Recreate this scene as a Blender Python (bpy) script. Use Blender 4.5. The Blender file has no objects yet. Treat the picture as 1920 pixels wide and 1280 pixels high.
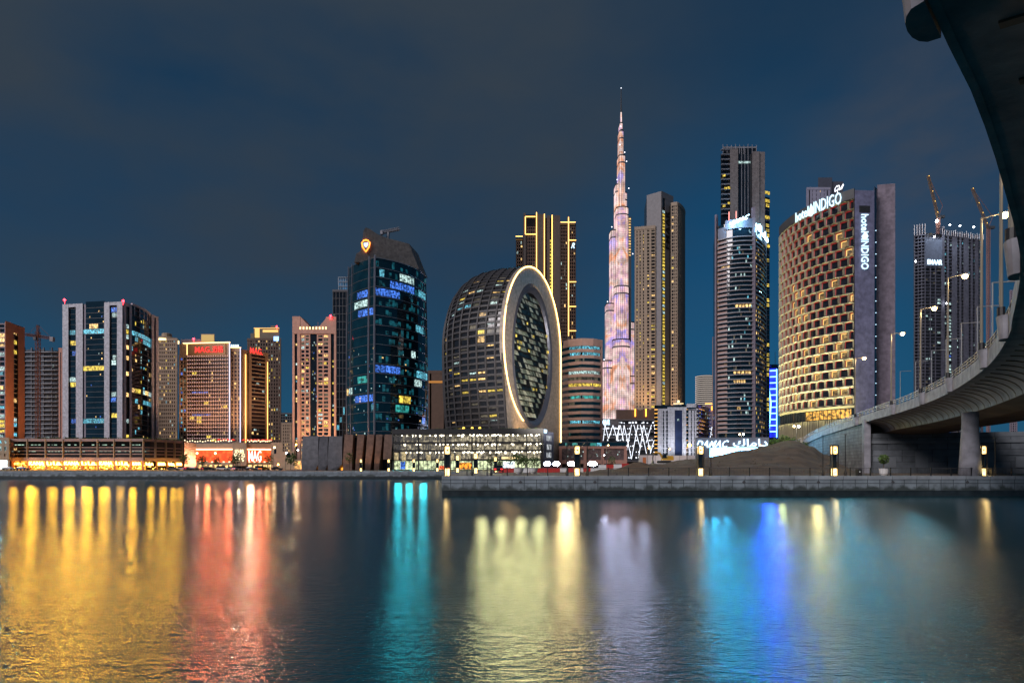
import bpy, math, random
from mathutils import Vector, noise
R = math.radians
random.seed(7)
scene = bpy.context.scene
COL = scene.collection
# ------------------------------------------------------------------ camera, sky, sun, exposure
F, H0, CZ = 1120.0, 877.0, 3.1          # focal length in photo pixels, horizon row, eye height above the water
cam_d = bpy.data.cameras.new("camera"); cam = bpy.data.objects.new("camera", cam_d); COL.objects.link(cam)
cam.location = (0, 0, CZ); cam.rotation_euler = (R(90), 0, 0)
cam_d.sensor_width = 36; cam_d.lens = 36 * F / 1920; cam_d.shift_y = (H0 - 640) / 1920
cam_d.clip_start = 0.1; cam_d.clip_end = 20000
scene.camera = cam
scene.view_settings.view_transform = 'Standard'; scene.view_settings.look = 'None'
scene.view_settings.exposure = 0; scene.view_settings.gamma = 1
scene.cycles.use_denoising = True
scene.cycles.max_bounces = 6; scene.cycles.glossy_bounces = 3; scene.cycles.diffuse_bounces = 2
scene.cycles.sample_clamp_indirect = 60.0; scene.cycles.caustics_reflective = False

SUN_EL, SUN_AZ = 30, 224                 # the soft city glow that comes from behind the camera
world = bpy.data.worlds.new("World"); scene.world = world; world.use_nodes = True
wt = world.node_tree; wn, wl = wt.nodes, wt.links; wn.clear()
wo = wn.new('ShaderNodeOutputWorld'); wbg = wn.new('ShaderNodeBackground'); wl.new(wbg.outputs[0], wo.inputs[0])
sky = wn.new('ShaderNodeTexSky'); sky.sky_type = 'NISHITA'; sky.sun_disc = False
sky.sun_elevation = R(-4); sky.sun_rotation = R(200)
tc = wn.new('ShaderNodeTexCoord'); sep = wn.new('ShaderNodeSeparateXYZ'); wl.new(tc.outputs['Generated'], sep.inputs[0])
ramp = wn.new('ShaderNodeValToRGB'); wl.new(sep.outputs[2], ramp.inputs[0])
els = ramp.color_ramp.elements
els[0].position = 0.0; els[0].color = (0.016, 0.088, 0.165, 1)
els[1].position = 0.9; els[1].color = (0.010, 0.026, 0.055, 1)
for p, c in ((0.14, (0.010, 0.072, 0.150, 1)), (0.32, (0.003, 0.044, 0.110, 1)), (0.50, (0.003, 0.034, 0.085, 1))):
    e = els.new(p); e.color = c
# thin night cloud, lit grey by the city
mp = wn.new('ShaderNodeMapping'); mp.inputs['Scale'].default_value = (1.5, 1.5, 3.2); mp.inputs['Location'].default_value = (0.35, 0.2, 0.1)
wl.new(tc.outputs['Generated'], mp.inputs[0])
nz = wn.new('ShaderNodeTexNoise'); nz.inputs['Scale'].default_value = 1.25; nz.inputs['Detail'].default_value = 5; nz.inputs['Roughness'].default_value = 0.5
wl.new(mp.outputs[0], nz.inputs['Vector'])
cr = wn.new('ShaderNodeValToRGB'); wl.new(nz.outputs['Fac'], cr.inputs[0])
cr.color_ramp.elements[0].position = 0.27; cr.color_ramp.elements[0].color = (0, 0, 0, 1)
cr.color_ramp.elements[1].position = 0.68; cr.color_ramp.elements[1].color = (1, 1, 1, 1)
hm = wn.new('ShaderNodeMapRange'); wl.new(sep.outputs[2], hm.inputs[0])
hm.inputs[1].default_value = 0.06; hm.inputs[2].default_value = 0.5; hm.inputs[3].default_value = 0.05; hm.inputs[4].default_value = 1.25
mm = wn.new('ShaderNodeMath'); mm.operation = 'MULTIPLY'; wl.new(cr.outputs[0], mm.inputs[0]); wl.new(hm.outputs[0], mm.inputs[1])
hx = wn.new('ShaderNodeMapRange'); wl.new(sep.outputs[0], hx.inputs[0]); hx.inputs[1].default_value = -.15; hx.inputs[2].default_value = .32; hx.inputs[3].default_value = 1.25; hx.inputs[4].default_value = .6
m3 = wn.new('ShaderNodeMath'); m3.operation = 'MULTIPLY'; m3.use_clamp = True; wl.new(mm.outputs[0], m3.inputs[0]); wl.new(hx.outputs[0], m3.inputs[1])
mix = wn.new('ShaderNodeMixRGB'); wl.new(m3.outputs[0], mix.inputs[0]); wl.new(ramp.outputs[0], mix.inputs[1]); mix.inputs[2].default_value = (0.032, 0.048, 0.069, 1)
add = wn.new('ShaderNodeMixRGB'); add.blend_type = 'ADD'; add.inputs[0].default_value = 0.05
wl.new(mix.outputs[0], add.inputs[1]); wl.new(sky.outputs[0], add.inputs[2])
# blue glow of the lit signs in the damp air over the right half
gx = wn.new('ShaderNodeVectorMath'); gx.operation = 'DISTANCE'; wl.new(tc.outputs['Generated'], gx.inputs[0]); gx.inputs[1].default_value = (.36, .90, .24)
gm = wn.new('ShaderNodeMapRange'); gm.interpolation_type = 'SMOOTHSTEP'; wl.new(gx.outputs['Value'], gm.inputs[0]); gm.inputs[1].default_value = .02; gm.inputs[2].default_value = .38; gm.inputs[3].default_value = 1; gm.inputs[4].default_value = 0
ga = wn.new('ShaderNodeMixRGB'); ga.blend_type = 'ADD'; wl.new(gm.outputs[0], ga.inputs[0]); wl.new(add.outputs[0], ga.inputs[1]); ga.inputs[2].default_value = (0.0, 0.022, 0.055, 1)
# a paler bank of cloud high on the right
gp = wn.new('ShaderNodeVectorMath'); gp.operation = 'DISTANCE'; wl.new(tc.outputs['Generated'], gp.inputs[0]); gp.inputs[1].default_value = (.53, .74, .40)
gq = wn.new('ShaderNodeMapRange'); gq.interpolation_type = 'SMOOTHSTEP'; wl.new(gp.outputs['Value'], gq.inputs[0]); gq.inputs[1].default_value = .0; gq.inputs[2].default_value = .24; gq.inputs[3].default_value = 1; gq.inputs[4].default_value = 0
n2 = wn.new('ShaderNodeTexNoise'); n2.inputs['Scale'].default_value = 4.5; n2.inputs['Detail'].default_value = 5; wl.new(mp.outputs[0], n2.inputs['Vector'])
nr2 = wn.new('ShaderNodeMapRange'); wl.new(n2.outputs['Fac'], nr2.inputs[0]); nr2.inputs[1].default_value = .3; nr2.inputs[2].default_value = .65; nr2.inputs[3].default_value = .25; nr2.inputs[4].default_value = 1
gx2 = wn.new('ShaderNodeMath'); gx2.operation = 'MULTIPLY'; wl.new(gq.outputs[0], gx2.inputs[0]); wl.new(nr2.outputs[0], gx2.inputs[1])
gc = wn.new('ShaderNodeMixRGB'); wl.new(gx2.outputs[0], gc.inputs[0]); wl.new(ga.outputs[0], gc.inputs[1]); gc.inputs[2].default_value = (.050, .062, .085, 1)
wl.new(gc.outputs[0], wbg.inputs[0]); wbg.inputs[1].default_value = 1.0

sd = bpy.data.lights.new("sun", 'SUN'); sd.energy = 2.4; sd.angle = R(28); sd.color = (1.0, 0.92, 0.94)
so = bpy.data.objects.new("sun", sd); COL.objects.link(so)
_dir = Vector((math.sin(R(SUN_AZ)) * math.cos(R(SUN_EL)), math.cos(R(SUN_AZ)) * math.cos(R(SUN_EL)), math.sin(R(SUN_EL))))
so.rotation_euler = _dir.to_track_quat('Z', 'Y').to_euler()

# ------------------------------------------------------------------ helpers
def PX(px, d): return (px - 960) * d / F
def PZ(py, d): return CZ + (H0 - py) * d / F
def XY(px, d): return Vector((PX(px, d), d))
GZ = 2.2                                  # level of the banks

class Strip:
    """A facade line on plan; u runs along it left to right, o is the distance out of the facade."""
    def __init__(s, pts):
        s.p = [Vector((p[0], p[1])) for p in pts]; s.L = [0]
        for a, b in zip(s.p, s.p[1:]): s.L.append(s.L[-1] + (b - a).length)
        s.w = s.L[-1]; n = []
        for a, b in zip(s.p, s.p[1:]):
            t = (b - a).normalized(); n.append(Vector((t.y, -t.x)))
        s.ray = ((s.p[0] + s.p[-1]) / 2).normalized()
        s.n = [n[0]] + [((x + y).normalized()) for x, y in zip(n, n[1:])] + [n[-1]]
    def at(s, u, o=0):
        k = 0
        while k < len(s.p) - 2 and u > s.L[k + 1]: k += 1
        t = (u - s.L[k]) / (s.L[k + 1] - s.L[k])
        q = s.p[k].lerp(s.p[k + 1], t); m = s.n[k].lerp(s.n[k + 1], t)
        return q + m * o if o > -.7 else q - m * .7 + s.ray * (-o - .7)   # deep parts run back from the viewer's side
    def u_px(s, px):
        best, bu = 1e9, 0
        for i in range(401):
            u = s.w * i / 400; q = s.at(u); e = abs(960 + F * q.x / q.y - px)
            if e < best: best, bu = e, u
        return bu
    def d(s, u): return s.at(u).y
    def z(s, u, py): return PZ(py, s.d(u))

def arc(p, q, bulge, n=10):
    p, q = Vector(p), Vector(q); t = (q - p).normalized(); nn = Vector((t.y, -t.x))
    return [p.lerp(q, i / n) + nn * bulge * (1 - (2 * i / n - 1) ** 2) for i in range(n + 1)]

def foot(front, back):
    c = (front[0] + front[-1]) / 2; dr = c.normalized() * back
    return [Vector(p) for p in front] + [front[-1] + dr, front[0] + dr]

class MB:
    def __init__(s): s.v = []; s.f = []; s.m = []
    def add(s, vs, fs, m=0):
        b = len(s.v); s.v += [tuple(v) for v in vs]; s.f += [tuple(i + b for i in f) for f in fs]; s.m += [m] * len(fs); return s
    def quad(s, a, b, c, d, m=0): return s.add([a, b, c, d], [(0, 1, 2, 3)], m)
    def hexa(s, c, m=0):
        return s.add(c, [(0, 3, 2, 1), (4, 5, 6, 7), (0, 1, 5, 4), (1, 2, 6, 5), (2, 3, 7, 6), (3, 0, 4, 7)], m)
    def box(s, x0, x1, y0, y1, z0, z1, m=0):
        return s.hexa([(x0, y0, z0), (x1, y0, z0), (x1, y1, z0), (x0, y1, z0), (x0, y0, z1), (x1, y0, z1), (x1, y1, z1), (x0, y1, z1)], m)
    def obox(s, c, ux, w, dp, z0, z1, m=0):
        """box centred on c (x, y), its width w along ux and its depth dp across it"""
        ux = Vector(ux).normalized(); uy = Vector((-ux.y, ux.x)); c = Vector(c); q = []
        for z in (z0, z1):
            for a, b in ((-1, -1), (1, -1), (1, 1), (-1, 1)):
                p = c + ux * a * w / 2 + uy * b * dp / 2; q.append((p.x, p.y, z))
        return s.hexa(q, m)
    def prism(s, poly, z0, z1, m=0):
        n = len(poly); vs = [(p[0], p[1], z0) for p in poly] + [(p[0], p[1], z1) for p in poly]
        return s.add(vs, [(i, (i + 1) % n, (i + 1) % n + n, i + n) for i in range(n)] + [tuple(range(n, 2 * n)), tuple(range(n - 1, -1, -1))], m)
    def fb(s, S, u0, u1, z0, z1, o0, o1, m=0):
        us = [u0] + [l for l in S.L if u0 + 1e-3 < l < u1 - 1e-3] + [u1]
        for a, b in zip(us, us[1:]):
            q = []
            for z in (z0, z1):
                for u, o in ((a, o1), (b, o1), (b, o0), (a, o0)):
                    p = S.at(u, o); q.append((p.x, p.y, z))
            s.hexa(q, m)
        return s
    def fq(s, S, u0, u1, z0, z1, o, m=0):
        us = [u0] + [l for l in S.L if u0 + 1e-3 < l < u1 - 1e-3] + [u1]
        for a, b in zip(us, us[1:]):
            p, q = S.at(a, o), S.at(b, o)
            s.quad((p.x, p.y, z0), (q.x, q.y, z0), (q.x, q.y, z1), (p.x, p.y, z1), m)
        return s
    def tube(s, pts, r, n=6, m=0, closed=False):
        pts = [Vector(p) for p in pts]; rr = r if isinstance(r, (list, tuple)) else [r] * len(pts); vs = []; N = len(pts)
        for i, p in enumerate(pts):
            a = pts[(i - 1) % N] if closed or i else p; b = pts[(i + 1) % N] if closed or i < N - 1 else p
            t = (b - a).normalized(); up = Vector((0, 0, 1)) if abs(t.z) < 0.95 else Vector((0, 1, 0))
            x = t.cross(up).normalized(); y = x.cross(t)
            for k in range(n):
                g = 2 * math.pi * k / n; vs.append(p + (x * math.cos(g) + y * math.sin(g)) * rr[i])
        fs = []
        for i in range(N if closed else N - 1):
            j = (i + 1) % N
            for k in range(n): fs.append((i * n + k, i * n + (k + 1) % n, j * n + (k + 1) % n, j * n + k))
        if not closed: fs += [tuple(range(n - 1, -1, -1)), tuple(range((N - 1) * n, N * n))]
        return s.add(vs, fs, m)
    def lathe(s, cx, cy, prof, n=12, m=0):
        vs = [(cx + r * math.cos(2 * math.pi * k / n), cy + r * math.sin(2 * math.pi * k / n), z) for r, z in prof for k in range(n)]
        fs = [(i * n + k, i * n + (k + 1) % n, (i + 1) * n + (k + 1) % n, (i + 1) * n + k) for i in range(len(prof) - 1) for k in range(n)]
        fs += [tuple(range(n - 1, -1, -1)), tuple(range((len(prof) - 1) * n, len(prof) * n))]
        return s.add(vs, fs, m)
    def sphere(s, c, r, m=0, n=8, sz=1):
        k = 6
        return s.lathe(c[0], c[1], [(max(1e-3, r * math.sin(math.pi * i / k)), c[2] - sz * r * math.cos(math.pi * i / k)) for i in range(k + 1)], n, m)
    def text(s, S, body, u0, u1, z0, z1, o, dep=0.3, m=0, turn=False, slope=0.0, shear=0.0):
        vs, fs, (x0, x1, y0, y1) = glyphs(body); out = []
        for x, y, z in vs:
            a, b = (x - x0) / (x1 - x0), (y - y0) / (y1 - y0)
            if turn: a, b = b, 1 - a
            a2 = a + shear * (b - 0.5) * (z1 - z0) / (u1 - u0)
            u = u0 + a2 * (u1 - u0); q = S.at(u, o + (dep if z > 0 else 0)); out.append((q.x, q.y, z0 + b * (z1 - z0) + slope * a * (z1 - z0)))
        return s.add(out, fs, m)
    def build(s, name, mats, parent=None, label=None, kind=None, smooth=False):
        me = bpy.data.meshes.new(name)
        off = Vector(parent_loc(parent)) if parent else Vector((0, 0, 0))
        me.from_pydata([tuple(Vector(v) - off) for v in s.v], [], s.f)
        for mt in (mats if isinstance(mats, (list, tuple)) else [mats]): me.materials.append(mt)
        for p, k in zip(me.polygons, s.m): p.material_index = k; p.use_smooth = smooth
        me.update()
        o = bpy.data.objects.new(name, me); COL.objects.link(o)
        if parent: o.parent = parent
        if label: o['label'] = label
        if kind: o['kind'] = kind
        return o

def parent_loc(p):
    l = Vector((0, 0, 0))
    while p is not None: l += p.location; p = p.parent
    return l

_gl = {}
def glyphs(body):
    if body not in _gl:
        c = bpy.data.curves.new('lettering', 'FONT'); c.body = body; c.extrude = 0.02; c.resolution_u = 2
        c.offset = 0.006 if body.isascii() else 0.0
        o = bpy.data.objects.new('lettering', c); COL.objects.link(o)
        me = bpy.data.meshes.new_from_object(o.evaluated_get(bpy.context.evaluated_depsgraph_get()))
        vs = [tuple(v.co) for v in me.vertices]; fs = [tuple(p.vertices) for p in me.polygons]
        bpy.data.objects.remove(o); bpy.data.curves.remove(c); bpy.data.meshes.remove(me)
        xs = [v[0] for v in vs]; ys = [v[1] for v in vs]
        _gl[body] = (vs, fs, (min(xs), max(xs), min(ys), max(ys)))
    return _gl[body]

def tag(o, label, cat, group=None):
    o['label'] = label; o['category'] = cat
    if group: o['group'] = group
    return o
def thing(name, label, cat, loc, group=None):
    o = bpy.data.objects.new(name, None); COL.objects.link(o); o.location = loc; o.empty_display_size = 0.5
    return tag(o, label, cat, group)
def struct(mb, name, mat, smooth=False):
    o = mb.build(name, mat, smooth=smooth); o['kind'] = 'structure'; return o
def clone(root, loc, rz=0.0, label=None, mats=None):
    r = root.copy(); COL.objects.link(r); r.location = loc; r.rotation_euler = (0, 0, rz)
    if label: r['label'] = label
    for ch in list(root.children):
        c = ch.copy(); COL.objects.link(c); c.parent = r
        for g in list(ch.children):
            d = g.copy(); COL.objects.link(d); d.parent = c
    return r

# ------------------------------------------------------------------ materials
def mk(name, color, rough=0.6, metal=0.0, var=0.12, scale=0.4, bump=0.0, bscale=3.0, spec=0.5):
    m = bpy.data.materials.new(name); m.use_nodes = True; t = m.node_tree; b = t.nodes['Principled BSDF']
    b.inputs['Roughness'].default_value = rough; b.inputs['Metallic'].default_value = metal; b.inputs['Specular IOR Level'].default_value = spec
    tc = t.nodes.new('ShaderNodeTexCoord'); nz = t.nodes.new('ShaderNodeTexNoise')
    nz.inputs['Scale'].default_value = scale; nz.inputs['Detail'].default_value = 4
    t.links.new(tc.outputs['Object'], nz.inputs['Vector'])
    mr = t.nodes.new('ShaderNodeMapRange'); t.links.new(nz.outputs['Fac'], mr.inputs[0])
    mr.inputs[1].default_value = 0.3; mr.inputs[2].default_value = 0.7; mr.inputs[3].default_value = 1 - var; mr.inputs[4].default_value = 1 + var
    mx = t.nodes.new('ShaderNodeVectorMath'); mx.operation = 'SCALE'; mx.inputs[0].default_value = color[:3]
    t.links.new(mr.outputs[0], mx.inputs['Scale']); t.links.new(mx.outputs[0], b.inputs['Base Color'])
    if bump:
        n2 = t.nodes.new('ShaderNodeTexNoise'); n2.inputs['Scale'].default_value = bscale; n2.inputs['Detail'].default_value = 3
        t.links.new(tc.outputs['Object'], n2.inputs['Vector'])
        bp = t.nodes.new('ShaderNodeBump'); bp.inputs['Strength'].default_value = bump; bp.inputs['Distance'].default_value = 0.05
        t.links.new(n2.outputs['Fac'], bp.inputs['Height']); t.links.new(bp.outputs[0], b.inputs['Normal'])
    return m

def panelled(name, color, axis, w, h, gap=0.05, rough=0.6, dark=0.55, off=0.5, var=0.1, seams=1.0):
    """masonry or cladding panels laid along the plan direction axis"""
    m = mk(name, color, rough, var=0.0); t = m.node_tree; b = t.nodes['Principled BSDF']
    ge = t.nodes.new('ShaderNodeNewGeometry')
    dt = t.nodes.new('ShaderNodeVectorMath'); dt.operation = 'DOT_PRODUCT'; dt.inputs[1].default_value = (axis[0], axis[1], 0)
    t.links.new(ge.outputs['Position'], dt.inputs[0]); sp = t.nodes.new('ShaderNodeSeparateXYZ'); t.links.new(ge.outputs['Position'], sp.inputs[0])
    cb = t.nodes.new('ShaderNodeCombineXYZ'); t.links.new(dt.outputs['Value'], cb.inputs[0]); t.links.new(sp.outputs[2], cb.inputs[1])
    br = t.nodes.new('ShaderNodeTexBrick'); br.offset = off; br.inputs['Scale'].default_value = 1
    br.inputs['Brick Width'].default_value = w; br.inputs['Row Height'].default_value = h; br.inputs['Mortar Size'].default_value = gap; br.inputs['Mortar Smooth'].default_value = 0.3
    br.inputs['Color1'].default_value = (*[c * (1 + var) for c in color], 1); br.inputs['Color2'].default_value = (*[c * (1 - var) for c in color], 1)
    br.inputs['Mortar'].default_value = (*[c * dark for c in color], 1)
    t.links.new(cb.outputs[0], br.inputs['Vector'])
    nz = t.nodes.new('ShaderNodeTexNoise'); nz.inputs['Scale'].default_value = 0.7; nz.inputs['Detail'].default_value = 5
    t.links.new(ge.outputs['Position'], nz.inputs['Vector'])
    mr = t.nodes.new('ShaderNodeMapRange'); t.links.new(nz.outputs['Fac'], mr.inputs[0]); mr.inputs[1].default_value = .3; mr.inputs[2].default_value = .7; mr.inputs[3].default_value = .68; mr.inputs[4].default_value = 1.22
    mx = t.nodes.new('ShaderNodeVectorMath'); mx.operation = 'SCALE'; t.links.new(br.outputs['Color'], mx.inputs[0]); t.links.new(mr.outputs[0], mx.inputs['Scale'])
    t.links.new(mx.outputs[0], b.inputs['Base Color'])
    return m

def glass(name, color=(0.01, 0.014, 0.02), rough=0.06, ior=1.6):
    m = mk(name, color, rough, var=0.35, scale=0.15, spec=0.5); b = m.node_tree.nodes['Principled BSDF']; b.inputs['IOR'].default_value = ior
    t = m.node_tree; ge = t.nodes.new('ShaderNodeNewGeometry'); n2 = t.nodes.new('ShaderNodeTexNoise'); n2.inputs['Scale'].default_value = 0.35
    t.links.new(ge.outputs['Position'], n2.inputs['Vector']); bp = t.nodes.new('ShaderNodeBump'); bp.inputs['Strength'].default_value = 0.12; bp.inputs['Distance'].default_value = 0.25
    t.links.new(n2.outputs['Fac'], bp.inputs['Height']); t.links.new(bp.outputs[0], b.inputs['Normal'])
    return m

def glow(name, color, st, var=0.0, scale=0.8, lights=True, rnd=0.0):
    """a surface that gives off light; var breaks it up the way furnished rooms, blinds and lamps do"""
    m = bpy.data.materials.new(name); m.use_nodes = True; t = m.node_tree; b = t.nodes['Principled BSDF']
    b.inputs['Base Color'].default_value = (0.02, 0.02, 0.02, 1); b.inputs['Roughness'].default_value = 0.3
    b.inputs['Emission Color'].default_value = (*color, 1); b.inputs['Emission Strength'].default_value = st
    if var:
        ge = t.nodes.new('ShaderNodeNewGeometry'); vo = t.nodes.new('ShaderNodeTexNoise'); vo.inputs['Scale'].default_value = scale; vo.inputs['Detail'].default_value = 2
        t.links.new(ge.outputs['Position'], vo.inputs['Vector'])
        mr = t.nodes.new('ShaderNodeMapRange'); t.links.new(vo.outputs['Fac'], mr.inputs[0])
        mr.inputs[1].default_value = 0.36; mr.inputs[2].default_value = 0.64; mr.inputs[3].default_value = st * (1 - var); mr.inputs[4].default_value = st * (1 + var)
        last = mr.outputs[0]
        if rnd:
            oi = t.nodes.new('ShaderNodeObjectInfo'); m2 = t.nodes.new('ShaderNodeMapRange'); t.links.new(oi.outputs['Random'], m2.inputs[0])
            m2.inputs[3].default_value = 1 - rnd; m2.inputs[4].default_value = 1 + rnd
            mu = t.nodes.new('ShaderNodeMath'); mu.operation = 'MULTIPLY'; t.links.new(last, mu.inputs[0]); t.links.new(m2.outputs[0], mu.inputs[1]); last = mu.outputs[0]
        t.links.new(last, b.inputs['Emission Strength'])
    if not lights: m.cycles.emission_sampling = 'NONE'
    return m

M = dict(
    white=mk('white_cladding', (0.50, 0.49, 0.53), 0.5), grey=mk('grey_concrete', (0.26, 0.26, 0.29), 0.7, var=.18),
    dgrey=mk('dark_grey', (0.06, 0.063, 0.07), 0.6), black=mk('black_metal', (0.012, 0.012, 0.014), 0.5),
    terra=mk('terracotta', (0.52, 0.20, 0.10), 0.7), pink=mk('pink_stone', (0.52, 0.29, 0.22), 0.7), beige=mk('beige_stone', (0.40, 0.29, 0.19), 0.7),
    tan=mk('tan_stone', (0.36, 0.25, 0.17), 0.7), brown=mk('brown_stone', (0.11, 0.065, 0.045), 0.7), salmon=mk('salmon_render', (0.46, 0.24, 0.19), 0.7),
    rose=mk('rose_cladding', (0.36, 0.23, 0.20), 0.5), lilac=mk('lilac_panel', (0.27, 0.26, 0.34), 0.6), mauve=mk('mauve_panel', (0.24, 0.20, 0.24), 0.6),
    glass=glass('dark_glass'), blueglass=glass('blue_glass', (0.008, 0.022, 0.035), 0.05, 1.7), tealglass=glass('teal_glass', (0.003, 0.022, 0.033), 0.05, 1.75),
    metal=mk('pale_metal', (0.45, 0.45, 0.47), 0.35, 0.6), rail=mk('rail_metal', (0.28, 0.25, 0.2), 0.4, 0.4),
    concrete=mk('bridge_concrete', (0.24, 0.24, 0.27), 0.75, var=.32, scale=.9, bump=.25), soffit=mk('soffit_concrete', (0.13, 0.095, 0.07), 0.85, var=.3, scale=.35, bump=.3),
    asphalt=mk('asphalt', (0.05, 0.05, 0.052), 0.8), paving=mk('paving', (0.22, 0.20, 0.18), 0.8, var=.2, scale=1.5),
    sand=mk('sand', (0.105, 0.068, 0.04), 0.95, var=.3, scale=.45, bump=.7, bscale=1.3), earth=mk('ground_sand', (0.12, 0.09, 0.065), 0.95, var=.25),
    leaf=mk('leaf', (0.06, 0.11, 0.02), 0.6, var=.5, scale=1.5), trunk=mk('bark', (0.08, 0.055, 0.035), 0.9),
    red=mk('red_plastic', (0.45, 0.03, 0.025), 0.5), whitep=mk('white_plastic', (0.65, 0.65, 0.65), 0.5), yellow=mk('yellow_paint', (0.55, 0.30, 0.03), 0.5),
    tyre=mk('rubber', (0.015, 0.015, 0.015), 0.8), crane=mk('crane_steel', (0.25, 0.10, 0.06), 0.6), craney=mk('crane_yellow', (0.20, 0.11, 0.035), 0.6),
    # lights
    w_warm=glow('lit_window_warm', (1.0, 0.62, 0.22), 1.05, .85, 1.0, False, .45), w_yel=glow('lit_window_yellow', (1.0, 0.72, 0.10), 0.8, .7, .9, False, .35),
    w_cool=glow('lit_window_cool', (0.62, 0.88, 0.85), 0.6, .9, 1.1, False, .45), w_cyan=glow('lit_window_cyan', (0.16, 0.62, 0.80), 0.6, .9, 1.1, False, .4),
    w_blue=glow('lit_window_blue', (0.08, 0.25, 1.0), 0.6, .95, 1.1, False, .4), w_teal=glow('lit_window_teal', (0.05, 0.5, 0.45), 0.5, .8, .7, False, .4),
    w_dim=glow('dim_window', (0.5, 0.42, 0.28), 0.14, .8, .6, False, .5),
    led_warm=glow('led_warm', (1.0, 0.52, 0.13), 4.0), led_gold=glow('led_gold', (1.0, 0.60, 0.22), 4.5), led_ring=glow('led_ring', (1.0, 0.58, 0.17), 7.0),
    led_white=glow('led_white', (0.85, 0.90, 1.0), 2.2), led_lilac=glow('led_lilac', (0.72, 0.72, 1.0), 1.6), led_pink=glow('led_pink', (1.0, 0.62, 0.60), 1.3, lights=False),
    led_blue=glow('led_blue', (0.03, 0.09, 1.0), 30.0), sign_white=glow('sign_white', (0.55, 0.80, 1.0), 3.2), sign_pale=glow('sign_pale', (0.55, 0.80, 1.0), 2.5),
    sign_red=glow('sign_red', (1.0, 0.05, 0.04), 1.5), sign_warm=glow('sign_warm', (1.0, 0.62, 0.12), 14.0), sign_cream=glow('sign_cream', (1.0, 0.80, 0.48), 2.2),
    sign_tower=glow('sign_tower', (0.45, 0.80, 1.0), 8.0), sign_hotel=glow('sign_hotel', (0.60, 0.85, 1.0), 1.7), beacon=glow('beacon_red', (1.0, 0.02, 0.03), 20.0), lamp=glow('lamp_warm', (1.0, 0.62, 0.22), 30.0), lamp_o=glow('lamp_orange', (1.0, 0.40, 0.05), 40.0),
    lamp_w=glow('lamp_white', (0.9, 0.95, 1.0), 40.0), lantern=glow('lantern_glass', (1.0, 0.62, 0.20), 5.0, .35, 3.0), flood=glow('flood_lens', (0.62, 0.72, 1.0), 160.0),
    shop=glow('shop_glow', (1.0, 0.33, 0.03), 1.3, .95, .9), shop2=glow('shop_glow_pale', (0.75, 0.85, 0.50), 0.9, .7, .8), shopw=glow('shop_white', (0.8, 0.95, 1.0), 2.5, .4, .6),
    redled=glow('red_screen', (1.0, 0.09, 0.015), 1.7, .45, .35), garage=glow('garage_interior', (1.0, 0.86, 0.58), 0.34, .9, .9), garagel=glow('garage_lamp', (1.0, 0.90, 0.66), 12.0),
    screen=glow('billboard_screen', (0.25, 0.62, 1.0), 14.0, .5, .25), tail=glow('tail_light', (1.0, 0.02, 0.02), 4.0), head=glow('head_light', (0.9, 0.95, 1.0), 6.0),
    redline=glow('red_line', (1.0, 0.02, 0.03), 0.45, lights=False), roomlamp=glow('room_lamp', (1.0, 0.62, 0.18), 1.5, lights=False), cofb=glow('cove_light', (1.0, 0.75, 0.35), 2.6),
)
LIT = [M['w_warm']] * 4 + [M['w_yel']] * 3 + [M['w_cool']] * 2 + [M['w_cyan']]

def light(name, kind, loc, power, color, aim=None, size=0.3, spot=70, parent=None):
    l = bpy.data.lights.new(name, kind); l.energy = power; l.color = color
    if kind in ('POINT', 'SPOT'): l.shadow_soft_size = size
    if kind == 'SPOT': l.spot_size = R(spot); l.spot_blend = 0.8
    o = bpy.data.objects.new(name, l); COL.objects.link(o); o.location = Vector(loc) - (parent_loc(parent) if parent else Vector((0, 0, 0)))
    if parent: o.parent = parent
    if aim is not None: o.rotation_euler = (Vector(aim) - Vector(loc)).to_track_quat('-Z', 'Y').to_euler()
    return o

def put_windows(parent, wins, cap=100):
    """every lit window or mirrored-light pane its own part; those past the cap go into one"""
    if len(wins) > cap: wins = sorted(wins, key=lambda w: -w[2])
    for q, mt, _ in wins[:cap]:
        MB().quad(*q).build('window', mt, parent)
    rest = wins[cap:]
    if rest:
        ms = []; mb = MB()
        for q, mt, _ in rest:
            if mt not in ms: ms.append(mt)
            mb.quad(*q, ms.index(mt))
        mb.build('window', ms, parent, kind='stuff')

def win(S, u0, u1, z0, z1, o, mt):
    a, b = S.at(u0, o), S.at(u1, o)
    return ([(a.x, a.y, z0), (b.x, b.y, z0), (b.x, b.y, z1), (a.x, a.y, z1)], mt, (u1 - u0) * (z1 - z0) / S.d(u0) ** 2)

def grid(S, mb, u0, u1, z0, z1, nc, nr, pw, sp, proud=0.35, wins=None, lit=0.1, mats=None, m=0, piers=True, dark=0.0):
    """piers and floor bands over a glass wall, and the cells that are lit"""
    cw, rh = (u1 - u0) / nc, (z1 - z0) / nr
    if piers and pw:
        for i in range(nc + 1):
            c = min(max(u0 + i * cw, u0 + pw / 2), u1 - pw / 2)
            mb.fb(S, c - pw / 2, c + pw / 2, z0, z1, -0.3, proud, m)
    if sp:
        for j in range(nr + 1):
            c = min(max(z0 + j * rh, z0 + sp / 2), z1 - sp / 2)
            mb.fb(S, u0 + .02, u1 - .02, c - sp / 2, c + sp / 2, -0.3, proud - 0.06, m)
    if wins is not None:
        mats = mats or LIT
        for j in range(nr):
            for i in range(nc):
                if random.random() < lit:
                    a = u0 + i * cw + pw / 2; b = u0 + (i + 1) * cw - pw / 2
                    c = z0 + j * rh + sp / 2; e = z0 + (j + 1) * rh - sp / 2
                    if random.random() < .35: e = c + (e - c) * .7
                    if random.random() < .4: b = a + (b - a) * random.choice((.5, .7))
                    wins.append(win(S, a, b, c, e, 0.05, random.choice(mats)))
    return mb

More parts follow.
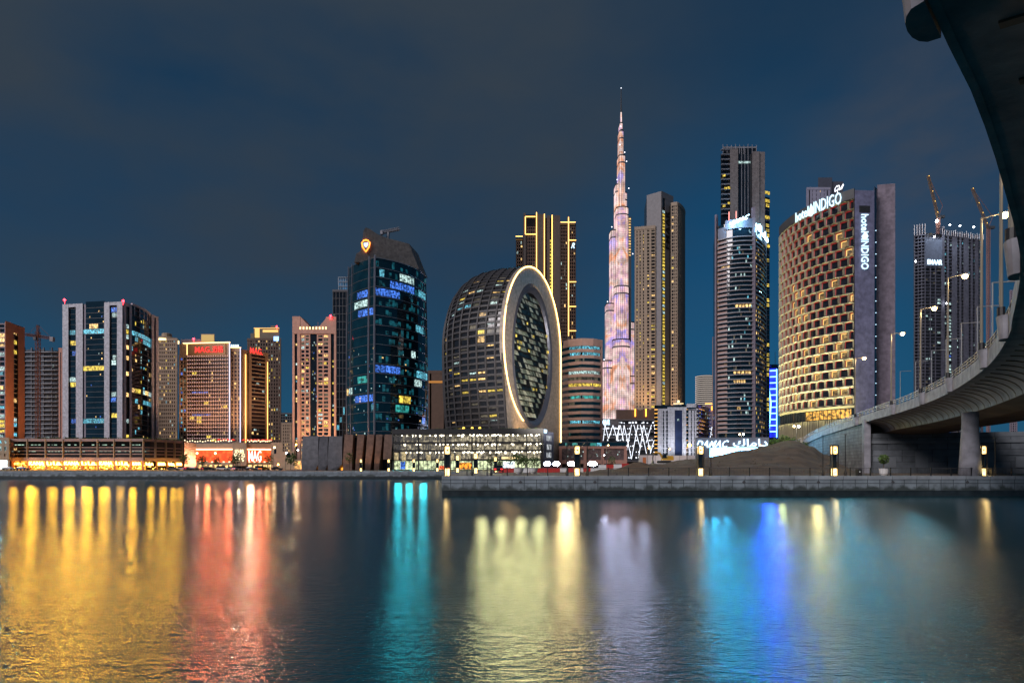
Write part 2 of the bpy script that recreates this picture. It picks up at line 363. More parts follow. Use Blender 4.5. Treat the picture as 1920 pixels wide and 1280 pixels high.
# ------------------------------------------------------------------ water and ground
def water_mat():
    m = bpy.data.materials.new('canal_water'); m.use_nodes = True; t = m.node_tree; b = t.nodes['Principled BSDF']
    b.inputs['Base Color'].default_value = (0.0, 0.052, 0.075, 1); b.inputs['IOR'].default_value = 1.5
    # ripples run across the canal, so they tilt the surface mostly to and fro
    b.inputs['Anisotropic'].default_value = 0.80; tg = t.nodes.new('ShaderNodeCombineXYZ'); tg.inputs[1].default_value = 1; t.links.new(tg.outputs[0], b.inputs['Tangent'])
    ge = t.nodes.new('ShaderNodeNewGeometry'); sp = t.nodes.new('ShaderNodeSeparateXYZ'); t.links.new(ge.outputs['Position'], sp.inputs[0])
    # the far reach of the canal lies sheltered and calm, the near reach is ruffled by the wind
    n0 = t.nodes.new('ShaderNodeTexNoise'); n0.inputs['Scale'].default_value = 0.05; t.links.new(ge.outputs['Position'], n0.inputs['Vector'])
    ma = t.nodes.new('ShaderNodeMath'); ma.operation = 'MULTIPLY_ADD'; t.links.new(n0.outputs['Fac'], ma.inputs[0]); ma.inputs[1].default_value = 3; t.links.new(sp.outputs[1], ma.inputs[2])
    cal = t.nodes.new('ShaderNodeMapRange'); t.links.new(ma.outputs[0], cal.inputs[0]); cal.inputs[1].default_value = 52; cal.inputs[2].default_value = 66; cal.inputs[3].default_value = 0; cal.inputs[4].default_value = 1
    ro = t.nodes.new('ShaderNodeMapRange'); t.links.new(cal.outputs[0], ro.inputs[0]); ro.inputs[3].default_value = 0.205; ro.inputs[4].default_value = 0.165
    t.links.new(ro.outputs[0], b.inputs['Roughness'])
    def wave(sx, sy, dist):
        mp = t.nodes.new('ShaderNodeMapping'); mp.inputs['Scale'].default_value = (sx, sy, 1); t.links.new(ge.outputs['Position'], mp.inputs[0])
        n = t.nodes.new('ShaderNodeTexNoise'); n.inputs['Scale'].default_value = 1; n.inputs['Detail'].default_value = 3; n.inputs['Roughness'].default_value = .6; n.inputs['Distortion'].default_value = .4
        t.links.new(mp.outputs[0], n.inputs['Vector']); return n.outputs['Fac'], dist
    far = t.nodes.new('ShaderNodeMapRange'); t.links.new(sp.outputs[1], far.inputs[0]); far.inputs[1].default_value = 7; far.inputs[2].default_value = 36
    prev = None
    for (sx, sy, d) in ((6.0, 15.0, 0.030), (1.6, 4.5, 0.045)):
        f, dist = wave(sx, sy, d); bp = t.nodes.new('ShaderNodeBump'); bp.inputs['Distance'].default_value = dist; t.links.new(f, bp.inputs['Height'])
        sr = t.nodes.new('ShaderNodeMapRange'); t.links.new(far.outputs[0], sr.inputs[0]); sr.inputs[3].default_value = 1.0; sr.inputs[4].default_value = 0.12
        t.links.new(sr.outputs[0], bp.inputs['Strength'])
        if prev: t.links.new(prev, bp.inputs['Normal'])
        prev = bp.outputs[0]
    t.links.new(prev, b.inputs['Normal'])
    return m
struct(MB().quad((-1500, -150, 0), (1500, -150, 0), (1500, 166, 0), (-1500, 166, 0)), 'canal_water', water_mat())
SH = [(-3000, 165.3), (-13, 165.3), (-7.4, 66.1), (3000, 66.1), (3000, 9000), (-3000, 9000)]
struct(MB().add([(x, y, GZ) for x, y in SH], [tuple(range(6))]), 'ground', M['earth'])
# promenade paving and the road along the far bank
struct(MB().add([(x, y, GZ + .004) for x, y in [(-1500, 165.4), (-12.9, 165.4), (-7.3, 66.2), (1500, 66.2), (1500, 72.5), (-1, 72.5), (-5, 172), (-1500, 178)]], [tuple(range(8))]), 'promenade', M['paving'])
struct(MB().quad((-700, 236, GZ + .004), (-70, 236, GZ + .004), (-70, 258, GZ + .004), (-700, 258, GZ + .004)), 'road', M['asphalt'])

def quay(name, pts, label, pw, emblems):
    S = Strip(pts); t = thing(name, label, 'quay wall', (*S.at(S.w / 2), 0))
    mc = panelled('quay_panel_' + str(int(pw * 10)), (0.20, 0.24, 0.27), (1, 0), pw, 1.42, .045, .6, .3, 0.0, .12)
    tn = mc.node_tree; bs = tn.nodes['Principled BSDF']; src = bs.inputs['Base Color'].links[0].from_socket
    g_ = tn.nodes.new('ShaderNodeNewGeometry'); s_ = tn.nodes.new('ShaderNodeSeparateXYZ'); tn.links.new(g_.outputs['Position'], s_.inputs[0])
    n_ = tn.nodes.new('ShaderNodeTexNoise'); n_.inputs['Scale'].default_value = .9; n_.inputs['Detail'].default_value = 6; tn.links.new(g_.outputs['Position'], n_.inputs['Vector'])
    k_ = tn.nodes.new('ShaderNodeMath'); k_.operation = 'MULTIPLY_ADD'; tn.links.new(n_.outputs['Fac'], k_.inputs[0]); k_.inputs[1].default_value = 1.9; tn.links.new(s_.outputs[2], k_.inputs[2])
    r_ = tn.nodes.new('ShaderNodeMapRange'); tn.links.new(k_.outputs[0], r_.inputs[0]); r_.inputs[1].default_value = 1.75; r_.inputs[2].default_value = 2.15; r_.inputs[3].default_value = 1; r_.inputs[4].default_value = 0
    x_ = tn.nodes.new('ShaderNodeMixRGB'); tn.links.new(r_.outputs[0], x_.inputs[0]); tn.links.new(src, x_.inputs[1]); x_.inputs[2].default_value = (.045, .058, .058, 1); tn.links.new(x_.outputs[0], bs.inputs['Base Color'])
    mb = MB(); mb.fb(S, 0, S.w, -1.0, .62, -.6, 0); mb.build('wet_footing', mk('wet_stone', (0.022, 0.03, 0.034), .35, var=.4, scale=1.2), t)
    mb = MB(); mb.fb(S, 0, S.w, .62, 1.83, -.5, .06); mb.build('panel_wall', mc, t)
    mb = MB(); mb.fb(S, 0, S.w, 1.86, GZ + .03, -.7, .14); mb.build('coping', panelled('coping_' + name, (0.26, 0.29, 0.32), (1, 0), pw * 2, 9, .04, .7, .5), t)
    mb = MB(); mb.fb(S, 0, S.w, 1.83, 1.86, -.4, .02); mb.build('shadow_joint', M['black'], t)
    for x in emblems:
        u = x - S.p[0].x; MB().add([(x - .21, S.at(u, .075).y, 1.55), (x, S.at(u, .075).y, 1.34), (x + .21, S.at(u, .075).y, 1.55), (x, S.at(u, .075).y, 1.76),
            (x - .21, S.at(u, .05).y, 1.55), (x, S.at(u, .05).y, 1.34), (x + .21, S.at(u, .05).y, 1.55), (x, S.at(u, .05).y, 1.76)],
            [(0, 1, 2, 3), (0, 4, 5, 1), (1, 5, 6, 2), (2, 6, 7, 3), (3, 7, 4, 0)]).build('diamond_emblem', M['dgrey'], t)
    return t
NQ = 65.6
q = quay('quay_wall', [(-7.7, NQ), (1500, NQ)], 'nearer quay wall of grey stone panels under the lantern promenade', 1.345, [PX(976 + 139.5 * i, NQ) for i in range(7)])
MB().add([(-7.7, NQ, -1), (-13.3, 165, -1), (-13.3, 165, GZ), (-7.7, NQ, GZ), (-7.0, NQ + .6, -1), (-7.0, NQ + .6, GZ), (-12.5, 165, -1), (-12.5, 165, GZ)], [(0, 1, 2, 3), (3, 2, 7, 5)]).build('side_wall', M['grey'], q)
quay('quay_wall', [(-1500, 165), (-13.2, 165)], 'farther quay wall along the opposite bank below the shop lights', 2.6, [])

# sand mound beside the bridge ramp
RID = [(5, 2.25), (14, 2.35), (18, 2.9), (22.6, 3.1), (28.7, 3.9), (34.9, 4.6), (38, 5.1), (45.2, 6.5), (49.3, 7.3), (52.9, 8.0), (54.9, 8.1), (57.5, 7.3), (60.6, 5.4), (63.7, 3.6), (65.7, 2.6), (67, 2.25)]
def ridge(x):
    for (a, h), (b, k) in zip(RID, RID[1:]):
        if a <= x <= b: return h + (k - h) * (0.5 - 0.5 * math.cos(math.pi * (x - a) / (b - a)))
    return 2.2
def sandz(x, y):
    h = ridge(x * 115 / y)
    e = max(0, min(1, (y - 76) / 39)) if y < 115 else max(0, min(1, (190 - y) / 60))
    e = e * e * (3 - 2 * e)
    n = .55 * noise.fractal(Vector((x * .16, y * .11, 3.1)), .9, 2.1, 5) + .10 * noise.fractal(Vector((x * .9, y * .5, 1.7)), .8, 2.2, 4)
    z = 2.15 + (h - 2.2) * e + n * e * min(1, (h - 2.2) / 2)
    for cx, cy, r, hh in ((PX(1195, 92), 92, 4.2, 1.5), (PX(1310, 86), 86, 7, .9), (PX(1440, 84), 84, 6, .7), (PX(1130, 88), 88, 5, .35)):
        g = 1 - math.hypot(x - cx, (y - cy) * .8) / r
        if g > 0: z += hh * min(g * 1.15, 1) * (1 + .06 * math.sin(x * 5) * math.sin(y * 4))
    return z
mb = MB(); nx, ny = 130, 90
for j in range(ny + 1):
    for i in range(nx + 1):
        x = 4 + 63.5 * i / nx; y = 74.5 + 118 * (j / ny) ** 1.4; mb.v.append((x, y, sandz(x, y)))
for j in range(ny):
    for i in range(nx):
        a = j * (nx + 1) + i; mb.f.append((a, a + 1, a + nx + 2, a + nx + 1)); mb.m.append(0)
struct(mb, 'sand_terrain', M['sand'], smooth=True)
mb = MB(); rs = random.Random(5)
for _ in range(420):                     # stones and clods lying on the slopes
    px = rs.uniform(1130, 1600); y = rs.uniform(78, 116); x = PX(px, y); a = rs.uniform(.05, .16) * (2.2 if rs.random() < .08 else 1); z = sandz(x, y)
    k = [Vector((rs.uniform(-1, 1), rs.uniform(-1, 1), rs.uniform(-.3, 1))) * a * .5 for _ in range(6)]
    q = [Vector((x, y, z)) + v + Vector(o) * a for v, o in zip(k, ((1, 0, 0), (0, 1, 0), (-1, 0, 0), (0, -1, 0), (0, 0, .9), (0, 0, -.4)))]
    mb.add(q, [(0, 1, 4), (1, 2, 4), (2, 3, 4), (3, 0, 4), (1, 0, 5), (2, 1, 5), (3, 2, 5), (0, 3, 5)])
o = mb.build('rubble', mk('clod', (.13, .10, .075), .95, var=.4), kind='stuff'); o['label'] = 'stones and clods scattered over the sand mound'; o['category'] = 'rubble'

# ------------------------------------------------------------------ bridge
BP = [(-26, -22), (-10, -6.4), (1.2, 4.5), (7.3, 10.5), (10.4, 13.4), (14.6, 17.7), (20.7, 24.3), (27.4, 32.7), (31.5, 38), (38.8, 48.9), (47.2, 64.2), (53.0, 77), (58.3, 91.3), (63.5, 110), (70, 135), (80, 165), (88, 190), (97, 215)]
def spline(P, n=6):
    out = []
    P = [Vector(p) for p in P]
    for i in range(len(P) - 1):
        a, b, c, d = P[max(i - 1, 0)], P[i], P[i + 1], P[min(i + 2, len(P) - 1)]
        for k in range(n):
            t = k / n; out.append(.5 * ((2 * b) + (c - a) * t + (2 * a - 5 * b + 4 * c - d) * t * t + (3 * b - a - 3 * c + d) * t ** 3))
    return out + [P[-1]]
BS = Strip(spline(BP))                    # outward (o > 0) is to the right of the walking direction: towards the middle of the deck
def bz(p):                                # deck top edge level along the bridge
    y = p.y
    return 12.6 if y < 100 else 12.6 - (y - 100) * .03 - max(0, 0) if y < 160 else 10.8 - (y - 160) * .024
def bpt(u, o, dz):
    p = BS.at(u, o); return (p.x, p.y, bz(BS.at(u)) + dz)
def loft(mb, prof, u0, u1, step, m=0, close=False):
    n = max(2, int((u1 - u0) / step)); k = len(prof); b = len(mb.v)
    for i in range(n + 1):
        u = u0 + (u1 - u0) * i / n
        for o, dz in prof: mb.v.append(bpt(u, o, dz))
    for i in range(n):
        for j in range(k if close else k - 1):
            j2 = (j + 1) % k; mb.f.append((b + i * k + j, b + i * k + j2, b + (i + 1) * k + j2, b + (i + 1) * k + j)); mb.m.append(m)
BW = 17.5
def bu(y):
    lo = 0
    for i in range(2000):
        u = BS.w * i / 2000
        if BS.at(u).y <= y: lo = u
    return lo
U105 = bu(106); UE = BS.w
br = thing('road_bridge', 'grey concrete road bridge curving overhead past the right edge', 'bridge', (*BS.at(bu(60), 8), GZ))
mb = MB(); loft(mb, [(.35, -.35), (.35, 0), (0, 0), (0, -1.3), (.15, -1.3)], 0, UE, 2.0)
loft(mb, [(BW - .35, -.9), (BW - .35, 0), (BW, 0), (BW, -1.3), (BW - .15, -1.3)], 0, UE, 3.0); mb.build('parapet', mk('parapet_concrete', (0.31, 0.30, 0.32), .75, var=.3, scale=.9, bump=.25), br, smooth=False)
mb = MB(); loft(mb, [(.3, -.5), (BW - .3, -.5)], 0, UE, 3.0); mb.build('deck', M['asphalt'], br)
cove = [(.14 + 3.3 * math.sin(math.pi / 2 * i / 8), -1.29 - 1.75 * (1 - math.cos(math.pi / 2 * i / 8))) for i in range(9)]
mb = MB(); loft(mb, cove, 0, U105 + 1, 1.5); mb.build('cove_soffit', M['concrete'], br, smooth=True)
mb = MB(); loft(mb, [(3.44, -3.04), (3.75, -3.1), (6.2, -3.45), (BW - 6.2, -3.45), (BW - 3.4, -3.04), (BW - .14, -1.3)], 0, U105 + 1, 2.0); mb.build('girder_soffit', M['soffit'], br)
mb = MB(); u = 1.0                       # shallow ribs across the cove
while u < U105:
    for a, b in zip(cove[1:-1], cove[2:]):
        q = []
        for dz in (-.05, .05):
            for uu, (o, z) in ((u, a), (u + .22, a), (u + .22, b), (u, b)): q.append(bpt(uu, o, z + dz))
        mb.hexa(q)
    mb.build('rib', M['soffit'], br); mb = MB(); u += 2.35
# handrail along the parapet
mb = MB(); n = int((UE - bu(10)) / 1.9)
for i in range(n):
    u = bu(10) + 1.9 * i; p = BS.at(u, .17); z = bz(BS.at(u)); t = BS.at(u + .1) - BS.at(u)
    mb.obox(p, t, .09, .12, z, z + .85)
for h in (.3, .58, .86):
    loft(mb, [(.13, h - .035), (.21, h - .035), (.21, h + .035), (.13, h + .035)], bu(10), UE, 2.5, 0, True)
mb.build('handrail', M['rail'], br)
# abutment: ramp wall along the path and the panelled wall under the deck
ab = thing('bridge_abutment', 'panelled concrete abutment and ramp wall carrying the bridge end', 'abutment', (*BS.at(U105, 6), GZ))
p0, p1 = BS.at(U105, .35), BS.at(UE, .35); ax = (p1 - p0).normalized()
mw = panelled('ramp_wall_block', (0.17, 0.17, 0.185), ax, 2.2, .62, .05, .8, .5, .5, .14)
mb = MB(); loft(mb, [(.35, -1.28), (.35, -11)], U105 + .4, UE, 2.0); mb.build('ramp_wall', mw, ab)
c = BS.at(U105, .2); tt = (BS.at(U105 + .5) - BS.at(U105)).normalized(); rr = Vector((tt.y, -tt.x))
mb = MB(); q0 = c + rr * .9; q1 = q0 + rr * 60
S = Strip([q0, q1])
mb.fb(S, 0, 60, 2.0, 9.2, -.6, 0); mb.build('end_wall', panelled('end_wall_panel', (0.12, 0.135, 0.15), rr, 4.6, 2.1, .06, .8, .45, .5, .18), ab)
mb = MB(); mb.fb(S, 0, 60, 7.4, 7.9, 0, .25); mb.fb(S, 0, 60, 5.3, 5.42, 0, .12)
for i in range(12): mb.fb(S, 2 + i * 4.9, 3.9 + i * 4.9, 3.2, 5.9 if i % 2 else 5.0, 0, .14)
mb.build('wall_trim', mk('wall_trim', (0.15, 0.165, 0.18), .8, var=.25), ab)
mb = MB(); mb.obox(c + rr * .1 - tt * .3, rr, 1.0, 1.3, 2.0, 11.6); mb.build('corner_pier', M['concrete'], ab)
# pier
pr = Vector(XY(1819, 67)); mb = MB()
mb.lathe(pr.x, pr.y, [(1.12, 2.1), (1.0, 4.0), (.86, 6.5), (.78, 8.2), (.80, 9.35)], 20); mb.build('pier', M['concrete'], br, smooth=True)
pr2 = Vector((70, 78)); MB().lathe(pr2.x, pr2.y, [(1.3, 2.1), (1.05, 6.5), (.98, 9.35)], 16).build('pier', M['concrete'], br, smooth=True)
# lamp brackets bulging from the parapet, and the lamps on them
BL = [10.9, 25.5, 38.0, 48.9, 64.2, 77.0, 91.3, 110.0]
side = ['nearest, overhead', 'second nearest, half hidden', 'third nearest', 'largest glowing head', 'fourth glow from the hotel', 'third glow from the hotel', 'just right of the hotel slab', 'farthest, before the hotel front']
def bridge_lamp(i, y):
    u = bu(y); p = BS.at(u); z = bz(p); t = (BS.at(u + .2) - BS.at(u)).normalized(); r = Vector((t.y, -t.x))
    mb = MB(); n = 8; top, bot = [], []
    for k in range(n + 1):
        g = math.pi * k / n; q = p - r * (.02 + .55 * math.sin(g) ** .7) + t * .8 * math.cos(g)
        top.append((q.x, q.y, z + .12)); q2 = p - r * (.02 + .40 * math.sin(g) ** .7) + t * .65 * math.cos(g); bot.append((q2.x, q2.y, z - 1.35))
    k = n + 1; mb.add(top + bot, [(a, a + 1, a + 1 + k, a + k) for a in range(n)] + [tuple(range(k)), tuple(range(2 * k - 1, k - 1, -1)), (0, k, 2 * k - 1, k - 1)])
    mb.build('lamp_bracket', M['concrete'], br, smooth=False)
    L = thing('bridge_lamp', 'slim steel lamp post on the bridge parapet, ' + side[i], 'street lamp', (p.x - r.x * .3, p.y - r.y * .3, z + .12), 'lamp posts along the bridge edge')
    b = Vector((p.x - r.x * .3, p.y - r.y * .3)); 
    MB().lathe(b.x, b.y, [(.22, z + .12), (.22, z + .75)], 10).build('base_sleeve', M['black'], L)
    MB().tube([(b.x, b.y, z + .7), (b.x, b.y, z + 10.4), (b.x, b.y, z + 11.0)], [.11, .08, .07], 8).tube([(b.x, b.y, z + 10.9), (b.x + r.x * .7, b.y + r.y * .7, z + 11.05), (b.x + r.x * 1.35, b.y + r.y * 1.35, z + 11.05)], .05, 6).build('post', M['rail'], L)
    h = b + r * 1.5
    mb = MB(); mb.obox(h, r, .75, .3, z + 11.0, z + 11.14); mb.build('lamp_head', M['metal'], L)
    MB().sphere((h.x, h.y, z + 10.9), .27, 0, 10).build('bulb', M['lamp'], L)
    light('lamp_light', 'POINT', (h.x, h.y, z + 10.6), 700, (1, .72, .36), size=.2, parent=L)
for i, y in enumerate(BL): bridge_lamp(i, y)
# unlit posts along the other edge of the deck
for i, (px, yt, d) in enumerate([(1688, 696, 112), (1717, 678, 98), (1747, 657, 86), (1774, 636, 76), (1803, 606, 67), (1833, 575, 59), (1861, 530, 51)]):
    zt = PZ(yt, d); x = PX(px, d); zb = 12.05
    L = thing('deck_lamp', 'pale unlit lamp post with short arm across the bridge deck, ' + ['first', 'second', 'third', 'fourth', 'fifth', 'sixth', 'seventh'][i] + ' from the hotel slab', 'lamp post', (x, d, zb), 'unlit posts along the inner deck edge')
    MB().tube([(x, d, zb), (x, d, zt)], [.075, .055], 6).build('post', M['metal'], L)
    MB().tube([(x - .02, d, zt), (x + 1.4, d - .2, zt + .03)], .045, 6).obox((x + 1.5, d - .2), (1, -.1), .7, .2, zt, zt + .09).build('arm', M['metal'], L)

# ------------------------------------------------------------------ promenade furniture
rl = thing('promenade_railing', 'dark metal railing along the edge of the nearer quay', 'railing', (0, NQ + .4, GZ))
mb = MB(); ry = NQ + .45
x = -7.2
while x < 75:
    MB().box(x - .05, x + .05, ry - .04, ry + .04, GZ, GZ + .95).build('post', M['black'], rl); x += 2.23
mb.box(-7.2, 75, ry - .02, ry + .02, GZ + .86, GZ + .90); mb.box(-7.2, 75, ry - .012, ry + .012, GZ + .08, GZ + .105); mb.build('rail', mk('rail_steel', (.06, .06, .065), .4), rl)
mb = MB(); x = -7.2
while x < 75: mb.box(x - .006, x + .006, ry - .006, ry + .006, GZ + .1, GZ + .87); x += .16
mb.build('balusters', M['black'], rl, kind='stuff')
def totem(px, d, label, lampw=True):
    x = PX(px, d); t = thing('lantern_totem', label, 'lantern', (x, d, GZ), 'lantern pillars along the promenade')
    mb = MB()
    for sx in (-1, 1):
        for sy in (-1, 1): mb.box(x + sx * .31 - .045, x + sx * .31 + .045, d + sy * .25 - .045, d + sy * .25 + .045, GZ, GZ + 3.35)
    mb.box(x - .38, x + .38, d - .32, d + .32, GZ + 3.35, GZ + 3.47); mb.box(x - .33, x + .33, d - .27, d + .27, GZ + 2.38, GZ + 2.46); mb.box(x - .33, x + .33, d - .27, d + .27, GZ + .85, GZ + .92); mb.build('frame', M['black'], t)
    mb = MB(); mb.box(x - .25, x + .25, d - .2, d + .2, GZ + 2.5, GZ + 3.3); mb.build('upper_lantern', M['lantern'], t)
    mb = MB(); mb.add([(x - .13, d - .21, GZ + 2.9), (x, d - .21, GZ + 2.77), (x + .13, d - .21, GZ + 2.9), (x, d - .21, GZ + 3.03)], [(0, 1, 2, 3)])
    for k in (-1, 1):
        mb.box(x + k * .2 - .012, x + k * .2 + .012, d - .212, d - .2, GZ + 2.5, GZ + 3.3); mb.box(x - .25, x + .25, d - .214, d - .202, GZ + 2.9 + k * .32 - .012, GZ + 2.9 + k * .32 + .012)
    mb.build('lantern_fretwork', M['black'], t)
    mb = MB(); mb.box(x - .22, x + .22, d - .19, d + .19, GZ + .05, GZ + .83); mb.build('lower_lantern', M['lantern'], t)
    mb = MB(); mb.box(x - .27, x + .27, d - .012, d + .012, GZ + .95, GZ + 2.36); mb.build('glass_panel', M['glass'], t)
    if lampw: light('lantern_light', 'POINT', (x - .1, d - .9, GZ + .6), 60, (1, .68, .25), size=.2, parent=t)
    return t
for px, lab in ((839, 'at the left end of the nearer quay'), (1082, 'in front of the floodlit building site'), (1313, 'in front of the billboard and excavator'), (1564, 'before the ramp wall, right of the sand mound'), (1842, 'right of the bridge pier under the deck')):
    totem(px, 66.9, 'tall glowing lantern pillar ' + lab)
for px, lab in ((677, 'before the rightmost brown fin of the grey panel building'), (729, 'by the left end of the car park'), (776, 'before the dark left half of the car park'), (820, 'before the car park, left of the quay end')):
    totem(px, 168.5, 'small far lantern pillar ' + lab, False)
for px, d, lab in ((858, 120, 'first behind the quay end'), (892, 100, 'second behind the quay end'), (929, 135, 'by the car park entrance')):
    totem(px, d, 'lantern pillar on the side promenade, ' + lab, False)
for i, (px, yt, lab) in enumerate([(885, 812, 'left of the garage entrance'), (921, 846, 'short one before the garage entrance'), (1063, 819, 'just left of the floodlit lantern pillar'), (1101, 822, 'just right of the floodlit lantern pillar'), (1333, 826, 'right of the excavator lantern pillar'), (1543, 817, 'just left of the ramp wall lantern'), (1585, 815, 'just right of the ramp wall lantern'), (1819, 813, 'against the bridge pier'), (1866, 822, 'rightmost under the bridge')]):
    d = 67.6; x = PX(px, d); zt = PZ(yt, d); t = thing('dark_pole', 'slim dark pole on the near quay, ' + lab, 'pole', (x, d, GZ), 'slim dark poles on the promenade')
    MB().tube([(x, d, GZ), (x, d, zt)], [.06, .045], 6).build('post', M['black'], t); MB().lathe(x, d, [(.14, GZ), (.17, GZ + .3), (.08, GZ + .7)], 8).build('base', M['black'], t)
    MB().box(x - .16, x + .16, d - .1, d + .1, zt, zt + .07).build('cap', M['dgrey'], t)
t = thing('waste_bin', 'black waste bin beside the ramp wall', 'bin', (PX(1610, 69), 69, GZ)); x = PX(1610, 69)
MB().box(x - .26, x + .26, 68.8, 69.2, GZ, GZ + .78).build('body', M['black'], t); MB().box(x - .29, x + .29, 68.77, 69.23, GZ + .82, GZ + .9).build('lid', M['dgrey'], t); MB().box(x - .07, x + .07, 68.78, 68.79, GZ + .4, GZ + .54).build('badge', M['whitep'], t)

def leaves(mb, c, rx, rz, n, s, m=0):
    for _ in range(n):
        while True:
            a, b, g = random.uniform(-1, 1), random.uniform(-1, 1), random.uniform(-1, 1)
            if a * a + b * b + g * g < 1: break
        p = Vector((c[0] + a * rx, c[1] + b * rx, c[2] + g * rz)); e = Vector((random.uniform(-1, 1), random.uniform(-1, 1), random.uniform(-1, 1))).normalized(); f = e.orthogonal().normalized() ; k = s * random.uniform(.6, 1.3)
        mb.quad(p - e * k - f * k * .1, p + f * k * .6, p + e * k, p - f * k * .6, m)
def tree(px, d, h, r, label, name='promenade_tree', z0=GZ, group='small trees by the water', dense=170):
    x = PX(px, d); t = thing(name, label, 'tree', (x, d, z0), group)
    tr = MB(); tr.tube([(x, d, z0 - .1), (x + .05, d, z0 + h * .3), (x, d, z0 + h * .6), (x + .1, d, z0 + h * .8)], [.13, .1, .07, .03], 6)
    cr = MB()
    for k in range(7):
        a = k * 2.4; q = (x + r * .55 * math.cos(a), d + r * .55 * math.sin(a), z0 + h * (.5 + .07 * k)); tr.tube([(x, d, z0 + h * .35), q], [.05, .02], 5)
        leaves(cr, q, r * .55, r * .5, dense // 7, r * .16)
    tr.build('trunk', M['trunk'], t); cr.build('crown', M['leaf'], t); return t
# potted ball tree, planters
x, d = PX(1657, 71), 71
t = thing('planter', 'white ribbed round planter pot by the abutment wall', 'planter', (x, d, GZ))
MB().lathe(x, d, [(.3, GZ), (.32, GZ + .08), (.45, GZ + .2), (.5, GZ + .5), (.52, GZ + .78), (.56, GZ + .8), (.56, GZ + .86)], 16).build('pot', M['whitep'], t)
t = thing('ball_tree', 'clipped round shrub growing in the white pot by the abutment', 'shrub', (x, d, GZ + .86))
MB().tube([(x, d, GZ + .5), (x, d, GZ + 1.5)], .05, 6).build('trunk', M['trunk'], t); mb = MB(); leaves(mb, (x, d, GZ + 1.95), .6, .58, 420, .12); mb.build('crown', M['leaf'], t)
for px, d, lab in ((973, 92, 'pale round planter bowl left of the floodlights'), (1000, 96, 'smaller pale planter bowl behind the railing near the barriers')):
    x = PX(px, d); t = thing('planter', lab, 'planter', (x, d, GZ)); MB().lathe(x, d, [(.35, GZ), (.6, GZ + .3), (.75, GZ + .8), (.8, GZ + .95)], 14).build('pot', M['whitep'], t)
for px, d, h, r, lab in ((920, 190, 4.2, 1.6, 'bushy tree left of the garage entrance'), (936, 196, 3.6, 1.5, 'low bushy tree before the garage entrance'), (956, 185, 4.4, 1.1, 'slender tree in front of the white entrance'), (972, 186, 5.2, 2.3, 'broad tree right of the white entrance'), (985, 196, 4.6, 1.9, 'tree beside the grey garage end panel'), (1002, 180, 4.6, 1.7, 'small tree left of the first floodlight')):
    tree(px, d, h, r, lab)
for px, h, r, lab in ((345, 7, 2.2, 'palm-like dark tree at the left end of the red screens'), (378, 6, 2.4, 'dark tree before the left red screen'), (405, 6, 2, 'small tree under the middle of the left red screen'), (437, 6.5, 2.0, 'tree just left of the beige sign panel'), (445, 7.5, 2.2, 'tall dark tree before the beige sign panel'), (505, 7, 2.2, 'dark tree at the right end of the red screens'), (545, 7, 3.0, 'bare-looking tree by the lit low houses'), (655, 7, 1.8, 'thin tree in front of the brown fins'), (1147, 5.5, 1.6, 'small tree before the pink banded podium')):
    tree(px, 270 if px < 600 else (232 if px < 700 else 240), h, r, lab, group='trees along the far road')
for i, (px, d, h, r) in enumerate([(1450, 128, 1.9, 1.0), (1459, 130, 2.2, 1.3), (1470, 127, 2.7, 1.1), (1481, 129, 2.3, 1.3), (1491, 131, 1.9, 1.0), (1508, 132, 1.5, .9)]):
    tree(px, d, h, r, ['leafy green bush at the left foot of the hotel', 'wide green bush behind the mound crest', 'tallest green bush behind the mound crest', 'thick green bush right of the tallest one', 'low green bush near the ramp wall top', 'smallest bush against the ramp wall end'][i], 'green_bush', 7.2, 'bushes on the mound crest', 260)
light('garden_light', 'POINT', (PX(1470, 122), 122, 11.2), 700, (.9, 1, .3))

# bridge pier lantern glow is cast by the lantern itself; building site lights
for i, px in enumerate((1026, 1043, 1073, 1111)):
    d = 150; x = PX(px, d); z = PZ(869, d); t = thing('site_floodlight', 'white floodlight on a low stand at the building site, ' + ['leftmost', 'second from left', 'third from left', 'rightmost'][i], 'floodlight', (x, d, GZ), 'floodlights on the building site')
    MB().tube([(x, d, GZ), (x, d, z)], .05, 6).tube([(x - .5, d, GZ), (x, d, GZ + .8), (x + .5, d, GZ)], .04, 5).build('stand', M['dgrey'], t)
    w = 1.15 if i > 1 else .85; mb = MB(); mb.box(x - w - .08, x + w + .08, d + .02, d + .3, z - .62, z + .62); mb.build('housing', M['dgrey'], t)
    mb = MB(); mb.lathe(0, 0, [(.001, 0)] * 1 + [(.55, 0)], 14); mb.v = [(x + a * w / .55, d - .02, z + b) for a, b, c in mb.v]; mb.build('lens', M['flood'], t)
cols = [('red', 'red plastic traffic barrier in the row at the building site'), ('whitep', 'white plastic traffic barrier in the row at the building site')]
for i in range(17):
    px = 942 + i * 14.4; d = 118 + (i % 3) * 2; x = PX(px, d); z = GZ if px < 1120 else sandz(x, d)
    c = cols[(0, 0, 1, 1, 0, 0, 0, 0, 1, 0, 1, 0, 1, 1, 0, 1, 0)[i]]; t = thing('traffic_barrier', c[1], 'barrier', (x, d, z), c[1].split()[0] + ' traffic barriers')
    P = [(-.3, 0), (.3, 0), (.26, .3), (.13, .5), (.11, .95), (-.11, .95), (-.13, .5), (-.26, .3)]
    mb = MB(); mb.add([(x - .75, d + a, z + b) for a, b in P] + [(x + .75, d + a, z + b) for a, b in P], [(k, (k + 1) % 8, (k + 1) % 8 + 8, k + 8) for k in range(8)] + [tuple(range(8)), tuple(range(15, 7, -1))]); mb.build('body', M[c[0]], t)
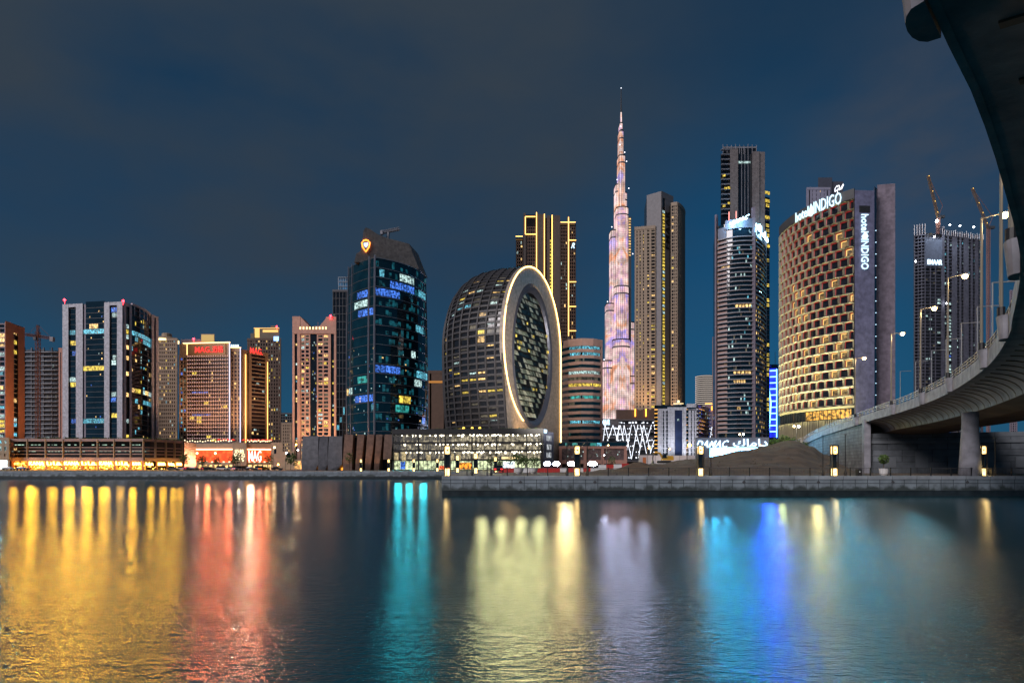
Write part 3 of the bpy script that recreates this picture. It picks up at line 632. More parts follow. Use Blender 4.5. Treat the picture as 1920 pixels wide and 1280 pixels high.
# excavator on the sand
d = 178; x = PX(1245, d); z = PZ(868.5, d)
t = thing('excavator', 'yellow tracked excavator with folded boom on the sand', 'excavator', (x, d, z)); yl = M['yellow']
mb = MB()
for sy in (-1.1, 1.1):
    pr_ = [(-1.9, .45), (-1.6, .1), (1.6, .1), (1.9, .45), (1.6, .85), (-1.6, .85)]
    mb.add([(x + a, d + sy - .3, z + b) for a, b in pr_] + [(x + a, d + sy + .3, z + b) for a, b in pr_], [(k, (k + 1) % 6, (k + 1) % 6 + 6, k + 6) for k in range(6)] + [tuple(range(6)), tuple(range(11, 5, -1))])
mb.build('tracks', M['tyre'], t)
mb = MB(); mb.box(x - .6, x + 2.6, d - 1.2, d + 1.2, z + .95, z + 1.55); mb.add([(x + .9, d - 1.15, z + 1.55), (x + 2.6, d - 1.15, z + 1.55), (x + 2.45, d - 1.1, z + 2.25), (x + .9, d - 1.1, z + 2.3), (x + .9, d + 1.15, z + 1.55), (x + 2.6, d + 1.15, z + 1.55), (x + 2.45, d + 1.1, z + 2.25), (x + .9, d + 1.1, z + 2.3)], [(0, 1, 2, 3), (7, 6, 5, 4), (3, 2, 6, 7), (1, 5, 6, 2), (0, 3, 7, 4)]); mb.build('body', yl, t)
mb = MB(); mb.add([(x - .7, d - 1.15, z + 1.5), (x + .5, d - 1.15, z + 1.5), (x + .5, d - 1.05, z + 2.9), (x - .4, d - 1.05, z + 2.9), (x - .7, d - .1, z + 1.5), (x + .5, d - .1, z + 1.5), (x + .5, d - .2, z + 2.9), (x - .4, d - .2, z + 2.9)], [(0, 1, 2, 3), (7, 6, 5, 4), (3, 2, 6, 7), (1, 5, 6, 2), (0, 3, 7, 4)]); mb.build('cab', M['glass'], t)
MB().tube([(x - .3, d + .3, z + 1.5), (x - 1.2, d + .2, z + 3.1), (x - 2.4, d + .1, z + 3.2), (x - 3.3, d, z + 2.9)], [.3, .3, .26, .2], 6).build('boom', yl, t)
MB().tube([(x - 3.1, d, z + 3.3), (x - 3.35, d, z + 1.6), (x - 3.3, d, z + .6)], [.2, .18, .14], 6).build('dipper_arm', M['dgrey'], t)
MB().add([(x - 3.7, d - .5, z), (x - 3.0, d - .5, z + .05), (x - 3.1, d - .5, z + .75), (x - 3.5, d - .5, z + .8), (x - 3.7, d + .5, z), (x - 3.0, d + .5, z + .05), (x - 3.1, d + .5, z + .75), (x - 3.5, d + .5, z + .8)], [(0, 1, 2, 3), (7, 6, 5, 4), (0, 4, 5, 1), (1, 5, 6, 2), (2, 6, 7, 3), (3, 7, 4, 0)]).build('bucket', M['dgrey'], t)
# hoarding and the site cabin door
d = 196; S = Strip([XY(1198, d), XY(1318, d + 6)])
t = thing('site_hoarding', 'long white site hoarding wall behind the excavator', 'hoarding', (*S.at(S.w / 2), GZ))
mb = MB(); mb.fb(S, 0, S.w, GZ, PZ(853, d), -.2, 0)
mb.build('panel_wall', M['white'], t)
mb = MB()
for i in range(9): mb.fb(S, S.w * i / 8.02, S.w * i / 8.02 + .12, GZ, PZ(852.6, d), 0, .08)
mb.build('posts', M['grey'], t); u = S.u_px(1208); MB().fb(S, u - .5, u + .6, PZ(871, d), PZ(857, d), 0, .1).build('door', mk('orange_door', (.5, .16, .05)), t)
for px in (1250, 1273, 1298): light('hoarding_light', 'POINT', (PX(px, d - 3), d - 3, PZ(864, d)), 150, (.9, .93, 1), parent=t)
# lit letter wall and the billboard below it
d = 172; S = Strip([XY(1304, d), XY(1442, d - 2)])
t = thing('letter_wall', 'dark boundary wall with large glowing white letters beyond the mound', 'sign wall', (*S.at(S.w / 2), GZ))
mb = MB(); mb.fb(S, 0, S.w, GZ, PZ(820, d), -.6, 0); mb.build('wall', mk('sign_wall_panel', (.13, .14, .18), .6), t)
mb = MB(); mb.text(S, 'DAMAC', S.u_px(1307), S.u_px(1364), PZ(839, d), PZ(825.5, d), .25, .3, shear=.35); mb.build('letters', M['sign_white'], t)
mb = MB(); mb.text(S, '\uFED9\uFE8D\uFEE3\uFE8D\uFEA9', S.u_px(1374), S.u_px(1438), PZ(837, d), PZ(823, d), .25, .3); mb.build('arabic_letters', M['sign_white'], t)
for k in range(6): light('letter_streak_spot', 'SPOT', (*S.at(S.w * (k + .5) / 6, 1.6), PZ(829, d)), 5500, (.03, .46, .80), (PX(1300 + k * 60, 15), 15, 0), .9, 120, t)  # added spots, aimed at the canal to draw cyan streaks below the letters
d = 160; S = Strip([XY(1330, d), XY(1422, d - 2)])
t = thing('billboard', 'bright blue white billboard screen half hidden by the sand mound', 'billboard', (*S.at(S.w / 2), GZ))
mb = MB(); mb.fb(S, 0, S.w, GZ, PZ(838, d), -.5, 0); mb.build('panel_back', M['dgrey'], t)
mb = MB(); mb.fb(S, .15, S.w - .15, 4.0, PZ(839, d), .01, .1); mb.build('screen', M['screen'], t)

# ------------------------------------------------------------------ buildings
def base(front): c = (Vector(front[0]) + Vector(front[-1])) / 2; return (c.x, c.y, GZ)
def building(name, label, front, group=None, cat='building'): return thing(name, label, cat, base(front), group)
def beacon(px, py, d, parent):
    x, z = PX(px, d), PZ(py, d); MB().tube([(x, d, z - 2.4), (x, d, z)], .12, 5).sphere((x, d, z), .75, 0).build('beacon', M['beacon'], parent)
def roofkit(parent, S, back, z, n=5, mat='dgrey', hh=2.2):
    """plant boxes, ducts and masts on a roof"""
    mb = MB()
    for _ in range(n):
        u = random.uniform(.12, .88) * S.w; o = -random.uniform(.25, .75) * back; a, h = random.uniform(1.0, 3.2), random.uniform(.6, 1) * hh
        p = S.at(u, o); mb.box(p.x - a, p.x + a, p.y - a, p.y + a, z - .2, z + h)
        if random.random() < .5: mb.tube([(p.x, p.y, z + h - .1), (p.x, p.y, z + h + random.uniform(1.5, 4))], .12, 5)
    mb.build('roof_plant', M[mat], parent)

# --- terracotta slab tower, left edge
d1, d2 = 400, 420; fr = [XY(-34, d1), XY(10, d1)]; S0 = Strip(fr); S = Strip([XY(10.2, d1 - 4), XY(46.5, d2 - 4)])
t = building('slab_tower', 'terracotta slab tower with a tall window slit at the left edge', fr)
zt = PZ(601, d1 - 4); mb = MB(); u1, u2 = S.u_px(26), S.u_px(34)
mb.fb(S, 0, u1, GZ, zt, -14, 0); mb.fb(S, u2, S.w, GZ, zt, -14, 0); mb.fb(S, u1 - .02, u2 + .02, PZ(632, d2), zt - .03, -13.9, -.1); mb.build('wall', M['terra'], t)
mb = MB(); mb.fb(S, u1 - .1, u2 + .1, GZ, PZ(632, d2), -13, -1.2); mb.build('window_slit', M['glass'], t)
mb = MB()
for j in range(27): z = GZ + 12 + j * 3.3; mb.fb(S, u1, u2, z, z + .5, -1.2, -.5)
mb.build('slit_floor', M['beige'], t)
mb = MB(); mb.fb(S0, 0, S0.w, GZ, PZ(606, d1), -14, -.4); mb.build('glazing', M['blueglass'], t)
mb = MB(); grid(S0, mb, 0, S0.w, GZ + 18, PZ(606, d1), 4, 25, .5, .8, .1); mb.build('floor_bands', M['mauve'], t)
wins = []; grid(S0, MB(), S0.w * .72, S0.w, GZ + 18, PZ(606, d1), 1, 25, .5, .8, .1, wins, .55); 
for j in range(27):
    if random.random() < .25: wins.append(win(S, u1 + .2, u2 - .2, GZ + 12.6 + j * 3.3, GZ + 15 + j * 3.3, -1.15, random.choice(LIT)))
put_windows(t, wins); light('facade_uplight', 'SPOT', (PX(40, 372), 372, 24), 90000, (1, .52, .24), (PX(30, 405), 405, 50), 1, 85, t)
# --- unfinished block with balcony slabs and crane
d = 480; fr = [XY(44, d), XY(112, d)]; S = Strip(fr); zt = PZ(655, d)
t = building('unfinished_block', 'dim unfinished apartment block with pale balcony slabs behind the crane', fr)
mb = MB(); mb.prism(foot([p for p in S.p], 22), GZ, zt - 1); mb.build('core', mk('raw_concrete', (.07, .08, .10), .8, var=.4, scale=.3), t)
mb = MB(); nf = int((zt - GZ) / 3.6)
for j in range(nf):
    z = GZ + 3.6 * (j + 1); ua = 0 if j % 3 else S.w * .05
    mb.fb(S, ua, S.w * .42, z - .25, z + .25, -.5, 1.6); mb.fb(S, S.w * (.52 if j % 5 else .45), S.w * .98, z - .25, z + .3, -.5, 2.4)
mb.build('balcony_slab', mk('pale_slab', (.34, .36, .40), .7), t, )
mb = MB()
for k in (.02, .22, .44, .55, .78, .97): mb.fb(S, S.w * k, S.w * k + .7, GZ, zt + 1.5, -.5, .6)
mb.build('columns', mk('raw_column', (.16, .17, .2), .8), t); roofkit(t, S, 20, zt - 1, 6)
S2 = Strip([XY(110, 470), XY(119, 470)]); t2 = building('salmon_stair_tower', 'narrow salmon stair tower left of the white pier tower', S2.p); MB().fb(S2, 0, S2.w, GZ, PZ(652, 470), -12, 0).build('wall', M['salmon'], t2)
MB().fb(S2, S2.w * .35, S2.w * .5, GZ + 20, PZ(660, 470), 0, .1).build('window_strip', M['glass'], t2)
wins = []; grid(S, MB(), S.w * .55, S.w * .95, GZ + 20, zt, 5, nf - 5, .6, .9, .1, wins, .06, [M['w_dim'], M['w_cool']]); put_windows(t, wins)
def lattice(mb, a, b, w, n, r=.12):
    a, b = Vector(a), Vector(b); t = (b - a).normalized(); x = t.cross(Vector((0, 1, 0))).normalized() * w / 2; y = t.cross(x).normalized() * w / 2
    cs = [x + y, x - y, -x - y, -x + y]
    for c in cs: mb.tube([a + c, b + c], r * 1.3, 4)
    for i in range(n):
        p, q = a.lerp(b, i / n), a.lerp(b, (i + 1) / n)
        for k in range(4): mb.tube([p + cs[k], q + cs[(k + 1) % 4]], r, 4); mb.tube([p + cs[k], p + cs[(k + 1) % 4]], r, 4)
d = 470; x = PX(71, d); t = thing('tower_crane', 'dull red hammerhead tower crane in front of the unfinished block', 'crane', (x, d, GZ))
mb = MB(); lattice(mb, (x, d, GZ), (x, d, PZ(622, d)), 2.4, 34, .16); mb.build('mast', M['crane'], t)
mb = MB(); lattice(mb, (PX(49, d), d, PZ(627, d)), (PX(70, d), d, PZ(630, d)), 1.8, 10); lattice(mb, (PX(70, d), d, PZ(630, d)), (PX(101, d), d, PZ(635, d)), 1.8, 10); mb.build('jib', M['crane'], t)
mb = MB(); lattice(mb, (x, d, PZ(632, d)), (x, d, PZ(609, d)), 1.4, 6); mb.tube([(x, d, PZ(609, d)), (PX(52, d), d, PZ(627, d))], .1, 4).tube([(x, d, PZ(609, d)), (PX(98, d), d, PZ(634, d))], .1, 4); mb.build('apex', M['crane'], t)
MB().box(PX(95, d), PX(101, d), d - 1.2, d + 1.2, PZ(640, d), PZ(632, d)).build('counterweight', M['grey'], t); MB().box(x - 2.2, x - .2, d - 2, d, PZ(638, d), PZ(632, d)).build('cab', M['dgrey'], t)

# --- white pier tower
dA, dB, dC = 402, 395, 432
Sf = Strip([XY(120, dA), XY(232, dB)]); Sr = Strip([XY(232, dB), XY(247, dB + 6)]); Sc = Strip(arc(XY(247, dB + 6), XY(282, dC - 3), 1.8)); Se = Strip([XY(282, dC - 4), XY(295, dC + 3)])
t = building('pier_tower', 'white tower with dark glass slots and a curved glass corner, red roof lights', [Sf.p[0], Sf.p[1]])
zt = PZ(566, dB); zc = PZ(580, dC - 15)
mb = MB(); mb.prism([Sf.p[0] + Vector((.5, .6)), Sf.p[1] + Vector((-.3, .6)), XY(247, dB + 6.6), *[p + Vector((-.2, .3)) for p in Sc.p[1:]], Sc.p[-1] + Vector((-6, 14)), Sf.p[0] + Vector((7, 30))], GZ, zc - 1.5); mb.build('glazing', M['glass'], t)
mb = MB(); U = lambda px: Sf.u_px(px)
for a, b in ((120, 131), (145, 158), (198, 208), (222, 232)): mb.fb(Sf, U(a), U(b), GZ, zt, -2.5, 1.2)
for a, b in ((131, 145), (208, 222)): mb.fb(Sf, U(a) - .01, U(b) + .01, PZ(572, dB), zt - .02, -2.4, 1.1)
for k in (0, .72): mb.fb(Sr, Sr.w * k, Sr.w * (k + .30), GZ, zt, -2.4, .05)
mb.fb(Sr, 0, Sr.w, zt - 2.2, zt - .03, -2.4, 0); mb.fb(Se, 0, Se.w * .36, GZ, PZ(592, dC), -3, 1.0); mb.fb(Se, Se.w * .64, Se.w, GZ, PZ(592, dC), -3, 1.0); mb.fb(Se, 0, Se.w, PZ(595, dC), PZ(592, dC) - .02, -2.9, .9)
mb.fb(Sc, 0, Sc.w, zc - 1.3, zc, -1.6, .5); mb.build('pier', panelled('pier_panel', (.50, .49, .54), (1, 0), 1.5, 3.4, .06, .5, .8, 0, .04), t)
mb = MB(); mb.fb(Sf, U(158), U(163), GZ, zt - .4, -2.5, .5); mb.build('side_return', M['mauve'], t)
mb = MB(); mb.fb(Sf, U(163), U(198), GZ, PZ(563, dB), -3, .9); mb.fb(Sf, U(131), U(145), GZ, PZ(575, dB), -.5, .15); mb.fb(Sf, U(208), U(222), GZ, PZ(575, dB), -.5, .15); mb.build('glass_bay', M['blueglass'], t)
mb = MB(); rows = 25; z0 = GZ + 20; rh = (PZ(575, dB) - z0) / rows; wins = []
for j in range(rows + 1):
    z = z0 + j * rh
    mb.fb(Sf, U(163), U(198), z - .16, z + .16, .9, 1.05); mb.fb(Sf, U(131), U(145), z - .12, z + .12, .1, .3); mb.fb(Sf, U(208), U(222), z - .12, z + .12, .1, .3); mb.fb(Sc, 0, Sc.w, z - .18, z + .18, -.6, .25)
    lit = {20: 'w_cyan', 13: 'w_yel', 3: 'w_cyan', 21: 'w_warm'}.get(j)
    if j < rows:
        if lit: wins.append(win(Sf, U(158.5) if lit != 'w_warm' else U(170), U(197) if lit != 'w_warm' else U(186), z + .25, z + rh - .25, .93, M[lit]))
        for a, b in ((131.5, 144.5), (208.5, 221.5)):
            if random.random() < .28: wins.append(win(Sf, U(a) + random.random() * 2, U(b) - random.random() * 1.5, z + .25, z + rh - .3, .18, random.choice([M['w_cyan'], M['w_cool'], M['w_yel'], M['w_blue']])))
        for k in range(9):
            if random.random() < (.85 if j in (19, 20, 9, 7) else .10): wins.append(win(Sc, Sc.w * k / 9 + .15, Sc.w * (k + (.95 if j in (19, 20, 7, 9) else random.choice((.3, .4, .6)))) / 9, z + .3, z + rh - (.3 if j in (19, 20, 7, 9) else random.choice((1.2, 1.8, .4))), .05, M['w_cyan'] if j in (19, 20, 7) else random.choice(LIT)))
        for k in range(12):
            if random.random() < .09: a = U(164 + 34 * k / 12); wins.append(win(Sf, a, a + .7, z + .5, z + 1.5, .93, random.choice([M['w_cool'], M['w_blue'], M['w_warm']])))  # small glowing panes that suggest city lights mirrored in the glass bay
        if random.random() < .3: wins.append(win(Sr, Sr.w * .34, Sr.w * .68, z + .4, z + rh - .4, -.4, random.choice(LIT)))
mb.build('mullions', M['dgrey'], t); put_windows(t, wins)
mb = MB()
for k in range(5): p = Sc.at(Sc.w * (k + .5) / 5, -.2); mb.box(p.x - .25, p.x + .25, p.y - .25, p.y + .25, zc - 8, zc - 1.2)
mb.build('crown_post', M['white'], t)
beacon(121, 562, dA, t); beacon(231, 564, dB, t)

# --- beige stepped tower behind
def stone_tower(name, label, px0, px1, d, ytop, back, wall, nc, lit, mats=None, pw=.9, sp=1.3, fh=3.4, crown=None, ybot=None, side=None, cap=100):
    S = Strip([XY(px0, d), XY(px1, d)]); t = building(name, label, S.p); zt = PZ(ytop, d); z0 = GZ
    mb = MB(); mb.prism(foot(S.p, back), z0, zt - .6); mb.build('glazing', M['glass'], t)
    nr = int((zt - z0) / fh); mb = MB(); wins = []
    grid(S, mb, 0, S.w, z0, zt, nc, nr, pw, sp, .5, wins, lit, mats)
    mb.fb(S, -.2, S.w + .2, zt - 1.2, zt + .9, -back * .9, .7)
    if side:
        for sgn, q in ((1, S.p[1]), (-1, S.p[0])):
            b = q + q.normalized() * back
            S2 = Strip([q, b] if sgn > 0 else [b, q]); grid(S2, mb, 0, S2.w, z0, zt, max(2, int(back / 4)), nr, pw, sp, .4)
    mb.build('wall', wall, t); put_windows(t, wins, cap); return t, S, zt
t, S, zt = stone_tower('stone_tower', 'beige stone tower with a lit round crown between white tower and hotel', 291, 333, 520, 636, 22, M['tan'], 11, .24, fh=3.3)
c = S.at(S.w * .5, -9); mb = MB(); mb.lathe(c.x, c.y, [(9.5, zt), (9.5, PZ(628, 511)), (8.6, PZ(626, 511))], 18); mb.lathe(c.x, c.y, [(4, PZ(627, 511)), (4, PZ(618, 511)), (3.4, PZ(617, 511))], 12); mb.build('crown', M['beige'], t)
mb = MB(); mb.lathe(c.x, c.y, [(9.7, PZ(634, 511)), (9.7, PZ(630, 511))], 18); mb.build('crown_light', M['cofb'], t)

# --- balcony hotel with pink dots of light
d = 440; dl, dr = 442, 438
Sa = Strip([XY(337, dl), XY(432, dr)]); Sb = Strip([XY(432, dr + 2), XY(452, dr + 2)]); Sn = Strip([XY(452, dr + 4), XY(466, dr + 10)]); Sw = Strip([XY(466, dr + 8), XY(502, dr + 20)])
t = building('balcony_hotel', 'wide hotel with pink dotted balcony floors and red rooftop letters', [Sa.p[0], Sa.p[1]])
za, zb, zw = PZ(643, dr), PZ(651, dr), PZ(659, dr + 14)
mb = MB(); mb.prism(foot([Sa.p[0], Sa.p[1]], 24), GZ, za - .5); mb.prism(foot([Sb.p[0], Sb.p[1]], 20), GZ, zb - .5); mb.prism(foot([Sw.p[0], Sw.p[1]], 20), GZ, zw - .5); mb.build('glazing', mk('hotel_recess', (.035, .02, .024), .5), t)
mb = MB(); z0 = PZ(829, d); z1 = PZ(668, d); nr = 23
ua = Sa.u_px(351); grid(Sa, mb, ua, Sa.w, z0, z1, 18, nr, .28, .65, .25); grid(Sa, mb, 0, ua, z0, z1, 2, nr, .9, .75, .45)
mb.fb(Sa, -.2, .8, GZ, PZ(664, d), -.5, .6); mb.fb(Sa, ua - .4, ua + .5, GZ, z1, -.5, .8); mb.fb(Sa, 0, Sa.w, z1 + .01, za, -20, .3); mb.fb(Sb, 0, Sb.w, PZ(657, d), zb, -18, .4)
grid(Sb, mb, 0, Sb.w, z0, PZ(657, d), 3, nr + 1, .9, .7, .3); mb.fb(Sn, 0, Sn.w, GZ, zb - .5, -18, .5)
uw = Sw.u_px(470.5); ux = Sw.u_px(496); mb.fb(Sw, 0, uw, GZ, zw, -10, 1); mb.fb(Sw, ux, Sw.w, GZ, zw, -10, .9); mb.fb(Sw, 0, Sw.w, PZ(664, dr + 14), zw - .02, -10, .8)
grid(Sw, mb, uw, ux, z0, PZ(664, dr + 14), 1, nr, 0, .7, .9); mb.build('wall', M['tan'], t)
mb = MB(); wins = []; rh = (z1 - z0) / nr
for j in range(nr + 1):
    for i in range(19):
        u = ua + (Sa.w - ua) * (i + .5) / 18.6; p = Sa.at(u, .55); z = z0 + j * rh; mb.box(p.x - .2, p.x + .2, p.y - .2, p.y + .2, z + .05, z + .40)
mb.build('balcony_lights', M['led_pink'], t, kind='stuff')
for (ci, ri, w) in ((2, 18, 2), (7, 10, 2), (15, 9, 1.6), (1, 6, 2), (4, 6, 2), (4, 5, 2), (8, 1, 2), (10, 0, 2)):
    u = ua + (Sa.w - ua) * ci / 18; z = z0 + ri * rh; wins.append(win(Sa, u + .3, u + w * 2.0, z + .4, z + rh - .35, .08, M['w_yel']))
cw = (Sa.w - ua) / 18
for _ in range(34): i, j = random.randrange(18), random.randrange(nr); wins.append(win(Sa, ua + cw * i + cw * .3, ua + cw * (i + .6), z0 + j * rh + .5, z0 + j * rh + rh * .75, .06, random.choice([M['w_dim'], M['w_warm'], M['w_dim']])))
for j, mt in ((13, 'w_blue'), (7, 'w_blue')): 
    for i in range(2, 9 if j == 13 else 10): wins.append(win(Sa, ua + cw * i, ua + cw * (i + .7), z0 + j * rh + .6, z0 + j * rh + 1.5, .07, M[mt]))
grid(Sb, MB(), 0, Sb.w, z0, PZ(657, d), 3, nr + 1, .9, .7, .3, wins, .2, [M['w_dim'], M['w_warm']]); grid(Sa, MB(), 0, ua, z0, z1, 2, nr, .9, .8, .5, wins, .3, [M['w_blue'], M['w_cyan'], M['w_dim']])
grid(Sw, MB(), uw, ux, z0, PZ(664, dr + 14), 5, nr, .2, 1.2, .2, wins, .16, [M['w_dim'], M['w_cool'], M['w_warm'], M['w_dim']]); put_windows(t, wins)
mb = MB(); mb.tube([(*Sa.at(Sa.w - .2, .8), z0), (*Sa.at(Sa.w - .2, .8), za + .2)], .34, 6).tube([(*Sb.at(Sb.w - .2, .8), z0), (*Sb.at(Sb.w - .2, .8), zb + .2)], .34, 6); mb.build('light_strip', M['led_lilac'], t)
mb = MB(); mb.tube([(*Sn.at(Sn.w * .5, .9), z0), (*Sn.at(Sn.w * .5, .9), PZ(662, d))], .3, 6); mb.tube([(*Sw.at(Sw.w - .8, 1.2), z0), (*Sw.at(Sw.w - .8, 1.2), PZ(671, d))], .2, 5); mb.build('warm_strip', M['led_warm'], t)
mb = MB(); mb.fb(Sa, Sa.u_px(353), Sa.u_px(424), PZ(666, d), PZ(645.5, d), .3, 1.1); mb.build('sign_board', mk('gold_board', (.40, .24, .10), .4), t)
mb = MB(); mb.fb(Sa, Sa.u_px(345), Sa.u_px(432), PZ(643.5, d), PZ(642.4, d), .1, 1.4); mb.fb(Sa, Sa.u_px(352.4), Sa.u_px(353), PZ(665, d), PZ(645, d), 1.1, 1.3); mb.fb(Sb, 0, Sb.w, zb + .02, zb + .35, 0, .7); mb.build('cornice_light', M['led_gold'], t)
mb = MB(); mb.text(Sa, 'MAG', Sa.u_px(368), Sa.u_px(395), PZ(661.5, d), PZ(650.5, d), 1.3, .4); mb.fb(Sa, Sa.u_px(397), Sa.u_px(398.4), PZ(661.5, d), PZ(659.7, d), 1.3, 1.7); mb.text(Sa, '\u8FC8\u683C', Sa.u_px(400.5), Sa.u_px(420.5), PZ(662, d), PZ(649, d), 1.3, .4)
mb.text(Sw, 'MAG', Sw.u_px(467), Sw.u_px(488), PZ(664, dr + 12), PZ(653, dr + 12), 1.4, .4); mb.fb(Sw, Sw.u_px(489), Sw.u_px(490.4), PZ(664, dr + 12), PZ(662.4, dr + 12), 1.4, 1.8); mb.build('red_letters', M['sign_red'], t)
mb = MB(); S_ = Strip([XY(377, 452), XY(402, 452)]); mb.fb(S_, 0, S_.w, za - 1, PZ(626, 452), -8, 0); mb.build('roof_house', M['beige'], t); MB().fb(S_, .3, S_.w - .3, PZ(640, 452), PZ(627.5, 452), .02, .1).build('roof_house_light', glow('roof_wash', (1, .66, .2), .6), t)
mb = MB(); S_ = Strip([XY(339, 455), XY(377, 455)]); mb.fb(S_, 0, S_.w, za - 3, PZ(636, 455), -10, 0); mb.build('roof_terrace', M['mauve'], t); MB().text(S_, 'BN', 1, 4.2, PZ(653, 455), PZ(648.5, 455), 13.5, .3).build('roof_sign', M['sign_pale'], t) if False else None
mb = MB()
for k in range(4): p = Sb.at(Sb.w * (k + .6) / 5, .2); mb.box(p.x - .45, p.x + .45, p.y - .3, p.y + .3, zb + .4, zb + 2.3)
mb.build('roof_lights', M['sign_pale'], t); beacon(363, 635, 450, t)
for px in (360, 410, 470): light('facade_uplight', 'SPOT', (PX(px, 412), 412, 22), 62000, (1, .55, .3), (PX(px, 440), 440, 60), 1, 85, t)
# --- red screen podium
Sp = Strip([XY(340, 402), XY(437, 398)]); Sq = Strip([XY(437, 397), XY(463, 397)]); Sz = Strip([XY(463, 398), XY(510, 404)])
t = building('screen_podium', 'low podium with glowing red screens and letters below the balcony hotel', [Sp.p[0], Sz.p[1]])
zt, zb_, zs = PZ(841, 400), PZ(866, 400), PZ(831, 400)
mb = MB(); mb.prism([Sp.p[0], Sp.p[1] + Vector((0, .5)), Sz.p[1], Sz.p[1] + Vector((-10, 38)), Sp.p[0] + Vector((-14, 38))], PZ(869, 400), zs - .4); mb.fb(Sp, 0, Sp.w, zt, zs, -2, .3); mb.fb(Sz, 0, Sz.w, zt, zs, -2, .3); mb.fb(Sp, 0, Sp.w, PZ(871, 400), zb_, -2, .5); mb.fb(Sz, 0, Sz.w, PZ(871, 400), zb_, -2, .5)
mb.fb(Sq, 0, Sq.w, PZ(873, 400), zs + .3, -3, .9); mb.build('wall', M['beige'], t)
mb = MB(); mb.fb(Sp, 0, Sp.w, zb_ + .05, zt - 1.0, .02, .25); mb.fb(Sz, .4, Sz.w - .6, zb_ + .05, zt - 1.0, .02, .25); mb.build('screen', M['redled'], t)
mb = MB(); mb.fb(Sp, 0, Sp.w, zt - .75, zt - .1, .3, .8); mb.fb(Sz, .3, Sz.w, zt - .75, zt - .1, .3, .8); mb.fb(Sz, Sz.w - .5, Sz.w, zb_, zt - .8, .3, .6); mb.build('light_band', glow('light_band', (1, .45, .22), 8), t)
mb = MB(); mb.text(Sz, 'MAG', Sz.u_px(466), Sz.u_px(490), zb_ + .6, zt - 1.3, .5, .4); mb.build('white_letters', glow('screen_letters', (1, .82, .75), 3), t)
for k, c_ in ((.08, (1, .2, .06)), (.3, (1, .45, .35)), (.52, (1, .2, .06)), (.74, (1, .3, .12)), (.94, (1, .2, .06))): light('screen_streak_spot', 'SPOT', (*Sp.at(Sp.w * k, 1.5), zb_ + random.choice((.5, 2, 3.5))), 50000, c_, (-70, 20, 0), 2.0, 120, t)  # added spots that throw the red screens' streaks onto the water
for k, c_ in ((.15, (1, .5, .3)), (.5, (1, .22, .1)), (.85, (1, .3, .1))): light('screen_streak_spot', 'SPOT', (*Sz.at(Sz.w * k, 1.5), zb_ + random.choice((.5, 2, 3.5))), 50000, c_, (-60, 20, 0), 2.0, 120, t)  # same added streak spots along the right-hand screen
light('panel_streak_spot', 'SPOT', (*Sq.at(Sq.w * .5, 2), zb_ + 2), 50000, (1, .72, .35), (-65, 20, 0), .9, 120, t)  # added spot for the sign panel's warm streak on the canal
mb = MB(); mb.text(Sq, '\u8FC8\u683C', Sq.u_px(441.5), Sq.u_px(459), PZ(849.5, 397), PZ(842, 397), 1, .3); mb.text(Sq, 'MAG', Sq.u_px(440.5), Sq.u_px(460.5), PZ(856.5, 397), PZ(850.5, 397), 1, .3); mb.text(Sq, '315', Sq.u_px(442), Sq.u_px(458.5), PZ(865, 397), PZ(858, 397), 1, .3); mb.build('panel_letters', M['sign_cream'], t)
mb = MB()
for S_, a in ((Sp, 9), (Sz, 5)):
    for i in range(a): u = S_.w * (i + .5) / a; MB().fb(S_, u - .5, u + .5, zb_ - .2, zb_ + .5, .5, 1.1).build('uplight', M['sign_cream'], t)
mb = MB(); mb.fb(Sp, 0, Sp.w, GZ, PZ(871, 400), -3, -2.5); mb.fb(Sz, 0, Sz.w, GZ, PZ(871, 400), -3, -2.5); mb.build('shopfront', glow('lobby_glow', (1, .62, .22), 1.4, .8, .5), t)
mb = MB()
for S_, a in ((Sp, 10), (Sz, 5)):
    for i in range(a + 1): u = min(S_.w - .5, S_.w * i / a); mb.fb(S_, u, u + .9, GZ, PZ(871, 400), -2, .2)
mb.build('columns', M['beige'], t)
mb = MB()
for i in range(34):
    S_ = Sp if i < 20 else Sz; u = S_.w * ((i / 20) if i < 20 else (i - 20) / 14) + .5; p = S_.at(u, -.2); mb.sphere((p.x, p.y, zs + 1.2 + random.random()), .45, 0, 6)
mb.build('terrace_lamps', M['sign_cream'], t, kind='stuff')
mb = MB(); mb.fb(Sp, 0, Sp.w, zs, zs + 1.1, -.5, -.35); mb.fb(Sz, 0, Sz.w, zs, zs + 1.1, -.5, -.35); mb.build('terrace_rail', M['dgrey'], t)
for i, px in enumerate((411, 420, 427, 437, 457, 463, 471, 478, 484, 493, 500, 507)):
    d = 404 if px > 455 else 401; x = PX(px, d); z = zs; u = thing('terrace_umbrella', 'glowing red umbrella on the terrace over the red screens, ' + ['first', 'second', 'third', 'fourth', 'fifth', 'sixth', 'seventh', 'eighth', 'ninth', 'tenth', 'eleventh', 'twelfth'][i] + ' from the left', 'umbrella', (x, d, z), 'red umbrellas on the hotel terrace')
    MB().tube([(x, d, z), (x, d, z + 2.9)], .08, 5).build('pole', M['whitep'], u)
    MB().lathe(x, d, [(1.55, z + 2.2), (1.5, z + 2.35), (.8, z + 2.85), (.05, z + 3.2)], 8).build('canopy', glow('lit_red_canvas', (1, .04, .02), 1.1) if i == 0 else bpy.data.materials['lit_red_canvas'], u)

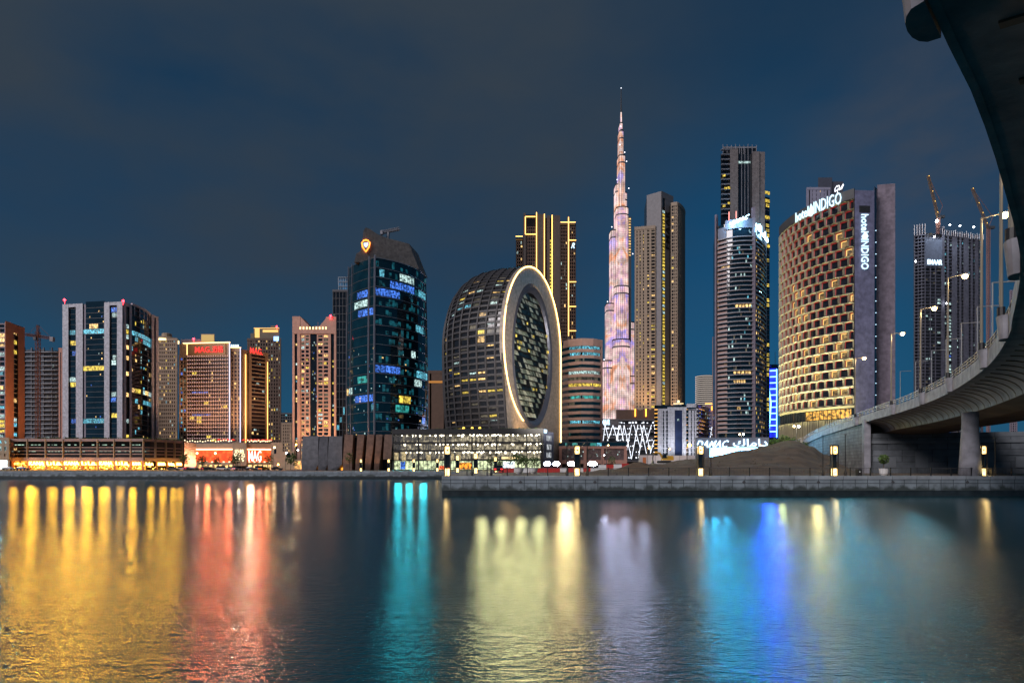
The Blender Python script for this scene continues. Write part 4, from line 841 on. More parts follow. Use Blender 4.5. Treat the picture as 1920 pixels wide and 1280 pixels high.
# --- dark tower with lit crown behind the hotel
d = 560; S = Strip([XY(462, d), XY(527, d)]); zt = PZ(636, d)
t, S, zt = stone_tower('crown_tower', 'dark residential tower with a glowing roof crown right of the hotel', 464, 527, d, 636, 26, M['brown'], 13, .26, [M['w_warm'], M['w_yel'], M['w_dim'], M['w_cool']], 1.3, 1.2, 3.3)
mb = MB(); mb.fb(S, S.u_px(475), S.u_px(523), zt, PZ(614, d), -14, -2); mb.fb(S, S.u_px(469), S.u_px(476), zt, PZ(624, d), -10, -1); mb.fb(S, S.u_px(507), S.u_px(520), zt, PZ(609, d), -12, -3); mb.build('crown', mk('crown_stone', (.16, .13, .09), .7), t)
mb = MB(); mb.fb(S, S.u_px(477), S.u_px(486), PZ(632, d), PZ(614, d), -1.95, -1.8); mb.fb(S, S.u_px(492), S.u_px(521), PZ(622, d), PZ(617.5, d), -1.9, -1.6); mb.fb(S, S.u_px(475), S.u_px(523), PZ(615, d), PZ(613.6, d), -1.9, -1.6); mb.build('crown_light', glow('crown_wash', (1, .58, .16), 1.3), t)
mb = MB(); mb.fb(S, S.u_px(514), S.u_px(523), PZ(639, d), PZ(631, d), .6, 1.0); mb.build('roof_sign', glow('blue_sign', (.25, .5, 1), 3), t); beacon(519, 612, d - 3, t)
# --- far gap buildings
stone_tower('far_block', 'small far dark block in the gap left of the pink tower', 522, 556, 760, 775, 20, M['dgrey'], 8, .12, pw=.8, fh=3.6, cap=20)
stone_tower('far_beige_block', 'small far beige block below the dark block in the gap', 527, 547, 700, 794, 20, M['tan'], 6, .12, pw=1.2, fh=3.6, cap=20)
# --- pink residential tower
d = 450; S = Strip([XY(549, d), XY(631, d)]); zt = PZ(618, d)
t = building('pink_tower', 'pink apartment tower with lit window columns and horned roof', S.p)
mb = MB(); mb.prism(foot(S.p, 24), GZ, zt - 1); mb.build('glazing', M['glass'], t)
mb = MB(); U = S.u_px; z0 = GZ; z1 = PZ(626, d); wins = []
for a, b in ((549, 553), (558, 563.5), (618, 621), (627, 631.5)): mb.fb(S, U(a), U(b), GZ, PZ(622, d), -3, .9)
for a, b, n in ((563, 582, 2), (594.5, 618, 2)):
    nr = 33; rz0 = PZ(868, d); grid(S, mb, U(a), U(b), rz0, z1, n, nr, 1.0, 1.0, .5, wins, .62, [M['w_warm'], M['w_yel'], M['w_cool'], M['w_dim'], M['w_warm'], M['w_dim']])
mb.fb(S, 0, S.w, z1, zt, -20, 1.0); mb.fb(S, 0, U(563.5), zt, PZ(593.5, d), -14, 1.0); mb.fb(S, U(612), S.w, zt, PZ(594.5, d), -14, 1.0)
for a, b, ya, yb in ((563.5, 580, 593.5, 611), (612, 600, 597, 611)):
    pa, pb = S.at(U(a), .8), S.at(U(b), .8); mb.add([(pa.x, pa.y, zt), (pb.x, pb.y, zt), (pb.x, pb.y, PZ(yb, d)), (pa.x, pa.y, PZ(ya, d)), (pa.x, pa.y + 12, zt), (pb.x, pb.y + 12, zt), (pb.x, pb.y + 12, PZ(yb, d)), (pa.x, pa.y + 12, PZ(ya, d))], [(0, 1, 2, 3), (7, 6, 5, 4), (3, 2, 6, 7), (1, 5, 6, 2)])
mb.build('wall', M['pink'], t)
for _ in range(40): z = random.uniform(PZ(860, d), PZ(640, d)); u = random.uniform(U(584), U(593)); wins.append(win(S, u, u + .7, z, z + 1.2, .05, random.choice([M['w_cool'], M['w_blue'], M['w_yel'], M['w_dim']])))
for _ in range(22): z = random.uniform(PZ(840, d), PZ(640, d)); u = U(random.choice((554, 622.5))); wins.append(win(S, u + .3, u + 1.5, z, z + 1.5, .05, random.choice(LIT)))
put_windows(t, wins)
mb = MB()
for k in range(9): p = S.at(U(564 + k * 6), 1.05); mb.box(p.x - .5, p.x + .5, p.y - .1, p.y + .15, zt + .1, zt + 1.9)
mb.build('roof_lights', M['cofb'], t); beacon(620, 592, d - 2, t); roofkit(t, S, 20, zt, 5, 'pink', 4)
for px in (556, 590, 625): light('facade_uplight', 'SPOT', (PX(px, d - 22), d - 22, GZ + 6), 42000, (1, .55, .22), (PX(px, d), d, 62), 1, 80, t)
# --- slim grey glass tower behind
d = 560; t, S, zt = stone_tower('slim_tower', 'slim dark grey tower squeezed between pink and blue glass towers', 624, 662, d, 545, 20, mk('grey_frame', (.07, .07, .078), .6), 6, .05, [M['w_dim'], M['w_cyan']], .5, .5, 7.0)
mb = MB(); grid(S, mb, S.u_px(634), S.w, zt, PZ(519, d), 6, 3, .3, .3, -4); mb.build('roof_screen', M['metal'], t); MB().fb(S, S.u_px(634), S.w, zt, PZ(521, d), -10, -5).build('roof_glass', glow('roof_blue', (.1, .35, .7), .22, .6, .3), t)

# --- blue glass tower with a concrete sail
cn = XY(704, 300); lf = XY(652, 318); rt = XY(800, 330)
def bulge(z): k = (z - GZ) / 118; return 1.0 + .035 * math.sin(math.pi * min(1, max(0, k)) * .95) - .075 * max(0, k - .35) ** 1.3
cen = (cn + lf + rt) / 3 + Vector((0, 6))
def bgs(z, pts): return [cen + (Vector(p) - cen) * bulge(z) for p in pts]
Rp = arc(cn, rt, 4.5, 10); Lp = arc(lf, cn, 1.6, 6)
t = building('blue_glass_tower', 'dark blue glass tower with a concrete sail roof and orange shield emblem', [lf, rt])
zr = PZ(486, 303); nf = 22; fh = (zr - GZ) / nf
mb = MB(); ring0 = None
for j in range(nf + 1):
    z = GZ + j * fh; ring = [(p.x, p.y, z) for p in bgs(z, Lp + Rp[1:] + [rt + Vector((-6, 26)), lf + Vector((10, 26))])]
    if ring0:
        n = len(ring); mb.add(ring0 + ring, [(i, (i + 1) % n, (i + 1) % n + n, i + n) for i in range(n)])
    ring0 = ring
mb.add(ring0, [tuple(range(len(ring0)))]); mb.build('glazing', M['tealglass'], t)
mb = MB(); mbL = MB(); fins = MB(); officeq = MB(); wins = []
for j in range(1, nf + 1):
    z = GZ + j * fh; SR = Strip(bgs(z, Rp)); SL = Strip(bgs(z, Lp)); MB().fb(SR, 0, SR.w, z - .13, z + .13, -.2, .28).build('floor_band', M['metal'], t); mbL.fb(SL, 0, SL.w, z - .1, z + .1, -.2, .12)
    if j < nf:
        row = {20: (('w_cool', .35, .62), ('w_cyan', .05, .12)), 19: (('w_blue', .2, .62), ('w_cyan', .72, .95)), 18: (('w_blue', 0, .35),), 15: (('w_cyan', .64, .85),), 12: (('w_cool', .54, .63),), 10: (('w_cyan', .65, .97), ('w_blue', 0, .35)), 9: (('w_cool', .6, .78),), 7: (('w_yel', .33, .53),), 6: (('w_teal', .28, .5),), 2: (('w_cyan', .6, .95),), 3: (('w_teal', .7, .8),), 5: (('w_blue', .8, .9),)}.get(j, ())
        Sz_ = Strip(bgs(z + fh / 2, Rp))
        for mt, a, b in row:
            n = max(1, int((b - a) * 16))
            for k in range(n): wins.append(win(Sz_, Sz_.w * (a + (b - a) * k / n) + .1, Sz_.w * (a + (b - a) * (k + 1) / n) - .1, z + .5, z + fh - .7, .12, M[mt]))
        Sl_ = Strip(bgs(z + fh / 2, Lp))
        for mt, a, b in {18: (('w_blue', .45, .8),), 17: (('w_cool', .35, .8),), 16: (('w_blue', .5, .95),), 8: (('w_warm', 0, .12), ('w_cool', .15, .3)), 7: (('w_blue', .4, .95),), 6: (('w_cyan', .9, 1.0),), 9: (('w_teal', .5, .8),)}.get(j, ()):
            n = max(1, int((b - a) * 8))
            for k in range(n): wins.append(win(Sl_, Sl_.w * (a + (b - a) * k / n) + .1, Sl_.w * (a + (b - a) * (k + 1) / n) - .1, z + .5, z + fh - .9, .1, M[mt]))
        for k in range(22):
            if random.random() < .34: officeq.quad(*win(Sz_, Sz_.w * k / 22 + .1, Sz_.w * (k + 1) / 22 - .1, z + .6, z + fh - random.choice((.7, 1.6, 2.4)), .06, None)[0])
        for _ in range(7):
            S_, o = random.choice(((Sz_, .12), (Sl_, .1), (Sl_, .1))); u = random.random() * (S_.w - 1); h = random.uniform(0, fh - 1.6)
            if j < 13: wins.append(win(S_, u, u + random.uniform(.3, .9), z + .3 + h, z + h + random.uniform(.7, 1.3), o, random.choice([M['w_cool'], M['w_blue'], M['w_cyan'], M['w_warm']])))  # tiny glowing panes in place of city reflections on the lower glass
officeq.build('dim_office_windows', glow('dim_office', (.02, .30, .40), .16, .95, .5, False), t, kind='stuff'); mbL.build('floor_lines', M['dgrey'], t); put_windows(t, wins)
for f, r_ in ((.02, .25), (.22, .22), (.84, .5), (.99, .55)):
    pts = []
    for j in range(nf + 1): z = GZ + j * fh; S_ = Strip(bgs(z, Lp)); p = S_.at(S_.w * f, .25); pts.append((p.x, p.y, z))
    fins.tube(pts + [(pts[-1][0], pts[-1][1], zr + 1.2)], r_, 5)
fins.build('fins', mk('fin_metal', (.17, .18, .22), .4, .3), t)
mb = MB(); d = 306
A = [(664, 492), (668, 476), (677, 470), (681.5, 433), (685.5, 426.5), (693, 429), (706, 438), (725, 446), (748, 452), (767, 457), (775, 478), (786, 505), (745, 492), (712, 486)]
n = len(A); fr_ = [(PX(a, d + (a - 664) * .15), d + (a - 664) * .15, PZ(b, d + (a - 664) * .15)) for a, b in A]; bk = [(x + 2.5, y + 15, z) for x, y, z in fr_]
mb.add(fr_ + bk, [tuple(range(n)), tuple(range(2 * n - 1, n - 1, -1))] + [(i, (i + 1) % n, (i + 1) % n + n, i + n) for i in range(n)]); mb.build('sail_crown', panelled('sail_panel', (.20, .175, .16), (1, .15), 3.2, 2.2, .06, .7, .75, 0, .06), t)
q = lambda a, b, o=.5: (PX(a, d + (a - 664) * .15 - o), d + (a - 664) * .15 - o, PZ(b, d + (a - 664) * .15 - o))
sh = [(678.5, 455), (682, 451), (686, 450), (690, 451), (693.5, 455), (692, 463), (686, 472), (680, 463)]
MB().tube([q(*s) for s in sh], .36, 5, 0, True).build('shield_outline', glow('shield_orange', (1, .25, .03), 4), t)
MB().add([q(a, b) for a, b in ((682, 456), (690, 454.5), (690, 459), (686.5, 464), (683, 461))], [(0, 1, 2, 3, 4)]).build('shield_core', glow('shield_core', (.3, .62, 1), 4), t)
p0 = Vector(q(728, 447, -6)); p1 = Vector(q(750, 428, -8)); c2 = MB(); lattice(c2, q(716, 436, -6), q(749, 429, -8), 1.2, 8, .14); c2.tube([q(727, 450, -6), q(728, 436, -6)], .8, 6); c2.box(q(714, 440, -6)[0], q(719, 440, -6)[0], 318, 320, q(716, 441, -6)[2], q(716, 434, -6)[2]); c2.build('maintenance_crane', M['grey'], t)
# --- dark block seen between
t, S, zt = stone_tower('brown_block', 'dark brown block with yellow windows between glass tower and round building', 803, 838, 420, 697, 20, M['brown'], 6, .17, [M['w_warm'], M['w_yel']], 2.2, 1.9, 3.5)
MB().fb(S, .4, S.w, PZ(718, 420), PZ(714, 420), .55, .8).build('cornice_light', glow('dim_orange', (1, .4, .08), .5), t)

# --- grey curved panel hall
d = 240
t = building('panel_hall', 'low windowless hall of leaning grey and brown cladding panels on the far quay', [XY(568, d), XY(735, d)])
mg = panelled('hall_panel_grey', (.125, .125, .14), (1, 0), 1.6, 2.4, .05, .5, .8, 0, .06); mbn = panelled('hall_panel_brown', (.20, .125, .095), (1, 0), 1.6, 2.4, .05, .5, .8, 0, .06)
def lean(pts, z0, z1, lx, mat, depth, cut=0):
    x0, x1 = PX(pts[0], depth), PX(pts[1], depth); m_ = MB(); n = 6; f_, b_ = [], []
    for k in range(n + 1):
        a = k / n; zz = z0 + (z1 - z0) * a; sx = lx * math.sin(a * math.pi / 2); sy = -1.6 * math.cos(a * 2.2)
        f_ += [(x0 + sx * .3, depth + sy, zz), (x1 + sx + (cut * (1 - a / .18) if a < .18 else 0), depth + sy + .8, zz)]
    m = len(f_); m_.v = f_ + [(x, y + 9, z) for x, y, z in f_]; 
    for k in range(n): i = 2 * k; m_.f += [(i, i + 1, i + 3, i + 2), (i + 1, i + 1 + m, i + 3 + m, i + 3), (i + m, i + 2 + m, i + 3 + m, i + 1 + m), (i, i + 2, i + 2 + m, i + m)]
    m_.f += [(m - 2, m - 1, 2 * m - 1, 2 * m - 2)]; m_.m = [0] * len(m_.f); return m_.build('cladding_panel', mat, t)
for a, b, cut in ((568, 599, -1.4), (599, 617, -1.3), (617, 644, -2.6)): lean((a, b), GZ, PZ(817, d), -.9, mg, d, cut)
for a, b, l in ((645, 661, -.2), (668, 677, .8), (686, 695, 1.0), (703, 711, .9), (720, 734, .2)): lean((a, b), GZ if b < 720 else PZ(861, d), PZ(814, d), l, mbn, d - 1)
MB().box(PX(570, d), PX(734, d), d + 4, d + 14, GZ, PZ(819, d)).build('dark_core', M['black'], t)
mb = MB()
for a, y in ((679, 826), (696, 841), (711.5, 826), (711.5, 841), (697, 815)): mb.sphere((PX(a, d - 1), d + 2, PZ(y, d)), .3, 0, 6)
mb.build('spot_lamps', M['sign_pale'], t)
mb = MB(); mb.box(PX(585, d), PX(660, d), d + 3.6, d + 3.9, GZ, GZ + 4.2); mb.build('lit_opening', M['shop'], t)
MB().box(PX(560, d), PX(584, d), d + 4, d + 8, GZ + .2, PZ(862, d)).build('lit_annex', glow('annex', (1, .55, .2), 1.2, .7, .5), t)
for px in (650, 672, 690, 707): light('fin_uplight', 'SPOT', (PX(px, d - 7), d - 7, GZ + .4), 900, (1, .5, .2), (PX(px, d), d, 11), .3, 60, t)

# --- car park with perforated screen
d = 236; S = Strip([XY(735, d + 4), XY(1019, d)]); Se = Strip([XY(1019, d), XY(1038, d + 9)])
t = building('car_park', 'three storey lit car park behind a perforated fin screen', S.p)
zs = [PZ(y, d) for y in (861, 843.5, 828.5, 811)]
mb = MB(); mb.prism([S.p[0] + Vector((0, 14)), S.p[1] + Vector((0, 14)), Se.p[1] + Vector((0, 22)), S.p[0] + Vector((10, 44))], GZ, zs[3]); mb.build('core', M['dgrey'], t)
mb = MB()
for z in zs: mb.fb(S, 0, S.w, z - .45, z + .25, -14, .3)
mb.fb(S, 0, S.w, zs[3] - .3, PZ(803, d), -.6, .35)
for px in (737, 785, 835, 884.7, 931.6, 988, 1017): u = S.u_px(px); mb.fb(S, u - .22, u + .22, GZ, zs[3], -.6, .5)
mb.build('frame', M['black'], t)
mb = MB()
for k in range(3): mb.fb(S, S.w * .04, S.w - .3, zs[k] + .26, zs[k + 1] - .46, -9, -8.8)
mb.build('lit_interior', M['garage'], t)
mb = MB()
for k in range(3):
    for i in range(30):
        u = S.w * (.05 + .94 * (i + random.random() * .6) / 30); mb.fb(S, u, u + random.choice((.35, .5, .8)), zs[k + 1] - .75 - random.random() * .5, zs[k + 1] - .5, -5.2, -4.8) if random.random() < .8 else None
        if u > S.w * .45 and random.random() < .7: mb.fb(S, u + .8, u + 1.25, zs[k + 1] - .75, zs[k + 1] - .5, -2.2, -1.8)
mb.build('ceiling_lamps', M['garagel'], t, kind='stuff')
mb = MB()
for k in range(3):
    h = zs[k + 1] - zs[k]; n = 150
    for i in range(n):
        f = i / n; u = S.w * f + random.random() * .1; left = f < .42
        if random.random() < (.97 if left else .7):
            w_ = random.uniform(.16, .36) if left else random.uniform(.08, .24); a = random.uniform(0, .25 if left else .4); b = random.uniform(.6 if left else .55, 1)
            mb.fb(S, u, u + w_, zs[k] + h * a, zs[k] + h * b, .05, .25)
mb.build('screen_fins', mk('fin_grey', (.10, .10, .10), .5), t, kind='stuff')
mb = MB()
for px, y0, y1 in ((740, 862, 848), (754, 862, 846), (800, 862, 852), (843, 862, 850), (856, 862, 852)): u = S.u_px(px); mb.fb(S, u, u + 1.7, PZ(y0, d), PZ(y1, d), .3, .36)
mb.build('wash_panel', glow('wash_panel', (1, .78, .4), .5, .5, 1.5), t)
mb = MB(); mb.fb(S, S.w * .01, S.w - 1, GZ + .3, zs[0] - .5, -2.5, -2.2); mb.build('shopfront', M['shop2'], t)
mb = MB()
for a, b, mt in ((750, 758, 'w_blue'),): mb.fb(S, S.u_px(a), S.u_px(b), GZ + .5, zs[0] - .8, -2.1, -2.0)
mb.build('blue_display', M['w_blue'], t); MB().fb(S, S.u_px(823), S.u_px(844), GZ + .4, GZ + 1.8, -2.1, -2.0).build('red_display', glow('red_shop', (1, .12, .03), 1.2, .6, 1.2), t); MB().fb(S, S.u_px(858), S.u_px(884), GZ + .4, zs[0] - 1.2, -2.1, -2.0).build('orange_display', M['shop'], t)
mb = MB(); mb.fb(S, S.u_px(831), S.u_px(842), GZ + 1.9, zs[0] - .7, -2.1, -2.0); mb.build('teal_display', M['w_cyan'], t)
MB().fb(S, S.u_px(942), S.u_px(965), GZ + .2, zs[0] - .8, -2.1, -2.0).build('entrance_glow', M['shopw'], t)
mb = MB()
for i in range(40): u = S.w * (i + .3) / 40; mb.fb(S, u, u + .18, GZ, zs[0] - .4, -2, -1.8)
mb.build('shop_mullions', M['black'], t)
mb = MB(); mb.fb(S, S.u_px(938), S.u_px(976), PZ(861, d), PZ(855, d), .3, 3.0); mb.build('canopy', M['dgrey'], t)
mb = MB()
for i in range(14): u = S.u_px(942) + i * .5; mb.fb(S, u, u + .25, PZ(860.5, d), PZ(856, d), 3.0, 3.06)
mb.build('canopy_lights', M['cofb'], t)
mb = MB(); mb.fb(Se, 0, Se.w, GZ, PZ(808, d), -3, 0); mb.build('end_panel', mk('end_panel', (.15, .17, .26), .45, var=.35, scale=.5), t)
mb = MB()
for y in (820, 837, 852): mb.fb(Se, Se.w * .3, Se.w * .75, PZ(y + 5, d), PZ(y - 5, d), .02, .06)
mb.build('end_panel_lights', glow('end_glow', (.75, .8, .85), .45, .8, .6), t)
MB().text(Se, 'KEF', .3, 3.0, PZ(811, d), PZ(804.5, d), .1, .2).build('roof_letters', M['sign_pale'], t)
mb = MB(); leaves(mb, (*S.at(S.w * .84, -1.5), PZ(804, d)), 1, .6, 10, .3)
for i in range(60): p = S.at(S.w * random.uniform(.28, .98), -1.2); leaves(mb, (p.x, p.y, PZ(803.5, d)), .8, .5, 14, .2)
mb.build('roof_planting', M['leaf'], t)
mb = MB()
for px in (869, 885, 899, 908, 936, 946): p = S.at(S.u_px(px), -2.5); mb.sphere((p.x, p.y, PZ(801 if px % 2 else 804, d)), .35 if px % 2 == 0 else .55, 0, 8)
for px in (905, 922, 941, 960, 977, 996, 1011): light('deck_streak_spot', 'SPOT', (*S.at(S.u_px(px), 1), PZ(820 if px % 2 else 842, d)), 13000, (.88, .86, .40), (PX(px, 20), 20, 0), 2.0, 120, t)  # spots added outside the decks to streak the canal pale yellow
for px in (748, 770, 795): light('display_streak_spot', 'SPOT', (*S.at(S.u_px(px), 1.5), PZ(866, d)), 9000, (.02, .50, .62), (PX(px, 20), 20, 0), 1.6, 120, t)  # added teal spots before the displays, for their streak on the water
mb.build('roof_globes', glow('globe', (1, .62, .08), 2.2), t)

# --- round ring building
uv = Vector((.527, .85)); nv = Vector((.85, -.527)); og = Vector((-4.5, 280)); UC, ZC, A_, B_ = 29.0, 64.0, 29.0, 40.5
def RW(u, z, s=0): p = og + uv * u - nv * s; return (p.x, p.y, z)
t = building('ring_building', 'round barrel shaped building with a glowing ring round an oval glass eye', [og, og + uv * 58])
secs = [(0, 1.0), (4, 1.015), (9, 1.03), (14, 1.04), (19, 1.04), (24, 1.035), (29, 1.01), (33.5, .965), (37, .90), (40, .80), (42, .62)]
def sec(s, k, th):                        # th 0 at the top, pi/2 at the left side, beyond pi/2 down the flank
    c, sn = math.cos(th), math.sin(th); bz_ = B_ * k if c > 0 else 88
    return RW(UC - A_ * k * sn * (1 if c > 0 else 1), ZC + bz_ * c if c > 0 else ZC + 88 * c, s)
TH = [-.9 + i * .1 for i in range(9)] + [i * .072 for i in range(0, 22)] + [math.acos(max(-1, -(ZC - z) / 88)) for z in [ZC - 2.0 - 2.95 * k for k in range(21)]]
thmax = math.acos(-(ZC - GZ) / 88); TH = [x for x in TH if x < thmax] + [thmax]
mb = MB(); rows = [[sec(s, k * .985, th) for th in TH] for s, k in secs]
# the far flank closes the body
full = [[*(RW(UC + A_ * k * .98 * math.sin(x), ZC + B_ * k * .98 * math.cos(x), s) for x in (1.5, 1.2)), *r] for (s, k), r in zip(secs, rows)]
n = len(full[0])
for a, b in zip(full, full[1:]):
    i0 = len(mb.v); mb.v += a + b
    for i in range(n - 1): mb.f.append((i0 + i, i0 + i + 1, i0 + n + i + 1, i0 + n + i)); mb.m.append(0)
mb.add(full[-1], [tuple(range(n))]); mb.build('glazing', glass('ring_glass', (.014, .015, .018), .12), t)
def strip3(mb, pts, nrm, w, h):           # a raised rib along pts; nrm gives the outward side, w the half width direction
    for (p, q, wa), (p2, q2, wb) in zip(pts, pts[1:]):
        p, q, p2, q2, wa, wb = map(Vector, (p, q, p2, q2, wa, wb))
        mb.hexa([p - wa, p + wa, p2 + wb, p2 - wb, q - wa, q + wa, q2 + wb, q2 - wb])
mb = MB(); mw_ = MB()
for i, (s, k) in enumerate(secs[:-1]):
    pts = [(sec(s, k * .97, th), sec(s, k * 1.012, th), -nv.to_3d() * .38) for th in TH]; strip3(mb, pts, None, .4, .5)
for th in TH[::1]:
    pts = []
    for s, k in secs[:-1]:
        a, b = Vector(sec(s, k, th + .01)), Vector(sec(s, k, th - .01)); pts.append((sec(s, k * .97, th), sec(s, k * 1.003, th), (a - b).normalized() * .5))
    strip3(mb, pts, None, .5, .5)
mb.build('frame_ribs', mk('ring_frame', (.042, .040, .043), .45), t)
wins = []
def cellwin(i, j, mt, fr=1.0):
    (s0, k0), (s1, k1) = secs[i], secs[i + 1]; a, b = TH[j] + .012, TH[j] + (TH[j + 1] - TH[j]) * fr - .012; e = .12
    wins.append(([sec(s0 + .5, k0 * .988, b), sec(s1 - .5, k1 * .988, b), sec(s1 - .5, k1 * .988, a), sec(s0 + .5, k0 * .988, a)], mt, 1e-4 + random.random() * 1e-5))
t0i = 9
for _ in range(95):
    i, j = random.randrange(0, 9), random.randrange(t0i + 8, len(TH) - 2); cellwin(i, j, random.choice([M['w_dim'], M['w_dim'], M['w_dim'], M['w_warm'], M['w_yel'], M['w_cool']]), random.choice((1, 1, .5)))
for i, j in ((8, 22), (7, 22), (1, 29), (0, 29), (2, 20), (4, 27), (3, 27), (4, 29), (6, 35), (1, 33)): cellwin(i, min(t0i + j, len(TH) - 2), M['w_yel'])
for i, j in ((3, 15), (4, 15), (5, 15)): cellwin(i, t0i + j, M['w_cyan'])
put_windows(t, wins)
# the face plate with its oval opening
def outline(e=0.0, n=64):
    pts = []
    for i in range(n + 1):
        a = -math.pi / 2 + math.pi * i / n                     # left extreme over the top to the right extreme
        pts.append((UC + (A_ + e) * math.sin(a), ZC + (B_ + e) * math.cos(a)))
    pts += [(UC + A_ + e, ZC + (GZ - ZC) * i / 14) for i in range(1, 15)] + [(UC + A_ + e + (4.2 - UC - A_ - e) * i / 26, GZ) for i in range(1, 27)] + [(4.2, GZ + (43 - GZ) * i / 10) for i in range(1, 11)]
    for i in range(1, 7): a = -2.0 + (.43 * i / 7); pts.append((UC + (A_ + e) * math.sin(a), ZC + (B_ + e) * math.cos(a)))
    return pts
UI, ZI, AI, BI = 28.0, 59.5, 18.6, 33.5
oo = outline(.7); K = len(oo); mb = MB()
def ell(a, ua, za): return (UI + ua * math.sin(a), ZI + za * math.cos(a))
inn = []
for u, z in oo: a = math.atan2((u - UI) / AI, (z - ZI) / BI); inn.append(ell(a, AI, BI))
for s, flip in ((-.6, 0), (1.2, 1)):
    b = len(mb.v); mb.v += [RW(u, z, s) for u, z in oo] + [RW(u, z, s) for u, z in inn]
    for i in range(K): mb.f.append((b + i, b + (i + 1) % K, b + K + (i + 1) % K, b + K + i)); mb.m.append(0)
for i in range(K): mb.f.append((i, (i + 1) % K, 2 * K + (i + 1) % K, 2 * K + i)); mb.m.append(0)
mb.build('face_plate', panelled('face_panel', (.30, .25, .215), uv, 1.6, 2.2, .05, .5, .8, 0, .05), t)
mb = MB(); pts = [(UC + (A_ + .2) * math.sin(a), ZC + (B_ + .2) * math.cos(a)) for a in [-2.75 + i * .06 for i in range(73)] if a < math.pi / 2]
pts += [(UC + A_ + .2, ZC - 1), (UC + A_ + .2, 13)]; mb.tube([RW(u, z, -.9) for u, z in pts], .33, 6); mb.build('light_ring', M['led_ring'], t)
for z_ in (16, 28, 42, 56): light('ring_streak_spot', 'SPOT', RW(UC + A_ - 1, z_, -5), 26000, (1, .80, .36), (14, 20, 0), 2.0, 56, t)  # spots added beside the ring to lay a yellow streak on the water
mb = MB(); NI = 56
for (r0, r1, o0, o1) in ((1.0, 1.05, -.6, -1.3), (1.05, 1.10, -1.3, -.65), (1.0, .965, -.6, .5)):
    b = len(mb.v)
    for i in range(NI): a = 2 * math.pi * i / NI; mb.v += [RW(*ell(a, AI * r0, BI * r0), o0), RW(*ell(a, AI * r1, BI * r1), o1)]
    for i in range(NI): i2 = (i + 1) % NI; mb.f.append((b + 2 * i, b + 2 * i2, b + 2 * i2 + 1, b + 2 * i + 1)); mb.m.append(0)
mb.build('eye_frame', mk('eye_frame', (.10, .11, .15), .35, .5), t)
mb = MB(); mb.add([RW(*ell(2 * math.pi * i / NI, AI * .99, BI * .99), 1.5) for i in range(NI)], [tuple(range(NI))]); mb.build('eye_backing', M['black'], t)
mb = MB(); NC, NR = 12, 25; wins = []
for j in range(NR):
    for i in range(NC):
        u0 = UI - AI + (2 * AI) * (i + (.5 if j % 2 else 0)) / NC; u1 = u0 + 2 * AI / NC; z0_ = ZI - BI + 2 * BI * j / NR; z1_ = z0_ + 2 * BI / NR; um, zm = (u0 + u1) / 2, (z0_ + z1_) / 2
        if ((um - UI) / (AI - .8)) ** 2 + ((zm - ZI) / (BI - .8)) ** 2 > .95: continue
        r_ = random.random(); tl = random.uniform(-.5, .5); m_ = 0 if r_ < .45 else (1 if r_ < .8 else 2)
        sk = random.uniform(-.5, .5)
        mb.quad(RW(u0 + sk, z0_ + .15, .3 + tl * .6), RW(u1 + sk * .3 - .3, z0_ + .1, .1 - tl * .6), RW(u1 - sk - .2, z1_ - .35, 1.0), RW(u0 - sk * .5, z1_ - .2, .8 + tl * .3), m_)
        lz = 11 <= j <= 13
        if random.random() < (.3 if j in (15, 16) else .05): wins.append(([RW(u0 + .5, z0_ + .5, -.15), RW(u0 + 1.9, z0_ + .5, -.2), RW(u0 + 1.9, z0_ + 1.8, -.15), RW(u0 + .5, z0_ + 1.8, -.1)], M['w_yel'], 1e-5))
mb.build('eye_glass', [mk('eye_dark', (.006, .007, .008), .5, spec=.2), mk('eye_pale', (.42, .43, .32), .6, 0, var=.5, scale=.5), mk('eye_green', (.20, .23, .16), .6, 0, var=.4, scale=.5)], t)
put_windows(t, wins)
mb = MB(); mb.add([RW(14, 15, -.7), RW(36, 15, -.7), RW(36, 19.5, -.7), RW(14, 19.5, -.7), RW(14, 15, -2.2), RW(36, 15, -2.2), RW(36, 19.5, -1.6), RW(14, 19.5, -1.6)], [(4, 5, 6, 7), (3, 2, 6, 7), (0, 1, 5, 4)]); mb.build('lobby_sign', glow('lobby_sign', (1, .55, .12), 1.0, .7, .5), t)
light('plate_uplight', 'SPOT', RW(12, 14, -10), 16000, (1, .58, .2), RW(16, 30, 0), 1, 70, t)
light('plate_fill_spot', 'SPOT', (PX(1090, 165), 165, 16), 850000, (1, .90, .80), RW(30, 55, 0), 1.5, 38, t)  # added spot that brightens the shaded face plate from a distance

# --- gold edged tower
d = 600; S = Strip([XY(967, d), XY(1080, d)]); U = lambda px: S.u_px(px); Z_ = lambda y: PZ(y, d)
t = building('gold_line_tower', 'dark tower outlined with golden light lines behind the round building', S.p)
mb = MB(); mb.fb(S, 0, U(981), GZ, Z_(444), -16, -3); mb.fb(S, U(981), U(1006), GZ, Z_(403), -24, 0); mb.fb(S, U(1037), U(1050), GZ, Z_(412), -24, -.5); mb.fb(S, U(1050), U(1080), GZ, Z_(418), -24, -1.5)
mb.fb(S, U(1006), U(1038), GZ, Z_(408), -24, -.8); mb.build('glazing', glass('gold_glass', (.014, .011, .010), .15), t)
mb = MB(); wl_ = M['brown']; nr = 70
mb.fb(S, U(1006), U(1021), GZ, Z_(402), -20, .6); mb.fb(S, U(1034), U(1050), GZ, Z_(404), -20, .4); mb.fb(S, U(1025.5), U(1031), GZ, Z_(404), -20, .2); mb.fb(S, U(981.5), U(986), GZ, Z_(400), -20, .8); mb.fb(S, U(1064), U(1068), GZ, Z_(408), -20, .6)
mb.build('wall', mk('bronze_wall', (.085, .065, .055), .5), t)
mb = MB(); wins = []; fh = 3.5
